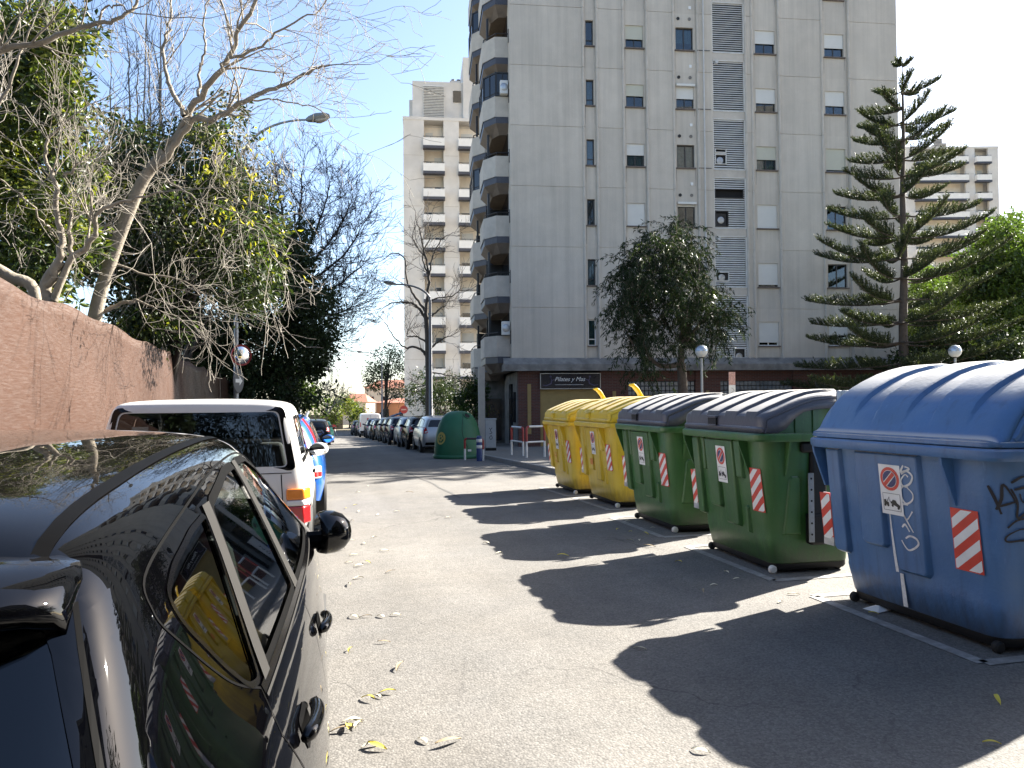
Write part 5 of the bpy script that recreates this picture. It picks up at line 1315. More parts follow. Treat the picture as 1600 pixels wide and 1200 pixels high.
# grey-black pillar trim between the panes is laid on first as patches
side_glass(bm, BC, bvh, [('rear_side_window', door_w), ('front_side_window', front_w)], car_glass, MATS['trim_black'], .022)
side_glass(bm, BC, bvh, [('quarter_window', quart)], dark_glass, MATS['trim_gloss'], .012)
rw = cut(bm, rp([(-.50,1.335),(.50,1.335),(.63,1.04),(-.63,1.04)], .06), 'y', -1); take(bm, rw, 'rear_window', dark_glass, BC, -.003)
ws = cut(bm, rp([(-.52,2.62),(.52,2.62),(.62,3.12),(-.62,3.12)], .06), 'z', 1); take(bm, ws, 'windscreen', car_glass, BC, -.003)
take(bm, bm.faces[:], 'body', black_paint, BC); bm.free()
for s in (1, -1):
    f = projector(bvh, 'x', s)
    m = MB(); patch(m, [(.90,1.035),(.968,1.035),(1.155,1.372),(1.075,1.372)], f, .004, 0, .06); m.build('pillar_trim', MATS['trim_grey'], BC, smooth=True)
    m = MB(); patch(m, [(1.650,1.045),(1.735,1.045),(1.85,1.418),(1.765,1.418)], f, .004, 0, .06); m.build('pillar_trim', MATS['trim_grey'], BC, smooth=True)
    m = MB(); m.stroke(dens([(.86,1.03),(1.7,1.034),(2.85,1.028)], .05), .020, f, .004); m.build('waist_seal', MATS['trim_gloss'], BC, smooth=True)
    m = MB(); m.stroke(dens([(.86,1.018),(1.7,1.022),(2.85,1.016)], .05), .006, f, .006); m.build('waist_bright_line', MATS['trim_grey'], BC, smooth=True)
    # shut lines
    m = MB()
    for L in ([(1.69,1.02),(1.68,.85),(1.68,.33)], [(2.92,1.0),(2.95,.7),(2.90,.33)], [(.86,1.035),(.83,.95),(.93,.75),(1.10,.60),(1.12,.33)], [tuple(q_) for q_ in cv([(.86,1.035),(.72,1.10),(.58,1.22),(.54,1.28),(.60,1.335),(.95,1.385),(1.5,1.428),(2.1,1.425),(2.5,1.345)], 6)]):
        m.stroke(dens(L, .04), .005, f, .0012)
    m.build('shut_line', MATS['trim_black'], BC)
    # door handles: dark cup and pull
    for hy_, hz in ((1.80, .875), (.98, .885)):
        m = MB(); patch(m, rp([(hy_-.01,hz-.035),(hy_+.13,hz-.03),(hy_+.13,hz+.03),(hy_-.01,hz+.03)], .025), f, .002, 0, .05); hc = m.build('handle_cup', MATS['trim_black'], BC, smooth=True)
        m = MB(); P = [f(hy_-.05+.23*t, hz+.008-.01*t, .010+.020*math.sin(math.pi*min(1, max(0, t)))**.6) for t in [i/10 for i in range(11)]]; m.tube(P, [.010]+[.017]*9+[.010], 8); m.build('door_handle', black_paint, hc, smooth=True, recalc=True)
    # bright crease along the doors
    m = MB()
    for hx in (.35, .80): pass
    # roof ditch moulding
    m = MB(); m.stroke(dens([(s*.475,.42),(s*.49,.8),(s*.50,1.5),(s*.50,2.1),(s*.49,2.6)], .06), .022, bTop, .003); m.build('roof_moulding', MATS['trim_black'], BC, smooth=True)
    wheel(BC, s*.79, .78, .31, s); wheel(BC, s*.79, 3.38, .31, s)
    mirror_shell(BC, s*.815, 2.78, 1.02, s, black_paint, .20, .20, 78, .78)
    m = MB(); patch(m, rp([(s*.56,.72),(s*.71,.72),(s*.71,.94),(s*.60,.94)], .04), bB, .006, 0, .05); m.build('taillight', MATS['lamp_red'], BC, smooth=True)
# tailgate spoiler
m = MB()
def sp_ring(x, k):
    c = -.030*(abs(x)/.53)**2.5; return [(x, .52, 1.40+c), (x, .47, 1.412+c), (x, .36+(1-k)*.08, 1.402+c), (x, .275+(1-k)*.14, 1.378+c), (x, .262+(1-k)*.14, 1.362+c), (x, .285+(1-k)*.12, 1.345+c), (x, .40, 1.33+c)]
xs_ = [-.535,-.525,-.50,-.44,-.36,-.2,0,.2,.36,.44,.50,.525,.535]
m.loft([[(a_, b_, c_-(.022 if abs(x) > .53 else .006 if abs(x) > .51 else 0)) for a_, b_, c_ in sp_ring(x, 1-(abs(x)/.535)**8*.8)] for x in xs_]); m.build('spoiler', black_paint, BC, smooth=True)
m = MB(); m.stroke(dens([(-.66,1.0),(-.5,1.345)], .05), .006, bB, .001); m.stroke(dens([(.66,1.0),(.535,1.33)], .05), .006, bB, .001); m.stroke(dens([(-.70,.62),(.70,.62)], .08), .006, bB, .001); m.build('tailgate_line', MATS['trim_black'], BC)
m = MB(); m.bx((-.26, -.02, .70), (.26, .0, .81)); m.build('number_plate', MATS['plate_white'], BC)
m = MB(); m.tube([(-.0, .07, 1.10), (.32, .08, 1.12)], .010, 6); m.build('wiper', MATS['trim_black'], BC)
m = MB(); m.tube([(0, .62, 1.50), (0, .45, 1.66)], .004, 5); m.build('aerial', MATS['trim_black'], BC)
m = MB(); m.bx((-.78, .2, .26), (.78, 3.9, .32)); m.bx((-.62, .35, .32), (.62, .60, .98)); m.bx((-.70, 2.85, .32), (.70, 3.15, .99)); m.build('floor', MATS['cabin_dark'], BC)
for x in (-.38, .38): seat(BC, x, .88, MATS['seat_cloth'], .42); seat(BC, x, 1.72, MATS['seat_cloth'], .42)
m = MB(); m.lathe([(.17, -.012), (.185, 0), (.17, .012), (.155, 0), (.17, -.012)], 20, (-.38, 2.55, .93), 0, 'y'); m.build('steering_wheel', MATS['trim_black'], BC, smooth=True)
# ------------------------------------------------------------------ white off-roader ahead of it
suv_white = paint('white_paint', (.60,.59,.57), .35, .05, coat=.5)
SUV = [(.04,.80,.765,1.045,.665,1.53,.61,1.60,1.612,.42), (.12,.825,.785,1.045,.685,1.54,.625,1.615,1.632,.41), (.35,.83,.79,1.045,.69,1.54,.63,1.615,1.637,.40), (.9,.85,.80,1.045,.70,1.54,.635,1.615,1.642,.38), (1.6,.85,.80,1.045,.70,1.54,.635,1.615,1.642,.38), (2.05,.85,.80,1.045,.69,1.50,.625,1.58,1.605,.38),
       (2.55,.85,.80,1.035,.72,1.19,.64,1.23,1.245,.38), (2.8,.85,.79,1.03,.73,1.09,.64,1.11,1.12,.38), (3.4,.84,.77,1.02,.70,1.05,.6,1.065,1.075,.4), (3.8,.76,.70,.90,.6,.95,.5,.97,.975,.45)]
SV = thing('parked_car', 'white boxy two-door off-roader with large rear window in front of the black hatchback', 'car', (-.93, 6.45, 0), R(-.3), 'cars parked along the left kerb')
V, F = cage(SUV, [.02,-.02,-.03,-.02,0,.05,.07], [0,0,0,0,0,.04,.06], [.0,.05,.06,.04,0,-.04,-.06], .74, .03); bm = subdiv(V, F, 3); bvh = BVHTree.FromBMesh(bm); sB = projector(bvh, 'y', -1)
arches(bm, SV, (.72, 3.0), .37, .36)
side_glass(bm, SV, bvh, [('rear_side_window', rp([(.30,1.10),(1.08,1.10),(1.08,1.475),(.38,1.465)], .05)), ('front_side_window', rp([(1.16,1.10),(2.42,1.09),(2.02,1.44),(1.16,1.475)], .04))], suv_glass, MATS['trim_black'], .03)
rwP = rp([(-.635,1.565),(.635,1.565),(.735,1.05),(-.735,1.05)], .05)
rw = cut(bm, rp([(-.585,1.525),(.585,1.525),(.665,1.085),(-.665,1.085)], .05), 'y', -1); take(bm, rw, 'rear_window', suv_glass, SV, -.004)
ws = cut(bm, rp([(-.56,2.10),(.56,2.10),(.64,2.62),(-.64,2.62)], .05), 'z', 1); take(bm, ws, 'windscreen', suv_glass, SV, -.003)
take(bm, bm.faces[:], 'body', suv_white, SV); bm.free()
m = MB(); o_, i_ = rwP, rp([(-.595,1.532),(.595,1.532),(.672,1.077),(-.672,1.077)], .05); k = len(o_)
a = [sB(u, v, .004) for u, v in o_]; b = [sB(u, v, .006) for u, v in i_]; m.add(a+b, [(q, (q+1) % k, k+(q+1) % k, k+q) for q in range(k)]); m.build('rear_window_surround', MATS['trim_gloss'], SV, smooth=True)
for s in (1, -1):
    f = projector(bvh, 'x', s)
    tl = [(s*.665, s*.80)]
    for (z0, z1, mt) in ((.815, .905, 'lamp_amber'), (.765, .813, 'lamp_clear'), (.62, .763, 'lamp_red')):
        m = MB(); m.loft([[(s*.66, -.02, z0), (s*.80, -.005, z0), (s*.855, .10, z0), (s*.80, .12, z0), (s*.66, .1, z0)], [(s*.66, -.02, z1), (s*.795, -.005, z1), (s*.85, .10, z1), (s*.80, .12, z1), (s*.66, .1, z1)]])
        m.build('taillight', MATS[mt], SV, bevel=.012, recalc=True)
    m = MB()
    for L in ([(1.12,1.05),(1.12,.42)], [(2.50,1.04),(2.52,.42)], [(.30,1.062),(1.1,1.065),(2.5,1.05)]): m.stroke(dens(L, .05), .006, f, .002)
    m.build('shut_line', MATS['trim_black'], SV)
    wheel(SV, s*.76, .72, .34, s); wheel(SV, s*.76, 3.0, .34, s); mirror_shell(SV, s*.81, 2.22, 1.09, s, suv_white, .20, .15)
    m = MB(); P = [f(1.22+.2*t, .93, .03) for t in (0, .5, 1)]; m.tube(P, .014, 6); m.build('door_handle', MATS['trim_black'], SV)
    m = MB(); patch(m, [(.08,.40),(.42,.40),(.40,.60),(.08,.58)], f, .015, 0, .08); m.build('wheel_arch_trim', MATS['trim_black'], SV)
m = MB(); m.loft([rring(-.80, .80, .08, .05, z) for z in (.42, .64)]); m.build('rear_bumper', MATS['trim_black'], SV, loc=(0, .0, 0), bevel=.02)
m = MB(); m.bx((-.27, -.05, .70), (.27, -.035, .81)); m.build('number_plate', MATS['plate_white'], SV)
m = MB(); m.stroke(dens([(.62,1.02),(.64,.66)], .06), .008, sB, .002); m.stroke(dens([(-.7,1.03),(.7,1.03)], .06), .006, sB, .002); m.build('tailgate_line', MATS['trim_black'], SV)
m = MB(); m.bx((-.76, .1, .40), (.76, 3.4, .46)); m.bx((-.70, 2.45, .46), (.70, 2.75, 1.06)); m.bx((-.72, .12, .46), (.72, .9, .98)); m.build('floor', MATS['cabin_dark'], SV)
for x in (-.36, .36): seat(SV, x, 1.25, MATS['seat_cloth'], .46)
m = MB(); m.box((.12, 1.98, 1.43), (.30, .04, .085)); m.tube([(.12, 1.98, 1.47), (.12, 1.95, 1.56)], .015, 5); m.build('rear_view_mirror', MATS['trim_black'], SV, bevel=.02)
m = MB(); m.add([sB(x, z, -.012) for x, z in ((-.50,1.31),(-.38,1.31),(-.38,1.42),(-.50,1.42))], [(0,1,2,3)]); m.build('window_sticker', MATS['plate_white'], SV)
m = MB(); m.add([sB(x, z, -.0085) for x, z in ((-.465,1.345),(-.415,1.345),(-.415,1.39),(-.465,1.39))], [(0,1,2,3)]); m.build('window_sticker', MATS['lamp_red'], SV)
m = MB(); m.tube([(.1, .5, 1.62), (.12, .30, 1.85)], .004, 4); m.build('aerial', MATS['trim_black'], SV)
# ------------------------------------------------------------------ general hatchback for the rest
def hatch_car(name, label, group, loc, rz, pm, kind='hatch', rows=HATCH, tall=1., ln=1., lev=2, tail='block'):
    T = thing(name, label, 'car', loc, rz, group)
    rw_ = [(y*ln, xw, xb, zb*tall, xc, zc*tall, xr, zr*tall, zt*tall, zs) for (y, xw, xb, zb, xc, zc, xr, zr, zt, zs) in rows]
    V, F = cage(rw_, HD0, HD1, HDF, .68*tall); bm = subdiv(V, F, lev); bvh = BVHTree.FromBMesh(bm); fB = projector(bvh, 'y', -1)
    arches(bm, T, (.75*ln, 3.36*ln), .35, .31)
    S = lambda P: [(y*ln, z*tall) for y, z in P]
    side_glass(bm, T, bvh, [('rear_side_window', rp(S([(.62,1.06),(1.62,1.05),(1.70,1.40),(1.0,1.365),(.72,1.31)]), .05)), ('front_side_window', rp(S([(1.70,1.05),(2.85,1.05),(2.35,1.35),(2.1,1.40),(1.78,1.40)]), .04))], MATS['glass_pane_dark'], MATS['trim_black'], .025)
    w = cut(bm, rp([(-.46,1.36*tall),(.46,1.36*tall),(.60,1.07*tall),(-.60,1.07*tall)], .07), 'y', -1); take(bm, w, 'rear_window', MATS['glass_pane_dark'], T, -.003)
    w = cut(bm, rp([(-.52,2.62*ln),(.52,2.62*ln),(.62,3.12*ln),(-.62,3.12*ln)], .06), 'z', 1); take(bm, w, 'windscreen', MATS['glass_pane_dark'], T, -.003)
    take(bm, bm.faces[:], 'body', pm, T); bm.free()
    for s in (1, -1):
        f = projector(bvh, 'x', s)
        wheel(T, s*.785, .75*ln, .31, s); wheel(T, s*.785, 3.36*ln, .31, s); mirror_shell(T, s*.84, 2.72*ln, 1.05*tall, s, pm, .19, .14)
        m = MB()
        for L in S([(1.66,1.02),(1.66,.35)]), S([(2.85,1.0),(2.85,.35)]), S([(.95,1.0),(1.1,.6),(1.12,.35)]): m.stroke(dens(L, .08), .008, f, .002)
        m.build('shut_line', MATS['trim_black'], T)
        if tail == 'block':
            m = MB(); patch(m, rp([(s*.585,.84*tall),(s*.77,.80*tall),(s*.755,1.06*tall),(s*.66,1.06*tall)], .03), fB, .012, 0, .06); t = m.build('taillight', MATS['lamp_red'], T, smooth=True)
            m = MB(); patch(m, rp([(s*.62,.86*tall),(s*.72,.84*tall),(s*.71,.90*tall),(s*.63,.92*tall)], .01), fB, .015, 0, .06); m.build('reversing_light', MATS['lamp_clear'], t, smooth=True)
        else:
            arc = cv([(s*.515,1.42*tall),(s*.60,1.30*tall),(s*.67,1.15*tall),(s*.72,.95*tall)], 8)
            m = MB(); m.stroke(arc, .085, fB, .012); m.build('taillight', MATS['lamp_red'], T, smooth=True)
            m = MB(); m.stroke([(x-s*.062, z-.01) for x, z in arc], .05, fB, .010); m.build('taillight', MATS['lamp_clear'], T, smooth=True)
            m = MB(); patch(m, rp([(s*.58,.60),(s*.80,.60),(s*.80,.76),(s*.62,.76)], .03), fB, .014, 0, .06); m.build('bumper_lamp', MATS['lamp_clear'], T, smooth=True)
            m = MB(); patch(m, rp([(s*.70,.62),(s*.80,.62),(s*.80,.68),(s*.70,.68)], .01), fB, .018, 0, .06); m.build('bumper_lamp', MATS['lamp_red'], T, smooth=True)
            m = MB(); m.tube([(s*.60, .5, 1.46*tall), (s*.61, .6, 1.51*tall), (s*.61, 2.1, 1.53*tall), (s*.60, 2.25, 1.49*tall)], .018, 6); m.build('roof_rail', MATS['alloy'], T, smooth='auto')
    m = MB(); patch(m, [(-.26,.72*tall),(.26,.72*tall),(.26,.82*tall),(-.26,.82*tall)], fB, .008, 0, .1); m.build('number_plate', MATS['plate_white'], T)
    m = MB(); patch(m, rp([(-.72,.34),(.72,.34),(.70,.46),(-.70,.46)], .03), fB, .006, 0, .1); m.build('bumper_grille', MATS['trim_black'], T, smooth=True)
    m = MB(); m.bx((-.78, .25, .26), (.78, 3.8*ln, .36)); m.build('floor', MATS['cabin_dark'], T)
    return T
def recolour(T, pm):
    for o in COL.objects:
        if o.parent == T and o.name.split('.')[0] in ('body', 'mirror'):
            o.material_slots[0].link = 'OBJECT'; o.material_slots[0].material = pm
GL = 'cars parked along the left kerb'; GR = 'cars parked along the right kerb'
p_blue = paint('blue_paint', (.012,.09,.36), .3, .01); p_silver = paint('silver_paint', (.40,.41,.42), .38, .01, metal=.6, coat=.5); p_navy = paint('navy_paint', (.004,.007,.02), .35, .01, coat=.35); p_char = paint('charcoal_paint', (.010,.011,.013), .35, .01, coat=.35); p_black2 = paint('black_paint_far', (.003,.003,.004), .35, .01, coat=.35); p_grey = paint('grey_paint', (.04,.044,.05), .38, .01, metal=.3, coat=.35); p_steel = paint('steel_blue_paint', (.06,.09,.14), .38, .01, metal=.3, coat=.35); p_green = paint('dark_green_paint', (.006,.03,.024), .35, .01, coat=.35); p_white2 = paint('van_white_paint', (.55,.53,.52), .4, .08)
hatch_car('parked_car', 'bright blue tall hatchback with curved red and white tail lights ahead of the white off-roader', GL, (-.80, 10.7, g(11)), 0, p_blue, tall=.965, ln=.97, tail='strip')
sil = hatch_car('parked_car', 'silver hatchback parked beside the green bottle bank', GR, (4.95, 32.0, g(32.5)), 0, p_silver, tall=1.02, ln=.9)
o = hatch_car('parked_car', 'dark navy hatchback parked ahead of the blue one on the left', GL, (-.95, 15.4, g(16.5)), 0, p_navy, tall=1.0); proto = o
row = [(36.2, p_black2, 'black hatchback directly ahead of the silver hatchback', .0), (40.3, p_steel, 'steel-blue hatchback, second ahead of the silver hatchback', .05), (44.4, p_navy, 'navy hatchback, third ahead of the silver hatchback', -.05), (48.5, p_char, 'charcoal hatchback, fourth ahead of the silver hatchback', .0), (52.6, p_grey, 'grey hatchback, fifth ahead of the silver hatchback', .05), (56.7, p_black2, 'black hatchback in mid row, sixth ahead of the silver hatchback', -.04), (60.6, p_steel, 'pale steel-blue hatchback two places behind the white van', .04), (64.5, p_navy, 'navy hatchback parked right behind the white van', 0),
       (76.0, p_char, 'charcoal hatchback parked just ahead of the white van', -.2), (80.4, p_grey, 'grey hatchback second ahead of the white van', -.35)]
for y, pm, lab, dx in row:
    c = copy_tree(proto); c.location = (4.87+dx-(y-32)*.012, y, g(y+.8)); c['label'] = lab; c['group'] = GR; c.rotation_euler = (0, 0, R(random.uniform(-1, 1))); c.scale = (1, .9, random.choice((1.0, 1.04, 1.08))); recolour(c, pm)
for (x, y, rz, pm, lab) in ((.0, 57, R(180), p_green, 'dark green car facing the camera far down the left side of the street'), (-.3, 46, 0, p_char, 'charcoal hatchback far down the left kerb')):
    c = copy_tree(proto); c.location = (x, y, g(y)); c['label'] = lab; c['group'] = GL; c.rotation_euler = (0, 0, rz); recolour(c, pm)
# white panel van
VN = thing('parked_van', 'white panel van with red emblem on its rear doors at the far right kerb', 'van', (4.3, 69.5, g(70)), 0)
VR = [(.02,.95,.93,1.25,.90,1.95,.80,2.08,2.12,.40), (.2,.97,.95,1.25,.92,1.98,.82,2.12,2.16,.36), (1.5,.98,.95,1.25,.92,1.99,.82,2.13,2.17,.34), (3.2,.98,.95,1.25,.91,1.97,.80,2.11,2.14,.34), (3.7,.98,.94,1.22,.86,1.75,.74,1.86,1.88,.34), (4.3,.97,.92,1.15,.84,1.25,.74,1.30,1.31,.36), (4.8,.9,.85,1.0,.72,1.06,.6,1.08,1.09,.42)]
V, F = cage(VR, [0]*7, [0]*7, [0,.05,.05,.03,0,-.03,-.05], .75, .01); bm = subdiv(V, F, 2); bvh = BVHTree.FromBMesh(bm); fB = projector(bvh, 'y', -1)
arches(bm, VN, (.9, 3.9), .38, .34); side_glass(bm, VN, bvh, [('side_window', rp([(3.0,1.3),(4.0,1.28),(3.66,1.72),(3.0,1.75)], .05))], MATS['glass_pane_dark'])
take(bm, bm.faces[:], 'body', p_white2, VN); bm.free()
for s in (1, -1):
    wheel(VN, s*.86, .9, .34, s); wheel(VN, s*.86, 3.9, .34, s)
    m = MB(); patch(m, [(s*.83,.95),(s*.92,.95),(s*.91,1.35),(s*.83,1.35)], fB, .02, 0, .1); m.build('taillight', MATS['lamp_red'], VN)
m = MB(); patch(m, rp([(-.30,1.42),(-.14,1.42),(-.14,1.72),(-.30,1.72)], .04), fB, .02, 0, .1); m.build('emblem', MATS['lamp_red'], VN)
m = MB(); m.stroke(dens([(0,.5),(0,2.0)], .1), .015, fB, .012); m.stroke(dens([(-.45,1.34),(-.02,1.34)], .1), .03, fB, .014); m.build('door_line', MATS['trim_black'], VN)
m = MB(); m.bx((-.9, -.12, .42), (.9, .05, .60)); m.build('rear_bumper', MATS['trim_black'], VN, bevel=.03)
# ================================================================== trees
leafmat('leaf_laurel', (.060,.085,.020), .30, .38); leafmat('leaf_laurel_light', (.12,.135,.028), .40, .4)
leafmat('leaf_dark', (.022,.036,.014), .20, .42); leafmat('leaf_ivy', (.030,.044,.018), .22, .40); leafmat('leaf_yellow', (.24,.23,.04), .45, .5)
leafmat('leaf_pepper', (.012,.024,.009), .15, .8); leafmat('leaf_lime', (.042,.072,.011), .36, .5); leafmat('leaf_mid', (.050,.085,.022), .35, .45); leafmat('needle', (.034,.048,.024), .15, .5); leafmat('needle_light', (.07,.085,.04), .2, .5); leafmat('leaf_rust', (.20,.10,.03), .35, .5)
leafmat('leaf_far', (.10,.12,.03), .4, .5)
M('bark_pale', (.21,.18,.14), .9, .3, 5, .6, 18, hue=(.16,.14,.11), hscale=4, hamt=.6); M('bark_grey', (.20,.18,.155), .9, .3, 6, .5, 25); M('bark_dark', (.045,.038,.032), .9, .3, 6, .5, 25); M('twig_pale', (.20,.18,.15), .85, .3, 8); M('twig_dark', (.028,.025,.024), .9, .3, 8); M('bark_brown', (.075,.058,.045), .9, .3, 6, .6, 20)
def rv(s=1.): return Vector((random.gauss(0, s), random.gauss(0, s), random.gauss(0, s)))
class Leaves:
    def __init__(s): s.v = []; s.n = 0; s.f = []; s.m = []
    def leaf(s, p, d, up, L, w, mi=0):
        """one folded leaf: two triangles-ish quads along a midrib"""
        d = d.normalized(); a = d.cross(up)
        if a.length < 1e-4: a = d.orthogonal()
        a.normalize(); n = a.cross(d)
        m_ = p+d*L*.5; t = p+d*L - n*L*.12
        k = len(s.v)
        s.v += [tuple(p), tuple(m_+a*w*.5+n*w*.12), tuple(t), tuple(m_-a*w*.5+n*w*.12)]
        s.f.append((k, k+1, k+2, k+3)); s.m.append(mi)
    def blade(s, p, d, L, w, mi=0):
        d = d.normalized(); a = d.orthogonal(); a = a*math.cos(random.random()*6)+d.cross(a)*math.sin(random.random()*6); k = len(s.v)
        s.v += [tuple(p-a*w*.5), tuple(p+a*w*.5), tuple(p+d*L)]; s.f.append((k, k+1, k+2)); s.m.append(mi)
    def cluster(s, c, r, n, L, w, mis, droop=.2, flat=1.):
        for _ in range(n):
            q = rv(); q.normalize(); q *= r*random.random()**.45; q.z *= flat
            d = (q*.8+rv(.6)*r); d.z -= droop*r
            s.leaf(c+q, d if d.length > 1e-5 else Vector((1,0,0)), rv(), L*random.uniform(.6, 1.3), w*random.uniform(.7, 1.2), random.choice(mis))
    def build(s, name, mats, parent, off):
        me = bpy.data.meshes.new(name); me.from_pydata([(x-off.x, y-off.y, z-off.z) for x, y, z in s.v], [], s.f)
        for q in mats: me.materials.append(MATS[q])
        me.polygons.foreach_set('material_index', s.m); me.update(); return link(name, me, parent)
def path(P, n=6): return cv(P, n)
def grow(mb, p, d, L, r, dep, tw, spread=.6, up=.1, split=(2, 3), shrink=.72, nseg=4, curl=.18, tips=None, rmin=.004, droop=0.):
    """recursive branch; side twigs all along it"""
    pts = [p.copy()]; rr = [r]; d = d.normalized()
    for i in range(nseg):
        d = (d+rv(curl)+Vector((0, 0, up-droop*(i/nseg)))*.35).normalized(); p = p+d*(L/nseg); pts.append(p.copy()); rr.append(max(rmin, r*(1-.55*(i+1)/nseg)))
    (mb if r > .012 else tw).tube(pts, rr, 5 if r > .03 else (4 if r > .012 else 3), cap=False)
    if dep <= 0:
        if tips is not None: tips.append((p.copy(), d.copy()))
        return
    for k in range(random.randint(*split)):
        t = random.uniform(.35, 1) if k else 1.0; i = min(nseg, max(1, int(t*nseg))); q = pts[i]
        a = rv(); a = (a-d*a.dot(d)); a.normalize()
        grow(mb, q, d*(1 if k else 1.4)+a*spread*random.uniform(.6, 1.3), L*shrink*random.uniform(.75, 1.15), max(rmin, rr[i]*.72), dep-1, tw, spread, up, split, shrink, nseg if dep > 2 else 3, curl, tips, rmin, droop)
def tree(name, label, base, cat='tree', group=None):
    return thing(name, label, cat, base, 0, group)
def mbuild(mb, name, mat, parent, off, smooth=True):
    mb.v = [(x-off.x, y-off.y, z-off.z) for x, y, z in mb.v]
    return mb.build(name, MATS[mat], parent, smooth=smooth)
def limb(mb, tw, pts, r0, r1, n_side, L, dep, seg=8, **kw):
    """a hand-placed limb with side branches"""
    P = path(pts, 5); k = len(P); rr = [r0+(r1-r0)*(i/(k-1))**.8 for i in range(k)]
    P = [q+rv(.012+.15*rr[i]) if 0 < i < k-1 else q for i, q in enumerate(P)]
    mb.tube(P, rr, 9 if r0 > .06 else 6, cap=False)
    for _ in range(n_side):
        i = random.randint(int(k*.25), k-1); d = (P[min(k-1, i+1)]-P[i-1]).normalized(); a = rv(); a = (a-d*a.dot(d)).normalized()
        grow(mb, P[i], d*.7+a*.8, L*random.uniform(.5, 1.1), min(rr[i]*.45, .024), dep, tw, **kw)
    d = (P[-1]-P[-2]).normalized(); grow(mb, P[-1], d, L, r1*.9, dep, tw, **kw)
U = lambda pts, Z: [un(x, y, Z) if not isinstance(Z, (list, tuple)) else un(x, y, z) for (x, y), z in zip(pts, Z if isinstance(Z, (list, tuple)) else [Z]*len(pts))]
# ---- leaning bare tree behind the screen
random.seed(21)
b = ground_at(148, 12.9); b = Vector((-3.75, un(148, 500, 12.9).y, 0)); b = Vector((un(148, 490, 12.9).x, un(148, 490, 12.9).y, g(14)))
T = tree('bare_tree', 'pale leafless tree leaning out from behind the brown screen over the black car', b, group='leafless trees')
tr = MB(); tw = MB(); kw = dict(spread=.75, up=.10, split=(2, 3), curl=.17, rmin=.0035)
P = [b, un(142, 560, 12.9)]+U([(150,486),(172,410),(205,322),(228,275),(258,238)], 12.9)
PP = path(P, 6); tr.tube(PP, [.125-.035*i/(len(PP)-1) for i in range(len(PP))], 12, cap=False)
limb(tr, tw, U([(258,238),(285,200),(305,160),(345,108),(362,80),(395,8),(410,-40)], [12.9,12.8,12.7,12.5,12.4,12.2,12.1]), .078, .022, 13, 1.25, 3, **kw)
limb(tr, tw, U([(228,275),(262,240),(300,192),(335,185),(385,158),(430,138),(470,120),(495,106),(515,102)], [12.9,12.8,12.7,12.4,12.1,11.8,11.5,11.2,11.0]), .072, .012, 15, .72, 3, **kw)
limb(tr, tw, U([(288,182),(270,145),(258,110),(256,70),(265,30),(268,-20)], [12.8,12.9,13.0,13.1,13.1,13.2]), .045, .014, 9, 1.1, 3, **kw)
limb(tr, tw, U([(310,150),(312,110),(320,75),(318,30),(330,-20)], [12.7,12.8,12.9,13,13]), .03, .01, 8, 1.0, 3, **kw)
limb(tr, tw, U([(352,95),(400,75),(440,45),(490,20),(520,-10)], [12.4,12.2,12,11.8,11.6]), .03, .008, 10, 1.0, 3, **kw)
limb(tr, tw, U([(385,158),(420,155),(455,160),(500,172),(520,200)], [12.1,12,11.9,11.8,11.7]), .016, .006, 9, .85, 2, **kw)
limb(tr, tw, U([(210,312),(180,325),(150,328),(110,335)], [12.9,12.7,12.6,12.5]), .02, .008, 6, .9, 3, **kw)
limb(tr, tw, U([(240,262),(290,300),(330,320),(400,350),(425,400)], [12.9,12.7,12.5,12.3,12.1]), .02, .006, 9, .9, 3, **kw)
limb(tr, tw, U([(172,410),(230,430),(290,440),(330,470)], [12.9,13.2,13.4,13.5]), .025, .008, 7, .9, 3, **kw)
limb(tr, tw, U([(150,492),(190,475),(210,470),(240,480)], 13.1), .05, .012, 5, .7, 2, **kw)
mbuild(tr, 'trunk', 'bark_pale', T, b); mbuild(tw, 'twigs', 'twig_pale', T, b)
lv = Leaves()
for _ in range(60):
    x, y = random.gauss(400, 40), random.gauss(315, 50); lv.cluster(un(x, y, random.uniform(12, 13)), .10, 2, .11, .045, [0], .7)
lv.build('leaves', ['leaf_yellow'], T, b)
# ---- forked bare tree further left with pale stems
random.seed(33)
b = Vector((un(80, 450, 10.6).x, un(80, 450, 10.6).y, g(11)))
T = tree('bare_tree', 'leafless multi-stemmed tree with pale crooked forks at the far left behind the screen', b, group='leafless trees')
tr = MB(); tw = MB()
PP = path([b, un(84, 520, 10.6), un(70, 452, 10.6), un(95, 408, 10.6)], 6); tr.tube(PP, [.10-.03*i/(len(PP)-1) for i in range(len(PP))], 10, cap=False)
limb(tr, tw, U([(70,452),(92,415),(96,370),(86,320),(88,285),(72,250),(80,215),(118,178)], 10.6), .062, .012, 7, .95, 3, **kw)
limb(tr, tw, U([(84,470),(112,405),(146,372),(152,330),(205,312),(255,300)], [10.6,10.6,10.5,10.4,10.4,10.3]), .058, .010, 7, .95, 3, **kw)
limb(tr, tw, U([(112,405),(108,360),(110,325),(88,305)], 10.7), .04, .010, 7, .8, 3, **kw)
limb(tr, tw, U([(100,275),(125,250),(150,225)], 10.5), .03, .006, 6, .8, 3, **kw)
limb(tr, tw, U([(-120,110),(-40,92),(0,80),(60,66),(140,42),(190,28),(222,-4)], [9.0,9.1,9.2,9.3,9.4,9.4,9.5]), .05, .018, 8, .9, 3, **kw)
limb(tr, tw, U([(152,42),(160,15),(185,8),(230,26),(330,28)], 9.4), .018, .005, 6, .7, 2, **kw)
limb(tr, tw, U([(0,280),(40,310),(70,350),(82,365)], [9.8,10,10.3,10.5]), .012, .014, 6, .8, 3, **kw)
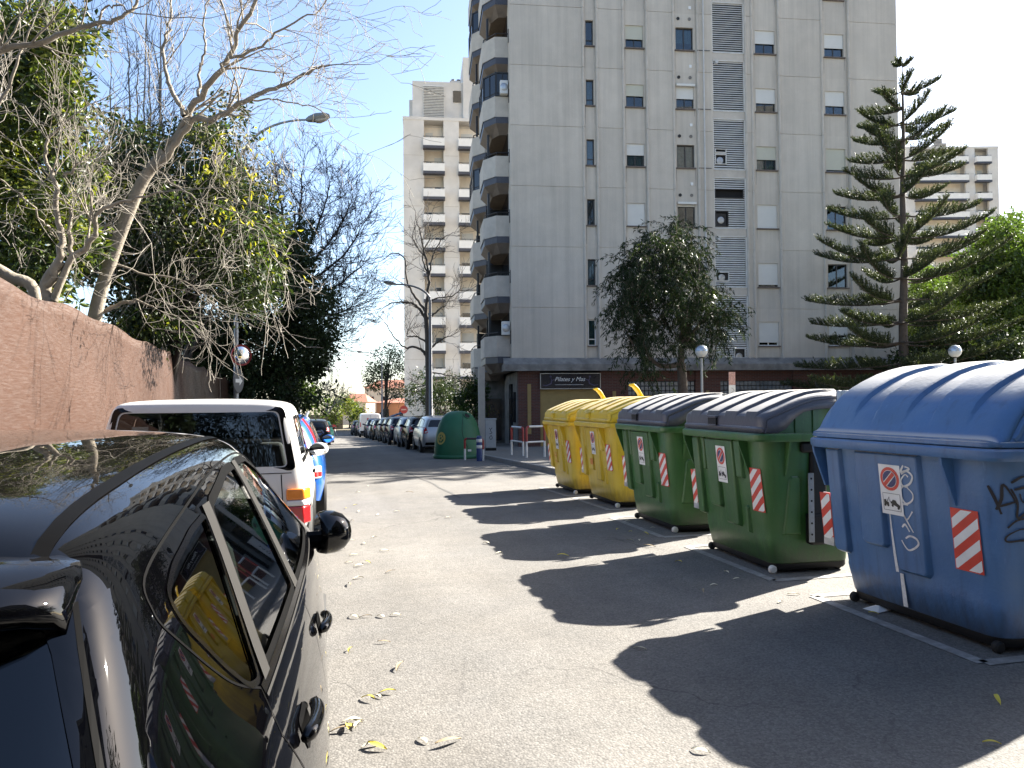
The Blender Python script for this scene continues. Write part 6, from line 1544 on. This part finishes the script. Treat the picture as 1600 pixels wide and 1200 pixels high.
mbuild(tr, 'trunk', 'bark_pale', T, b); mbuild(tw, 'twigs', 'twig_pale', T, b)
# the trunk that shows at the very edge
random.seed(3); b = Vector((-3.85, un(55, 462, 9.8).y+.3, g(9.5)))
T = tree('bare_tree', 'short pale leaning trunk at the left photo edge just above the screen', b, group='leafless trees'); tr = MB(); tw = MB()
PP = path([b, b+Vector((0, 0, 1.6)), un(55, 466, 9.9), un(15, 432, 9.8), un(-30, 405, 9.7), un(-120, 340, 9.6)], 6); tr.tube(PP, [.075]*len(PP), 10, cap=False); limb(tr, tw, U([(-30,408),(-60,300),(-20,200),(20,120),(50,40)], 9.7), .05, .01, 9, .8, 3, **kw)
mbuild(tr, 'trunk', 'bark_pale', T, b); mbuild(tw, 'twigs', 'twig_pale', T, b)
# ---- evergreen masses
def crown(lv, spots, Z, dz, per, L, w, mis, size, jit=1., flat=.8):
    """clumps on given picture spots at depth Z +- dz"""
    for (x, y, r, n) in spots:
        for _ in range(n):
            a = random.random()*6.28; q = r*math.sqrt(random.random()); c = un(x+q*math.cos(a), y+q*math.sin(a), Z+random.uniform(-dz, dz))
            mm = random.choice(mis); lv.cluster(c, size*random.uniform(.6, 1.25), per, L, w, mm, .25, flat)
def evergreen(label, px, Z, spots, dz, per, L, w, mis, mats, size, bark='bark_dark', r=.16, name='evergreen_tree', cat='tree', group='evergreen trees behind the screen', stems=9, twigs=0, twmat='twig_pale'):
    gr_ = ground_at(px, Z); T = tree(name, label, gr_, cat, group); lv = Leaves(); crown(lv, spots, Z, dz, per, L, w, mis, size)
    top = min(spots, key=lambda q: q[1]); tr = MB(); tw = MB()
    tp_ = un(top[0], top[1], Z); PP = path([gr_, gr_+(tp_-gr_)*.25+rv(.05), gr_+(tp_-gr_)*.6+rv(.12), tp_], 5); tr.tube(PP, [r*(1-.8*i/(len(PP)-1)) for i in range(len(PP))], 8, cap=False)
    for i in range(stems):
        q = random.choice(spots); k = random.randint(len(PP)//4, len(PP)-4); e = un(q[0]+random.gauss(0, q[2]*.4), q[1]+random.gauss(0, q[2]*.4), Z+random.uniform(-dz, dz)*.8)
        m_ = (PP[k]+e)/2+rv(.15); tr.tube(path([PP[k], m_, e], 4), [r*.4*(1-.8*j/8) for j in range(9)], 5, cap=False)
    mbuild(tr, 'trunk', bark, T, gr_); lv.build('crown', mats, T, gr_)
    if twigs:
        for _ in range(twigs):
            q = random.choice([k_ for k_ in spots if k_[1] < 480]); a = random.random()*6.28; rr_ = q[2]*math.sqrt(random.random())*1.1; p0 = un(q[0]+rr_*math.cos(a), q[1]+rr_*math.sin(a), Z-dz*random.uniform(.5, 1.1))
            grow(tw, p0, Vector((random.gauss(.2, .6), random.gauss(-.3, .5), random.gauss(-.2, .6))), random.uniform(.7, 1.5), .007, 1, tw, .6, -.1, (2, 3), .7, 4, .2, None, .0035, .9)
        mbuild(tw, 'twigs', twmat, T, gr_)
    return T
random.seed(41)
evergreen('big dense laurel-like evergreen with sunlit yellow-green leaves at the top left corner', 20, 13.5, [(10,60,75,26),(60,90,60,24),(95,60,34,10),(20,170,90,32),(95,150,45,12),(60,260,85,30),(10,330,80,26),(70,390,70,24),(20,440,60,16),(110,330,40,9),(-60,200,90,20),(120,250,30,6)], 1.5, 105, .15, .064, [[0,0,1],[0,1,1],[0,2],[2]], ['leaf_laurel','leaf_laurel_light','leaf_dark'], .50)
random.seed(42)
evergreen('ivy-clad evergreen mass hung with grey dead twigs behind the leaning bare tree', 238, 18, [(190,250,55,12),(250,320,70,22),(320,260,60,15),(360,330,60,20),(300,400,75,26),(220,420,60,18),(370,430,60,22),(240,490,50,18),(200,520,45,14),(390,370,40,10),(180,350,50,12),(345,200,40,5),(130,300,45,9),(150,420,50,11)], 1.6, 120, .15, .075, [[0],[0,1],[1],[1,2],[0,0,3]], ['leaf_ivy','leaf_dark','leaf_mid','leaf_laurel_light'], .55, twigs=230)
random.seed(46)
evergreen('broad dark evergreen filling the gap behind the ivy-clad mass', 262, 25, [(210,270,50,14),(260,250,50,12),(310,290,50,14),(370,300,50,14),(400,350,45,14),(250,340,55,18),(320,370,55,18),(200,380,50,14),(360,420,50,16),(280,440,55,18),(410,430,40,12),(170,300,40,10),(340,240,40,7)], 1.6, 110, .19, .09, [[0],[0,1],[1],[2]], ['leaf_dark','leaf_ivy','leaf_mid'], .75)
random.seed(43)
evergreen('tall dark evergreen in the shade beside the left street lamp', 440, 31, [(430,400,45,12),(460,440,45,16),(430,480,45,16),(475,500,38,14),(440,540,45,16),(480,550,30,9),(420,590,40,12),(470,600,35,9),(500,470,20,4),(455,370,25,6),(500,520,16,4),(385,600,35,10),(395,520,32,10)], 2.0, 150, .20, .10, [[0],[0,1]], ['leaf_dark','leaf_ivy'], .80)
random.seed(44)
evergreen('low green shrubby tree at the end of the screened fence', 466, 40, [(470,575,26,12),(455,600,26,12),(480,600,24,10),(470,625,26,12),(490,630,14,6)], 1.6, 60, .20, .09, [[0],[1],[2]], ['leaf_mid','leaf_dark','leaf_lime'], .6, r=.10)
random.seed(45)
evergreen('dark gloomy evergreen low behind the screen, left of the lamp post', 330, 30, [(320,540,40,14),(350,580,40,14),(300,560,30,10),(370,550,30,12),(330,600,40,10),(385,610,30,10),(280,530,36,14),(255,500,34,12),(300,500,36,14),(340,500,40,14),(250,540,26,8)], 1.6, 130, .18, .09, [[0],[0,1]], ['leaf_dark','leaf_ivy'], .6)
# ---- twiggy leafless tree against the sky
random.seed(51)
b = ground_at(455, 34); T = tree('bare_tree', 'dark leafless tree with a rounded twiggy crown against the sky', b, group='leafless trees'); tr = MB(); tw = MB()
k2 = dict(spread=.55, up=.12, split=(2, 3), curl=.15, rmin=.0075)
PP = path([b, un(452, 560, 34), un(448, 470, 34)], 5); tr.tube(PP, [.22-.08*i/(len(PP)-1) for i in range(len(PP))], 8, cap=False)
for e in ([(448,470),(450,400),(440,330),(430,262)], [(448,470),(462,390),(470,320),(472,268)], [(450,455),(480,390),(505,330),(515,285)], [(450,460),(490,410),(525,365),(548,318)], [(450,470),(500,430),(540,395),(562,360)], [(450,480),(495,460),(535,440),(566,415)], [(450,500),(490,495),(525,490),(550,480)], [(448,470),(430,400),(405,330),(395,270)], [(450,520),(490,530),(515,535),(530,530)]):
    n = len(e); limb(tr, tw, U(e, [34+random.uniform(-1.5, 1.5)*i/n for i in range(n)]), .085, .022, 34, 1.2, 3, **k2)
mbuild(tr, 'trunk', 'bark_dark', T, b); mbuild(tw, 'twigs', 'twig_dark', T, b)
# thin poles of leafless saplings showing above the mass
random.seed(52)
b = ground_at(235, 19.5); T = tree('bare_tree', 'cluster of thin upright leafless saplings between the leaning tree and the laurel', b, group='leafless trees'); tr = MB(); tw = MB()
for x0, x1, y1 in ((205,200,80),(222,228,40),(238,232,75),(248,252,30),(262,245,95),(180,172,140),(215,214,130)):
    limb(tr, tw, [b+rv(.2)*Vector((1,1,0)).length] + U([(x0,420),(x0,300),((x0+x1)/2,200),(x1,y1)], 19.5), .05, .014, 14, 1.2, 2, spread=.5, up=.25, split=(2, 3), curl=.12, rmin=.005)
mbuild(tr, 'trunk', 'bark_grey', T, b); mbuild(tw, 'twigs', 'twig_dark', T, b)
# ---- bare street tree in front of the pale tower
random.seed(61)
b = ground_at(668, 46); T = tree('bare_tree', 'slender leafless street tree in front of the beige tower beside a lamp', b, group='leafless trees'); tr = MB(); tw = MB()
k3 = dict(spread=.7, up=.15, split=(2, 3), curl=.16, rmin=.010)
PP = path([b]+U([(670,620),(669,560),(668,520),(666,495)], 46), 5); tr.tube(PP, [.21-.06*i/(len(PP)-1) for i in range(len(PP))], 10, cap=False)
for e, r in (([(666,495),(668,460),(670,430),(662,390),(656,360),(650,342)], .12), ([(666,500),(655,482),(640,473),(615,473),(600,480)], .11), ([(668,560),(660,548),(645,542),(632,543),(615,525),(602,505)], .11), ([(668,545),(680,538),(690,530),(706,524)], .09), ([(667,500),(678,490),(688,482),(697,478)], .08), ([(666,488),(650,465),(636,440),(632,405),(615,395),(600,405)], .09), ([(670,450),(672,420),(678,395),(690,375),(698,368)], .07), ([(668,470),(690,465),(708,462),(720,450)], .06), ([(669,580),(690,585),(712,590),(725,600)], .05), ([(668,535),(650,525),(636,525),(640,510)], .07), ([(664,400),(650,385),(645,370)], .05), ([(669,600),(650,605),(632,615)], .04), ([(670,430),(660,400),(672,370),(668,352)], .06)):
    limb(tr, tw, U(e, 46), r, .022, 9, .95, 2, **k3)
mbuild(tr, 'trunk', 'bark_dark', T, b); mbuild(tw, 'twigs', 'twig_dark', T, b)
# ---- shrubs and trees along the far right side of the street
random.seed(62)
evergreen('rounded green shrub beside the entrance pillar of the grey block', 735, 38, [(730,615,20,14),(745,630,18,12),(722,640,18,10),(738,600,12,6),(750,612,12,6)], 1.0, 60, .16, .08, [[0],[1],[2]], ['leaf_mid','leaf_dark','leaf_lime'], .45, name='shrub', cat='shrub', group='street planting', r=.06)
evergreen('dark evergreen shrub under the bare street tree', 695, 50, [(690,600,30,14),(675,615,28,12),(705,620,24,12),(660,605,22,8),(690,635,30,12),(650,620,20,7)], 1.6, 60, .2, .09, [[0],[0,1]], ['leaf_dark','leaf_ivy'], .7, name='shrub', cat='shrub', group='street planting', r=.1)
evergreen('open-crowned pine beside the distant street lamp', 598, 92, [(600,565,20,10),(620,560,16,8),(585,590,18,9),(610,590,18,8),(635,575,14,6),(578,600,12,5),(625,605,12,5),(610,550,10,4)], 2.5, 60, .34, .13, [[0],[0,1]], ['leaf_dark','leaf_mid'], 1.15, name='pine_tree', group='trees far down the street', r=.26)
for (px, Z, spots, lab) in ((520, 96, [(515,640,14,9),(525,655,14,8),(530,630,10,5)], 'yellow-green tree left of the road end, beside the fence'), (546, 104, [(545,625,14,9),(535,632,10,6),(556,632,10,5)], 'taller lime-green tree above the wall at the road end'), (562, 98, [(562,648,11,9),(570,655,9,6),(556,655,8,5)], 'rounded yellow-green tree directly behind the white van')):
    evergreen(lab, px, Z, spots, 2.0, 60, .30, .16, [[0],[0,1],[1]], ['leaf_far','leaf_lime'], 1.0, name='street_tree', group='trees far down the street', r=.12)
random.seed(63); b = ground_at(508, 90); T = tree('bare_tree', 'hazy grey-brown leafless tree at the road end beside the evergreens', b, group='leafless trees'); tr = MB(); tw = MB()
for e in ([(512,650),(512,630),(516,612)], [(512,645),(505,625),(500,612)], [(514,645),(524,628),(530,620)]): limb(tr, tw, U(e, 90), .10, .03, 12, 1.5, 2, spread=.6, up=.1, split=(2, 3), curl=.15, rmin=.02)
mbuild(tr, 'trunk', 'bark_grey', T, b); mbuild(tw, 'twigs', 'bark_grey', T, b)
# ---- weeping pepper tree before the grey block
random.seed(71)
b = ground_at(1067, 28); b.z += .13; T = tree('weeping_tree', 'weeping dark green tree with forked trunk in front of the grey block', b); tr = MB(); tw = MB(); lv = Leaves()
Zp = 28
PP = path([b]+U([(1067,620),(1066,590),(1064,568)], Zp), 5); tr.tube(PP, [.20-.04*i/(len(PP)-1) for i in range(len(PP))], 10, cap=False)
boughs = [([(1064,568),(1045,572),(1025,568),(1008,545),(995,500),(985,450)], .11), ([(1064,568),(1066,530),(1068,480),(1060,420),(1050,380)], .13), ([(1066,545),(1076,500),(1090,450),(1092,400)], .10), ([(1068,540),(1090,510),(1115,490),(1135,480)], .07), ([(1030,570),(1010,560),(990,540),(970,500)], .06)]
for e, r in boughs:
    P = path(U(e, Zp), 5); tr.tube(P, [r-(r*.7)*i/(len(P)-1) for i in range(len(P))], 7, cap=False)
heads = [(970,420,28,10),(1000,400,30,12),(1040,385,32,14),(1075,385,28,12),(1045,420,40,18),(1090,420,24,10),(985,450,34,16),(960,470,20,9),(975,500,28,14),(1030,460,40,18),(1080,460,34,16),(1060,500,36,14),(1100,480,26,10),(1125,490,24,10),(1145,500,14,7),(990,540,26,12),(1110,455,18,7),(1010,500,30,10),(1075,540,18,6),(1135,520,18,8),(985,575,16,5),(1010,380,14,5),(1055,362,14,6),(960,440,18,7),(1040,545,10,3)]
for (x, y, r, n) in heads:
    for _ in range(int(n*3.1)):
        sm_ = random.choice((0, 0, 0, 1, 2))
        a = random.random()*6.28; q = .8*r*math.sqrt(random.random()); p = un(1054+(x-1054)*.80+q*math.cos(a), y+q*math.sin(a), Zp+random.uniform(-2.2, 2.2)*(1-.004*abs(x-1050)))
        # a strand that arches over and hangs
        az = random.random()*6.28; d = Vector((math.cos(az)*.3, math.sin(az)*.3, random.uniform(.0, .9))); L = random.uniform(.7, 1.5); pts = [p]; 
        for s_ in range(7):
            d = (d+Vector((0, 0, -.30))+rv(.08)).normalized(); p = p+d*L/7; pts.append(p)
        tw.tube(pts, .006, 3, cap=False)
        for s_ in range(1, 8):
            for _2 in range(5):
                dd = (pts[s_]-pts[s_-1]).normalized()*.6+rv(.5)+Vector((0, 0, -.5)); lv.leaf(pts[s_]+rv(.03), dd, rv(), random.uniform(.13, .24), .036, sm_)
mbuild(tr, 'trunk', 'bark_brown', T, b); mbuild(tw, 'twigs', 'bark_brown', T, b); lv.build('crown', ['leaf_pepper','leaf_dark','leaf_ivy'], T, b)
# ---- norfolk-island-pine with tiers of upswept branches
random.seed(72)
Zn = 31.5; b = ground_at(1412, Zn); b.z += .13; top = un(1410, 98, Zn); T = tree('conifer_tree', 'tall tiered conifer with upswept star-like branches at the right of the grey block', b)
tr = MB(); lv = Leaves(); H = top.z-b.z; n_ = 40
PP = [b+(top-b)*(i/n_)+Vector((math.sin(i*.4)*.02, math.cos(i*.5)*.02, 0)) for i in range(n_+1)]; tr.tube(PP, [.21*(1-i/n_)**.8+.012 for i in range(n_+1)], 10, cap=False)
tiers = []; y = 146
while y < 610:
    t = (y-98)/512; tiers.append((y, .56+4.2*t**.72)); y += 21+12*min(1, t*2.2)
def bough(p, az, L, rise):
    """one branch: goes out, sags, then lifts at the tip; comb of upswept shoots"""
    h = Vector((math.cos(az), math.sin(az), 0)); side = Vector((-h.y, h.x, 0)); pts = []; K = 16
    for i in range(K+1):
        t = i/K; pts.append(p+h*L*t+Vector((0, 0, L*(-.16*t+rise*t*t))) + side*.05*L*math.sin(t*3+az))
    tr.tube(pts, [.032*(1-t_/K)*min(1, L/2)+.008 for t_ in range(K+1)], 5, cap=False)
    nsh = int(9+L*15)
    for k in range(nsh):
        t = .16+.84*(k+random.random())/nsh; i = min(K-1, int(t*K)); q = pts[i]+(pts[i+1]-pts[i])*(t*K-i)
        for s in (-1, 1):
            l = (.18+.44*math.sin(math.pi*min(1, .12+t*.80)))*min(1, .45+L/4)*random.uniform(.55, 1.1)
            d = (h*.7+side*s*random.uniform(.15, .7)+Vector((0, 0, random.uniform(.45, 1.15)))).normalized(); m_ = int(l/.032); w = q.copy()
            for j in range(m_):
                d2 = (d+Vector((0, 0, .035*j))).normalized(); w2 = w+d2*.034
                for _ in range(3): lv.blade(w, d2*.6+rv(.5), random.uniform(.065, .105), .02, 0 if random.random() < .72 else 1)
                w = w2
for ti, (y, L) in enumerate(tiers):
    c = un(1410+(y-98)*.006, y, Zn); c = Vector((top.x+(b.x-top.x)*(top.z-c.z)/H, top.y+(b.y-top.y)*(top.z-c.z)/H, c.z)); nb = 6 if L > 2.4 else 5; off = random.random()*6.28
    for k in range(nb):
        if random.random() < .1: continue
        bough(c+Vector((0, 0, random.uniform(-.08, .08))), off+6.283*k/nb+random.uniform(-.2, .2), L*random.uniform(.82, 1.08), random.uniform(.22, .52)-.10*max(0, (y-430)/180))
for k in range(4): bough(top+Vector((0, 0, -.12)), k*1.57+.4, .34, .5)
mbuild(tr, 'trunk', 'bark_brown', T, b); lv.build('crown', ['needle','needle_light'], T, b)
# ---- broadleaved trees on the right edge
random.seed(73)
evergreen('tall lime-topped broadleaf tree at the right edge of the photo', 1570, 38, [(1560,390,40,20),(1590,380,40,22),(1540,430,40,24),(1590,440,50,34),(1530,470,40,24),(1580,490,50,34),(1640,420,60,24),(1640,500,60,24),(1545,520,40,24),(1600,540,50,30),(1510,440,26,10),(1570,360,24,8)], 2.6, 120, .25, .12, [[0],[0,1],[1],[1,2]], ['leaf_lime','leaf_mid','leaf_dark'], .75, bark='bark_dark', r=.2, group='broadleaf trees on the right')
evergreen('lighter green tree half hidden behind the tiered conifer', 1452, 44, [(1450,450,28,18),(1470,480,34,24),(1440,500,28,18),(1480,520,34,24),(1445,540,30,18),(1500,500,28,20),(1520,540,34,18),(1460,560,34,18)], 2.4, 120, .25, .12, [[0],[0,1],[1],[1,2],[1,2]], ['leaf_lime','leaf_mid','leaf_dark','leaf_rust'], .8, r=.16, group='broadleaf trees on the right')
evergreen('dark low tree mass behind the globe lamp at the right', 1530, 33, [(1480,540,34,14),(1520,530,36,14),(1560,560,40,14),(1600,560,40,14),(1500,575,40,14),(1550,590,40,12),(1455,570,28,10),(1420,585,24,8),(1620,600,40,10),(1470,600,30,8),(1440,555,26,10),(1500,545,34,12)], 2.0, 120, .20, .09, [[0],[0],[0,1]], ['leaf_dark','leaf_ivy','leaf_mid'], .7, r=.14, group='broadleaf trees on the right')
# ---- unseen blocks behind the viewer, added to cut sky fill and darken car reflections
def unseen_block(label, x0, y0, x1, y1, h, faces):
    T = thing('apartment_building', label, 'building', (x0, y0, 0)); w, d = x1-x0, y1-y0
    m = MB(); m.bx((0, 0, -.5), (w, d, h)); m.build('wall', MATS['ledge_concrete'], T)
    for k in range(int(h/2.9)):
        z = 1.2+2.9*k
        for f in faces:
            m = MB(); n = int((d if f in 'lr' else w)/3)
            for i in range(n):
                a = (i+.35)*3
                if f == 'l': m.bx((-.04, a, z), (-.002, a+1.5, z+1.3))
                elif f == 'r': m.bx((w+.002, a, z), (w+.04, a+1.5, z+1.3))
                else: m.bx((a, d+.002, z), (a+1.5, d+.04, z+1.3))
            m.build('window_row', MATS['glass_pane_dark'], T)
unseen_block('added grey block of flats, unseen behind the viewpoint on the right', 17, -34, 32, 2, 27, 'lb')
unseen_block('added grey block of flats, unseen behind the viewpoint on the left', -32, -42, -13, -4, 11, 'rb')
unseen_block('added grey block of flats, unseen, closing the street behind the viewpoint', -8, -72, 20, -56, 11, 'b')
# ---- the street behind the viewer, which shows in the car's paint and panes
random.seed(91)
def plain_tree(label, x, y, h, r, n, mats):
    b = Vector((x, y, 0)); T = tree('street_tree', label, b, group='trees behind the viewpoint'); tr = MB(); lv = Leaves()
    tr.tube([b, b+Vector((.1, 0, h*.4)), b+Vector((0, .1, h*.8))], [.2, .15, .05], 8, cap=False)
    for _ in range(n):
        q = rv(); q.normalize(); q *= random.random()**.4; c = b+Vector((q.x*r, q.y*r, h*.58+q.z*h*.40)); lv.cluster(c, r*.30, 60, .36, .17, random.choice([[0],[0,1],[1]]), .2)
    mbuild(tr, 'trunk', 'bark_dark', T, b); lv.build('crown', mats, T, b)
for i, (x, y, h, r) in enumerate(((7.5,-3.5,9,2.6),(8.5,-10,11,3.2),(3.6,-15,10,3.2),(-4.5,-12,11,3.4),(9,-19,12,3.8),(-1,-26,12,4.2),(-5.2,-3.5,8,2.0),(12.5,1.5,10,3))):
    plain_tree('broad dark evergreen standing behind the viewpoint', x, y, h, r, 70, ['leaf_dark','leaf_ivy'])
# ================================================================== far end of the street
M('render_orange', (.50,.22,.11), .85, .1, 1); M('render_cream', (.55,.47,.37), .85, .08, 1); M('render_white', (.60,.58,.55), .85, .08, 1); M('roof_tile', (.22,.085,.05), .85, .2, 4); M('awning_blue', (.03,.055,.12), .7, .1, 3); M('stone_wall', (.14,.115,.09), .9, .2, 2, .4, 6)
def house(name, label, px0, px1, Z, h, dep, wallm, roofm, win=3, hip=1.):
    a, b_ = un(px0, 650, Z), un(px1, 650, Z); w = (b_-a).length; z = g(a.y); T = thing(name, label, 'building', (a.x, a.y, z), math.atan2((b_-a).y, (b_-a).x), 'low buildings at the road end')
    m = MB(); m.bx((0, 0, -1), (w, dep, h)); m.build('wall', MATS[wallm], T)
    m = MB(); e = .35; m.add([(-e, -e, h), (w+e, -e, h), (w+e, dep+e, h), (-e, dep+e, h), (w*.2, dep/2, h+hip), (w*.8, dep/2, h+hip)], [(0,1,5,4), (1,2,5), (2,3,4,5), (3,0,4), (3,2,1,0)]); m.build('roof', MATS[roofm], T)
    for i in range(win):
        m = MB(); x = w*(i+.5)/win; m.bx((x-.5, -.04, h*.42), (x+.5, -.002, h*.75)); f = m.build('window', MATS['dark_frame'], T)
        m = MB(); m.bx((x-.44, -.06, h*.42+.06), (x+.44, -.042, h*.75-.06)); m.build('pane', MATS['glass_pane_dark'], f)
    return T
house('house', 'orange single-storey building with flat eaves at the road end', 588, 700, 104, 3.4, 9, 'render_orange', 'roof_tile', 4, .6)
house('house', 'small white kiosk wall beside a blue awning', 640, 668, 96, 2.7, 4, 'render_white', 'render_white', 1, .2)
house('house', 'cream house with a brown roof behind the trees at the road end', 532, 572, 125, 3.6, 8, 'render_cream', 'roof_tile', 2, 1.4)
house('house', 'larger terracotta house behind the pine at the road end', 570, 650, 140, 6.2, 10, 'render_cream', 'roof_tile', 4, 1.6)
house('house', 'peach ground-floor shop beneath the beige tower', 672, 760, 80, 3.4, 3.4, 'wall_peach', 'render_cream', 3, .15)
a = un(610, 655, 92); T = thing('awning', 'dark blue sloping canopy beside the white kiosk', 'awning', (a.x, a.y, g(a.y))); m = MB(); m.extr([(0, 0, 1.7), (3.6, 0, 2.9), (3.6, 0, 2.75), (0, 0, 1.55)], (0, 2.5, 0)); m.build('canopy', MATS['awning_blue'], T)
m = MB()
for x in (.1, 3.5): m.tube([(x, .1, -.1), (x, .1, 1.6)], .05, 6)
m.build('post', MATS['black_metal'], T)
a = ground_at(505, 100); T = thing('boundary_wall', 'low brown stone wall closing the end of the street', 'wall', a); m = MB(); m.bx((-30, 0, -.5), (2.5, .4, 1.9)); m.build('wall', MATS['stone_wall'], T)
for (px, Z, lab) in ((581.5, 86, 'left one of three round black-backed traffic signs near the distant lamp'), (586.5, 84, 'middle one of three round black-backed traffic signs near the distant lamp'), (595.5, 83, 'right one of three round black-backed traffic signs, against the distant lamp post')):
    c = un(px, 648, Z); T = thing('traffic_sign', lab, 'sign', (c.x, c.y, g(c.y)), 0, 'distant round signs'); h = c.z-g(c.y); m = MB(); m.lathe([(0, -.02), (.27, -.02), (.27, .02), (0, .02)], 18, (0, 0, h), 0, 'y'); m.build('disc', MATS['sign_black'], T); m = MB(); m.tube([(0, .04, -.1), (0, .04, h)], .03, 6); m.build('post', MATS['galvanised'], T)
c = un(631, 640, 58); T = thing('traffic_sign', 'no-entry style red sign on a post beside the bare tree', 'sign', (c.x, c.y, g(c.y))); h = c.z-g(c.y)
m = MB(); m.lathe([(0, -.02), (.30, -.02), (.30, .02), (0, .02)], 20, (0, 0, h), 0, 'y'); m.build('disc', MATS['barrier_red'], T); m = MB(); m.bx((-.2, -.03, h-.05), (.2, -.021, h+.05)); m.build('bar', MATS['faded_red'], T); m = MB(); m.tube([(0, .04, -.1), (0, .04, h)], .03, 6); m.build('post', MATS['galvanised'], T)
c = gp(521, 683); T = thing('roadworks_sign', 'round red sign standing on a tripod by the far left kerb', 'sign', (c.x, c.y-2, g(c.y-2)), 0); m = MB(); m.lathe([(0, -.02), (.24, -.02), (.24, .02), (0, .02)], 20, (0, 0, .95), 0, 'y'); m.build('disc', MATS['lamp_red'], T)
for dx, dy in ((-.35, 0), (.35, 0), (0, .5)):
    m = MB(); m.tube([(dx, dy, 0), (0, .04, 1.0)], .02, 5); m.build('leg', MATS['galvanised'], T)
# ================================================================== fallen leaves
random.seed(81)
me_ = []
for v in range(6):
    m = MB(); L = random.uniform(.09, .15); w = random.uniform(.02, .035); c = random.uniform(.008, .022); K = 6; V = []
    for i in range(K+1):
        t = i/K; ww = w*math.sin(math.pi*t)**.7+.001; z = .004+c*math.sin(math.pi*t)+(.015*t if v % 2 else 0); V += [(L*(t-.5), ww*.5+.01*math.sin(t*3), z+.005), (L*(t-.5), .01*math.sin(t*3), z), (L*(t-.5), -ww*.5+.01*math.sin(t*3), z+.007)]
    m.add(V, [(3*i+j, 3*i+j+1, 3*i+4+j, 3*i+3+j) for i in range(K) for j in (0, 1)])
    M('leaf_litter_pale', (.62,.57,.42), .8, .25, 9); M('leaf_litter_yellow', (.55,.45,.05), .75, .25, 9); M('leaf_litter_brown', (.26,.20,.12), .85, .3, 9)
    o = m.build('fallen_leaf', [MATS[('leaf_litter_pale','leaf_litter_yellow','leaf_litter_pale','leaf_litter_brown','leaf_litter_pale','leaf_litter_yellow')[v]]], None, smooth=True); o.location = (0, -30-v, -5); me_.append(o)
spots_ = [(551,1130),(590,1170),(660,1160),(700,1163),(590,1090),(575,1095),(605,1085),(625,1045),(548,1018),(572,965),(595,965),(555,965),(618,962),(545,880),(560,885),(575,880),(552,868),(570,850),(548,845),(600,862),(560,905),(545,915),(538,840),(590,805),(560,800),(540,795),(555,790),(620,800),(530,830),(545,740),(600,1005),(1095,1175),(1560,1098),(1550,1165),(1000,1015),(1220,942),(1135,895),(1115,915),(1100,925),(1150,905),(1365,960),(985,832),(965,828),(1000,845),(1015,855),(1020,825),(980,815),(1010,835),(985,845),(560,1135),(542,1140),(535,1145),(580,1168),(556,1129),(640,770),(700,810),(560,770),(575,760),(550,815),(585,840),(610,895),(535,860),(1240,930),(1060,880),(880,870),(930,800),(780,865),(760,850)]
for i, (px, py) in enumerate(spots_):
    q = me_[i] if i < 6 else me_[random.choice((0,1,2,2,3,4,4,5))].copy()
    if i >= 6: COL.objects.link(q)
    p = gp(px, py); q.location = (p.x, p.y, g(p.y)+.002); q.rotation_euler = (random.uniform(-.1, .1), 0, random.uniform(0, 6.28)); s = random.uniform(.6, 1.0); q.scale = (s, s, s)
    side_ = 'among the containers' if px > 880 else 'along the left side of the road'
    tag(q, 'dry fallen leaf lying on the asphalt '+side_, 'leaf', 'fallen leaves on the road '+side_)
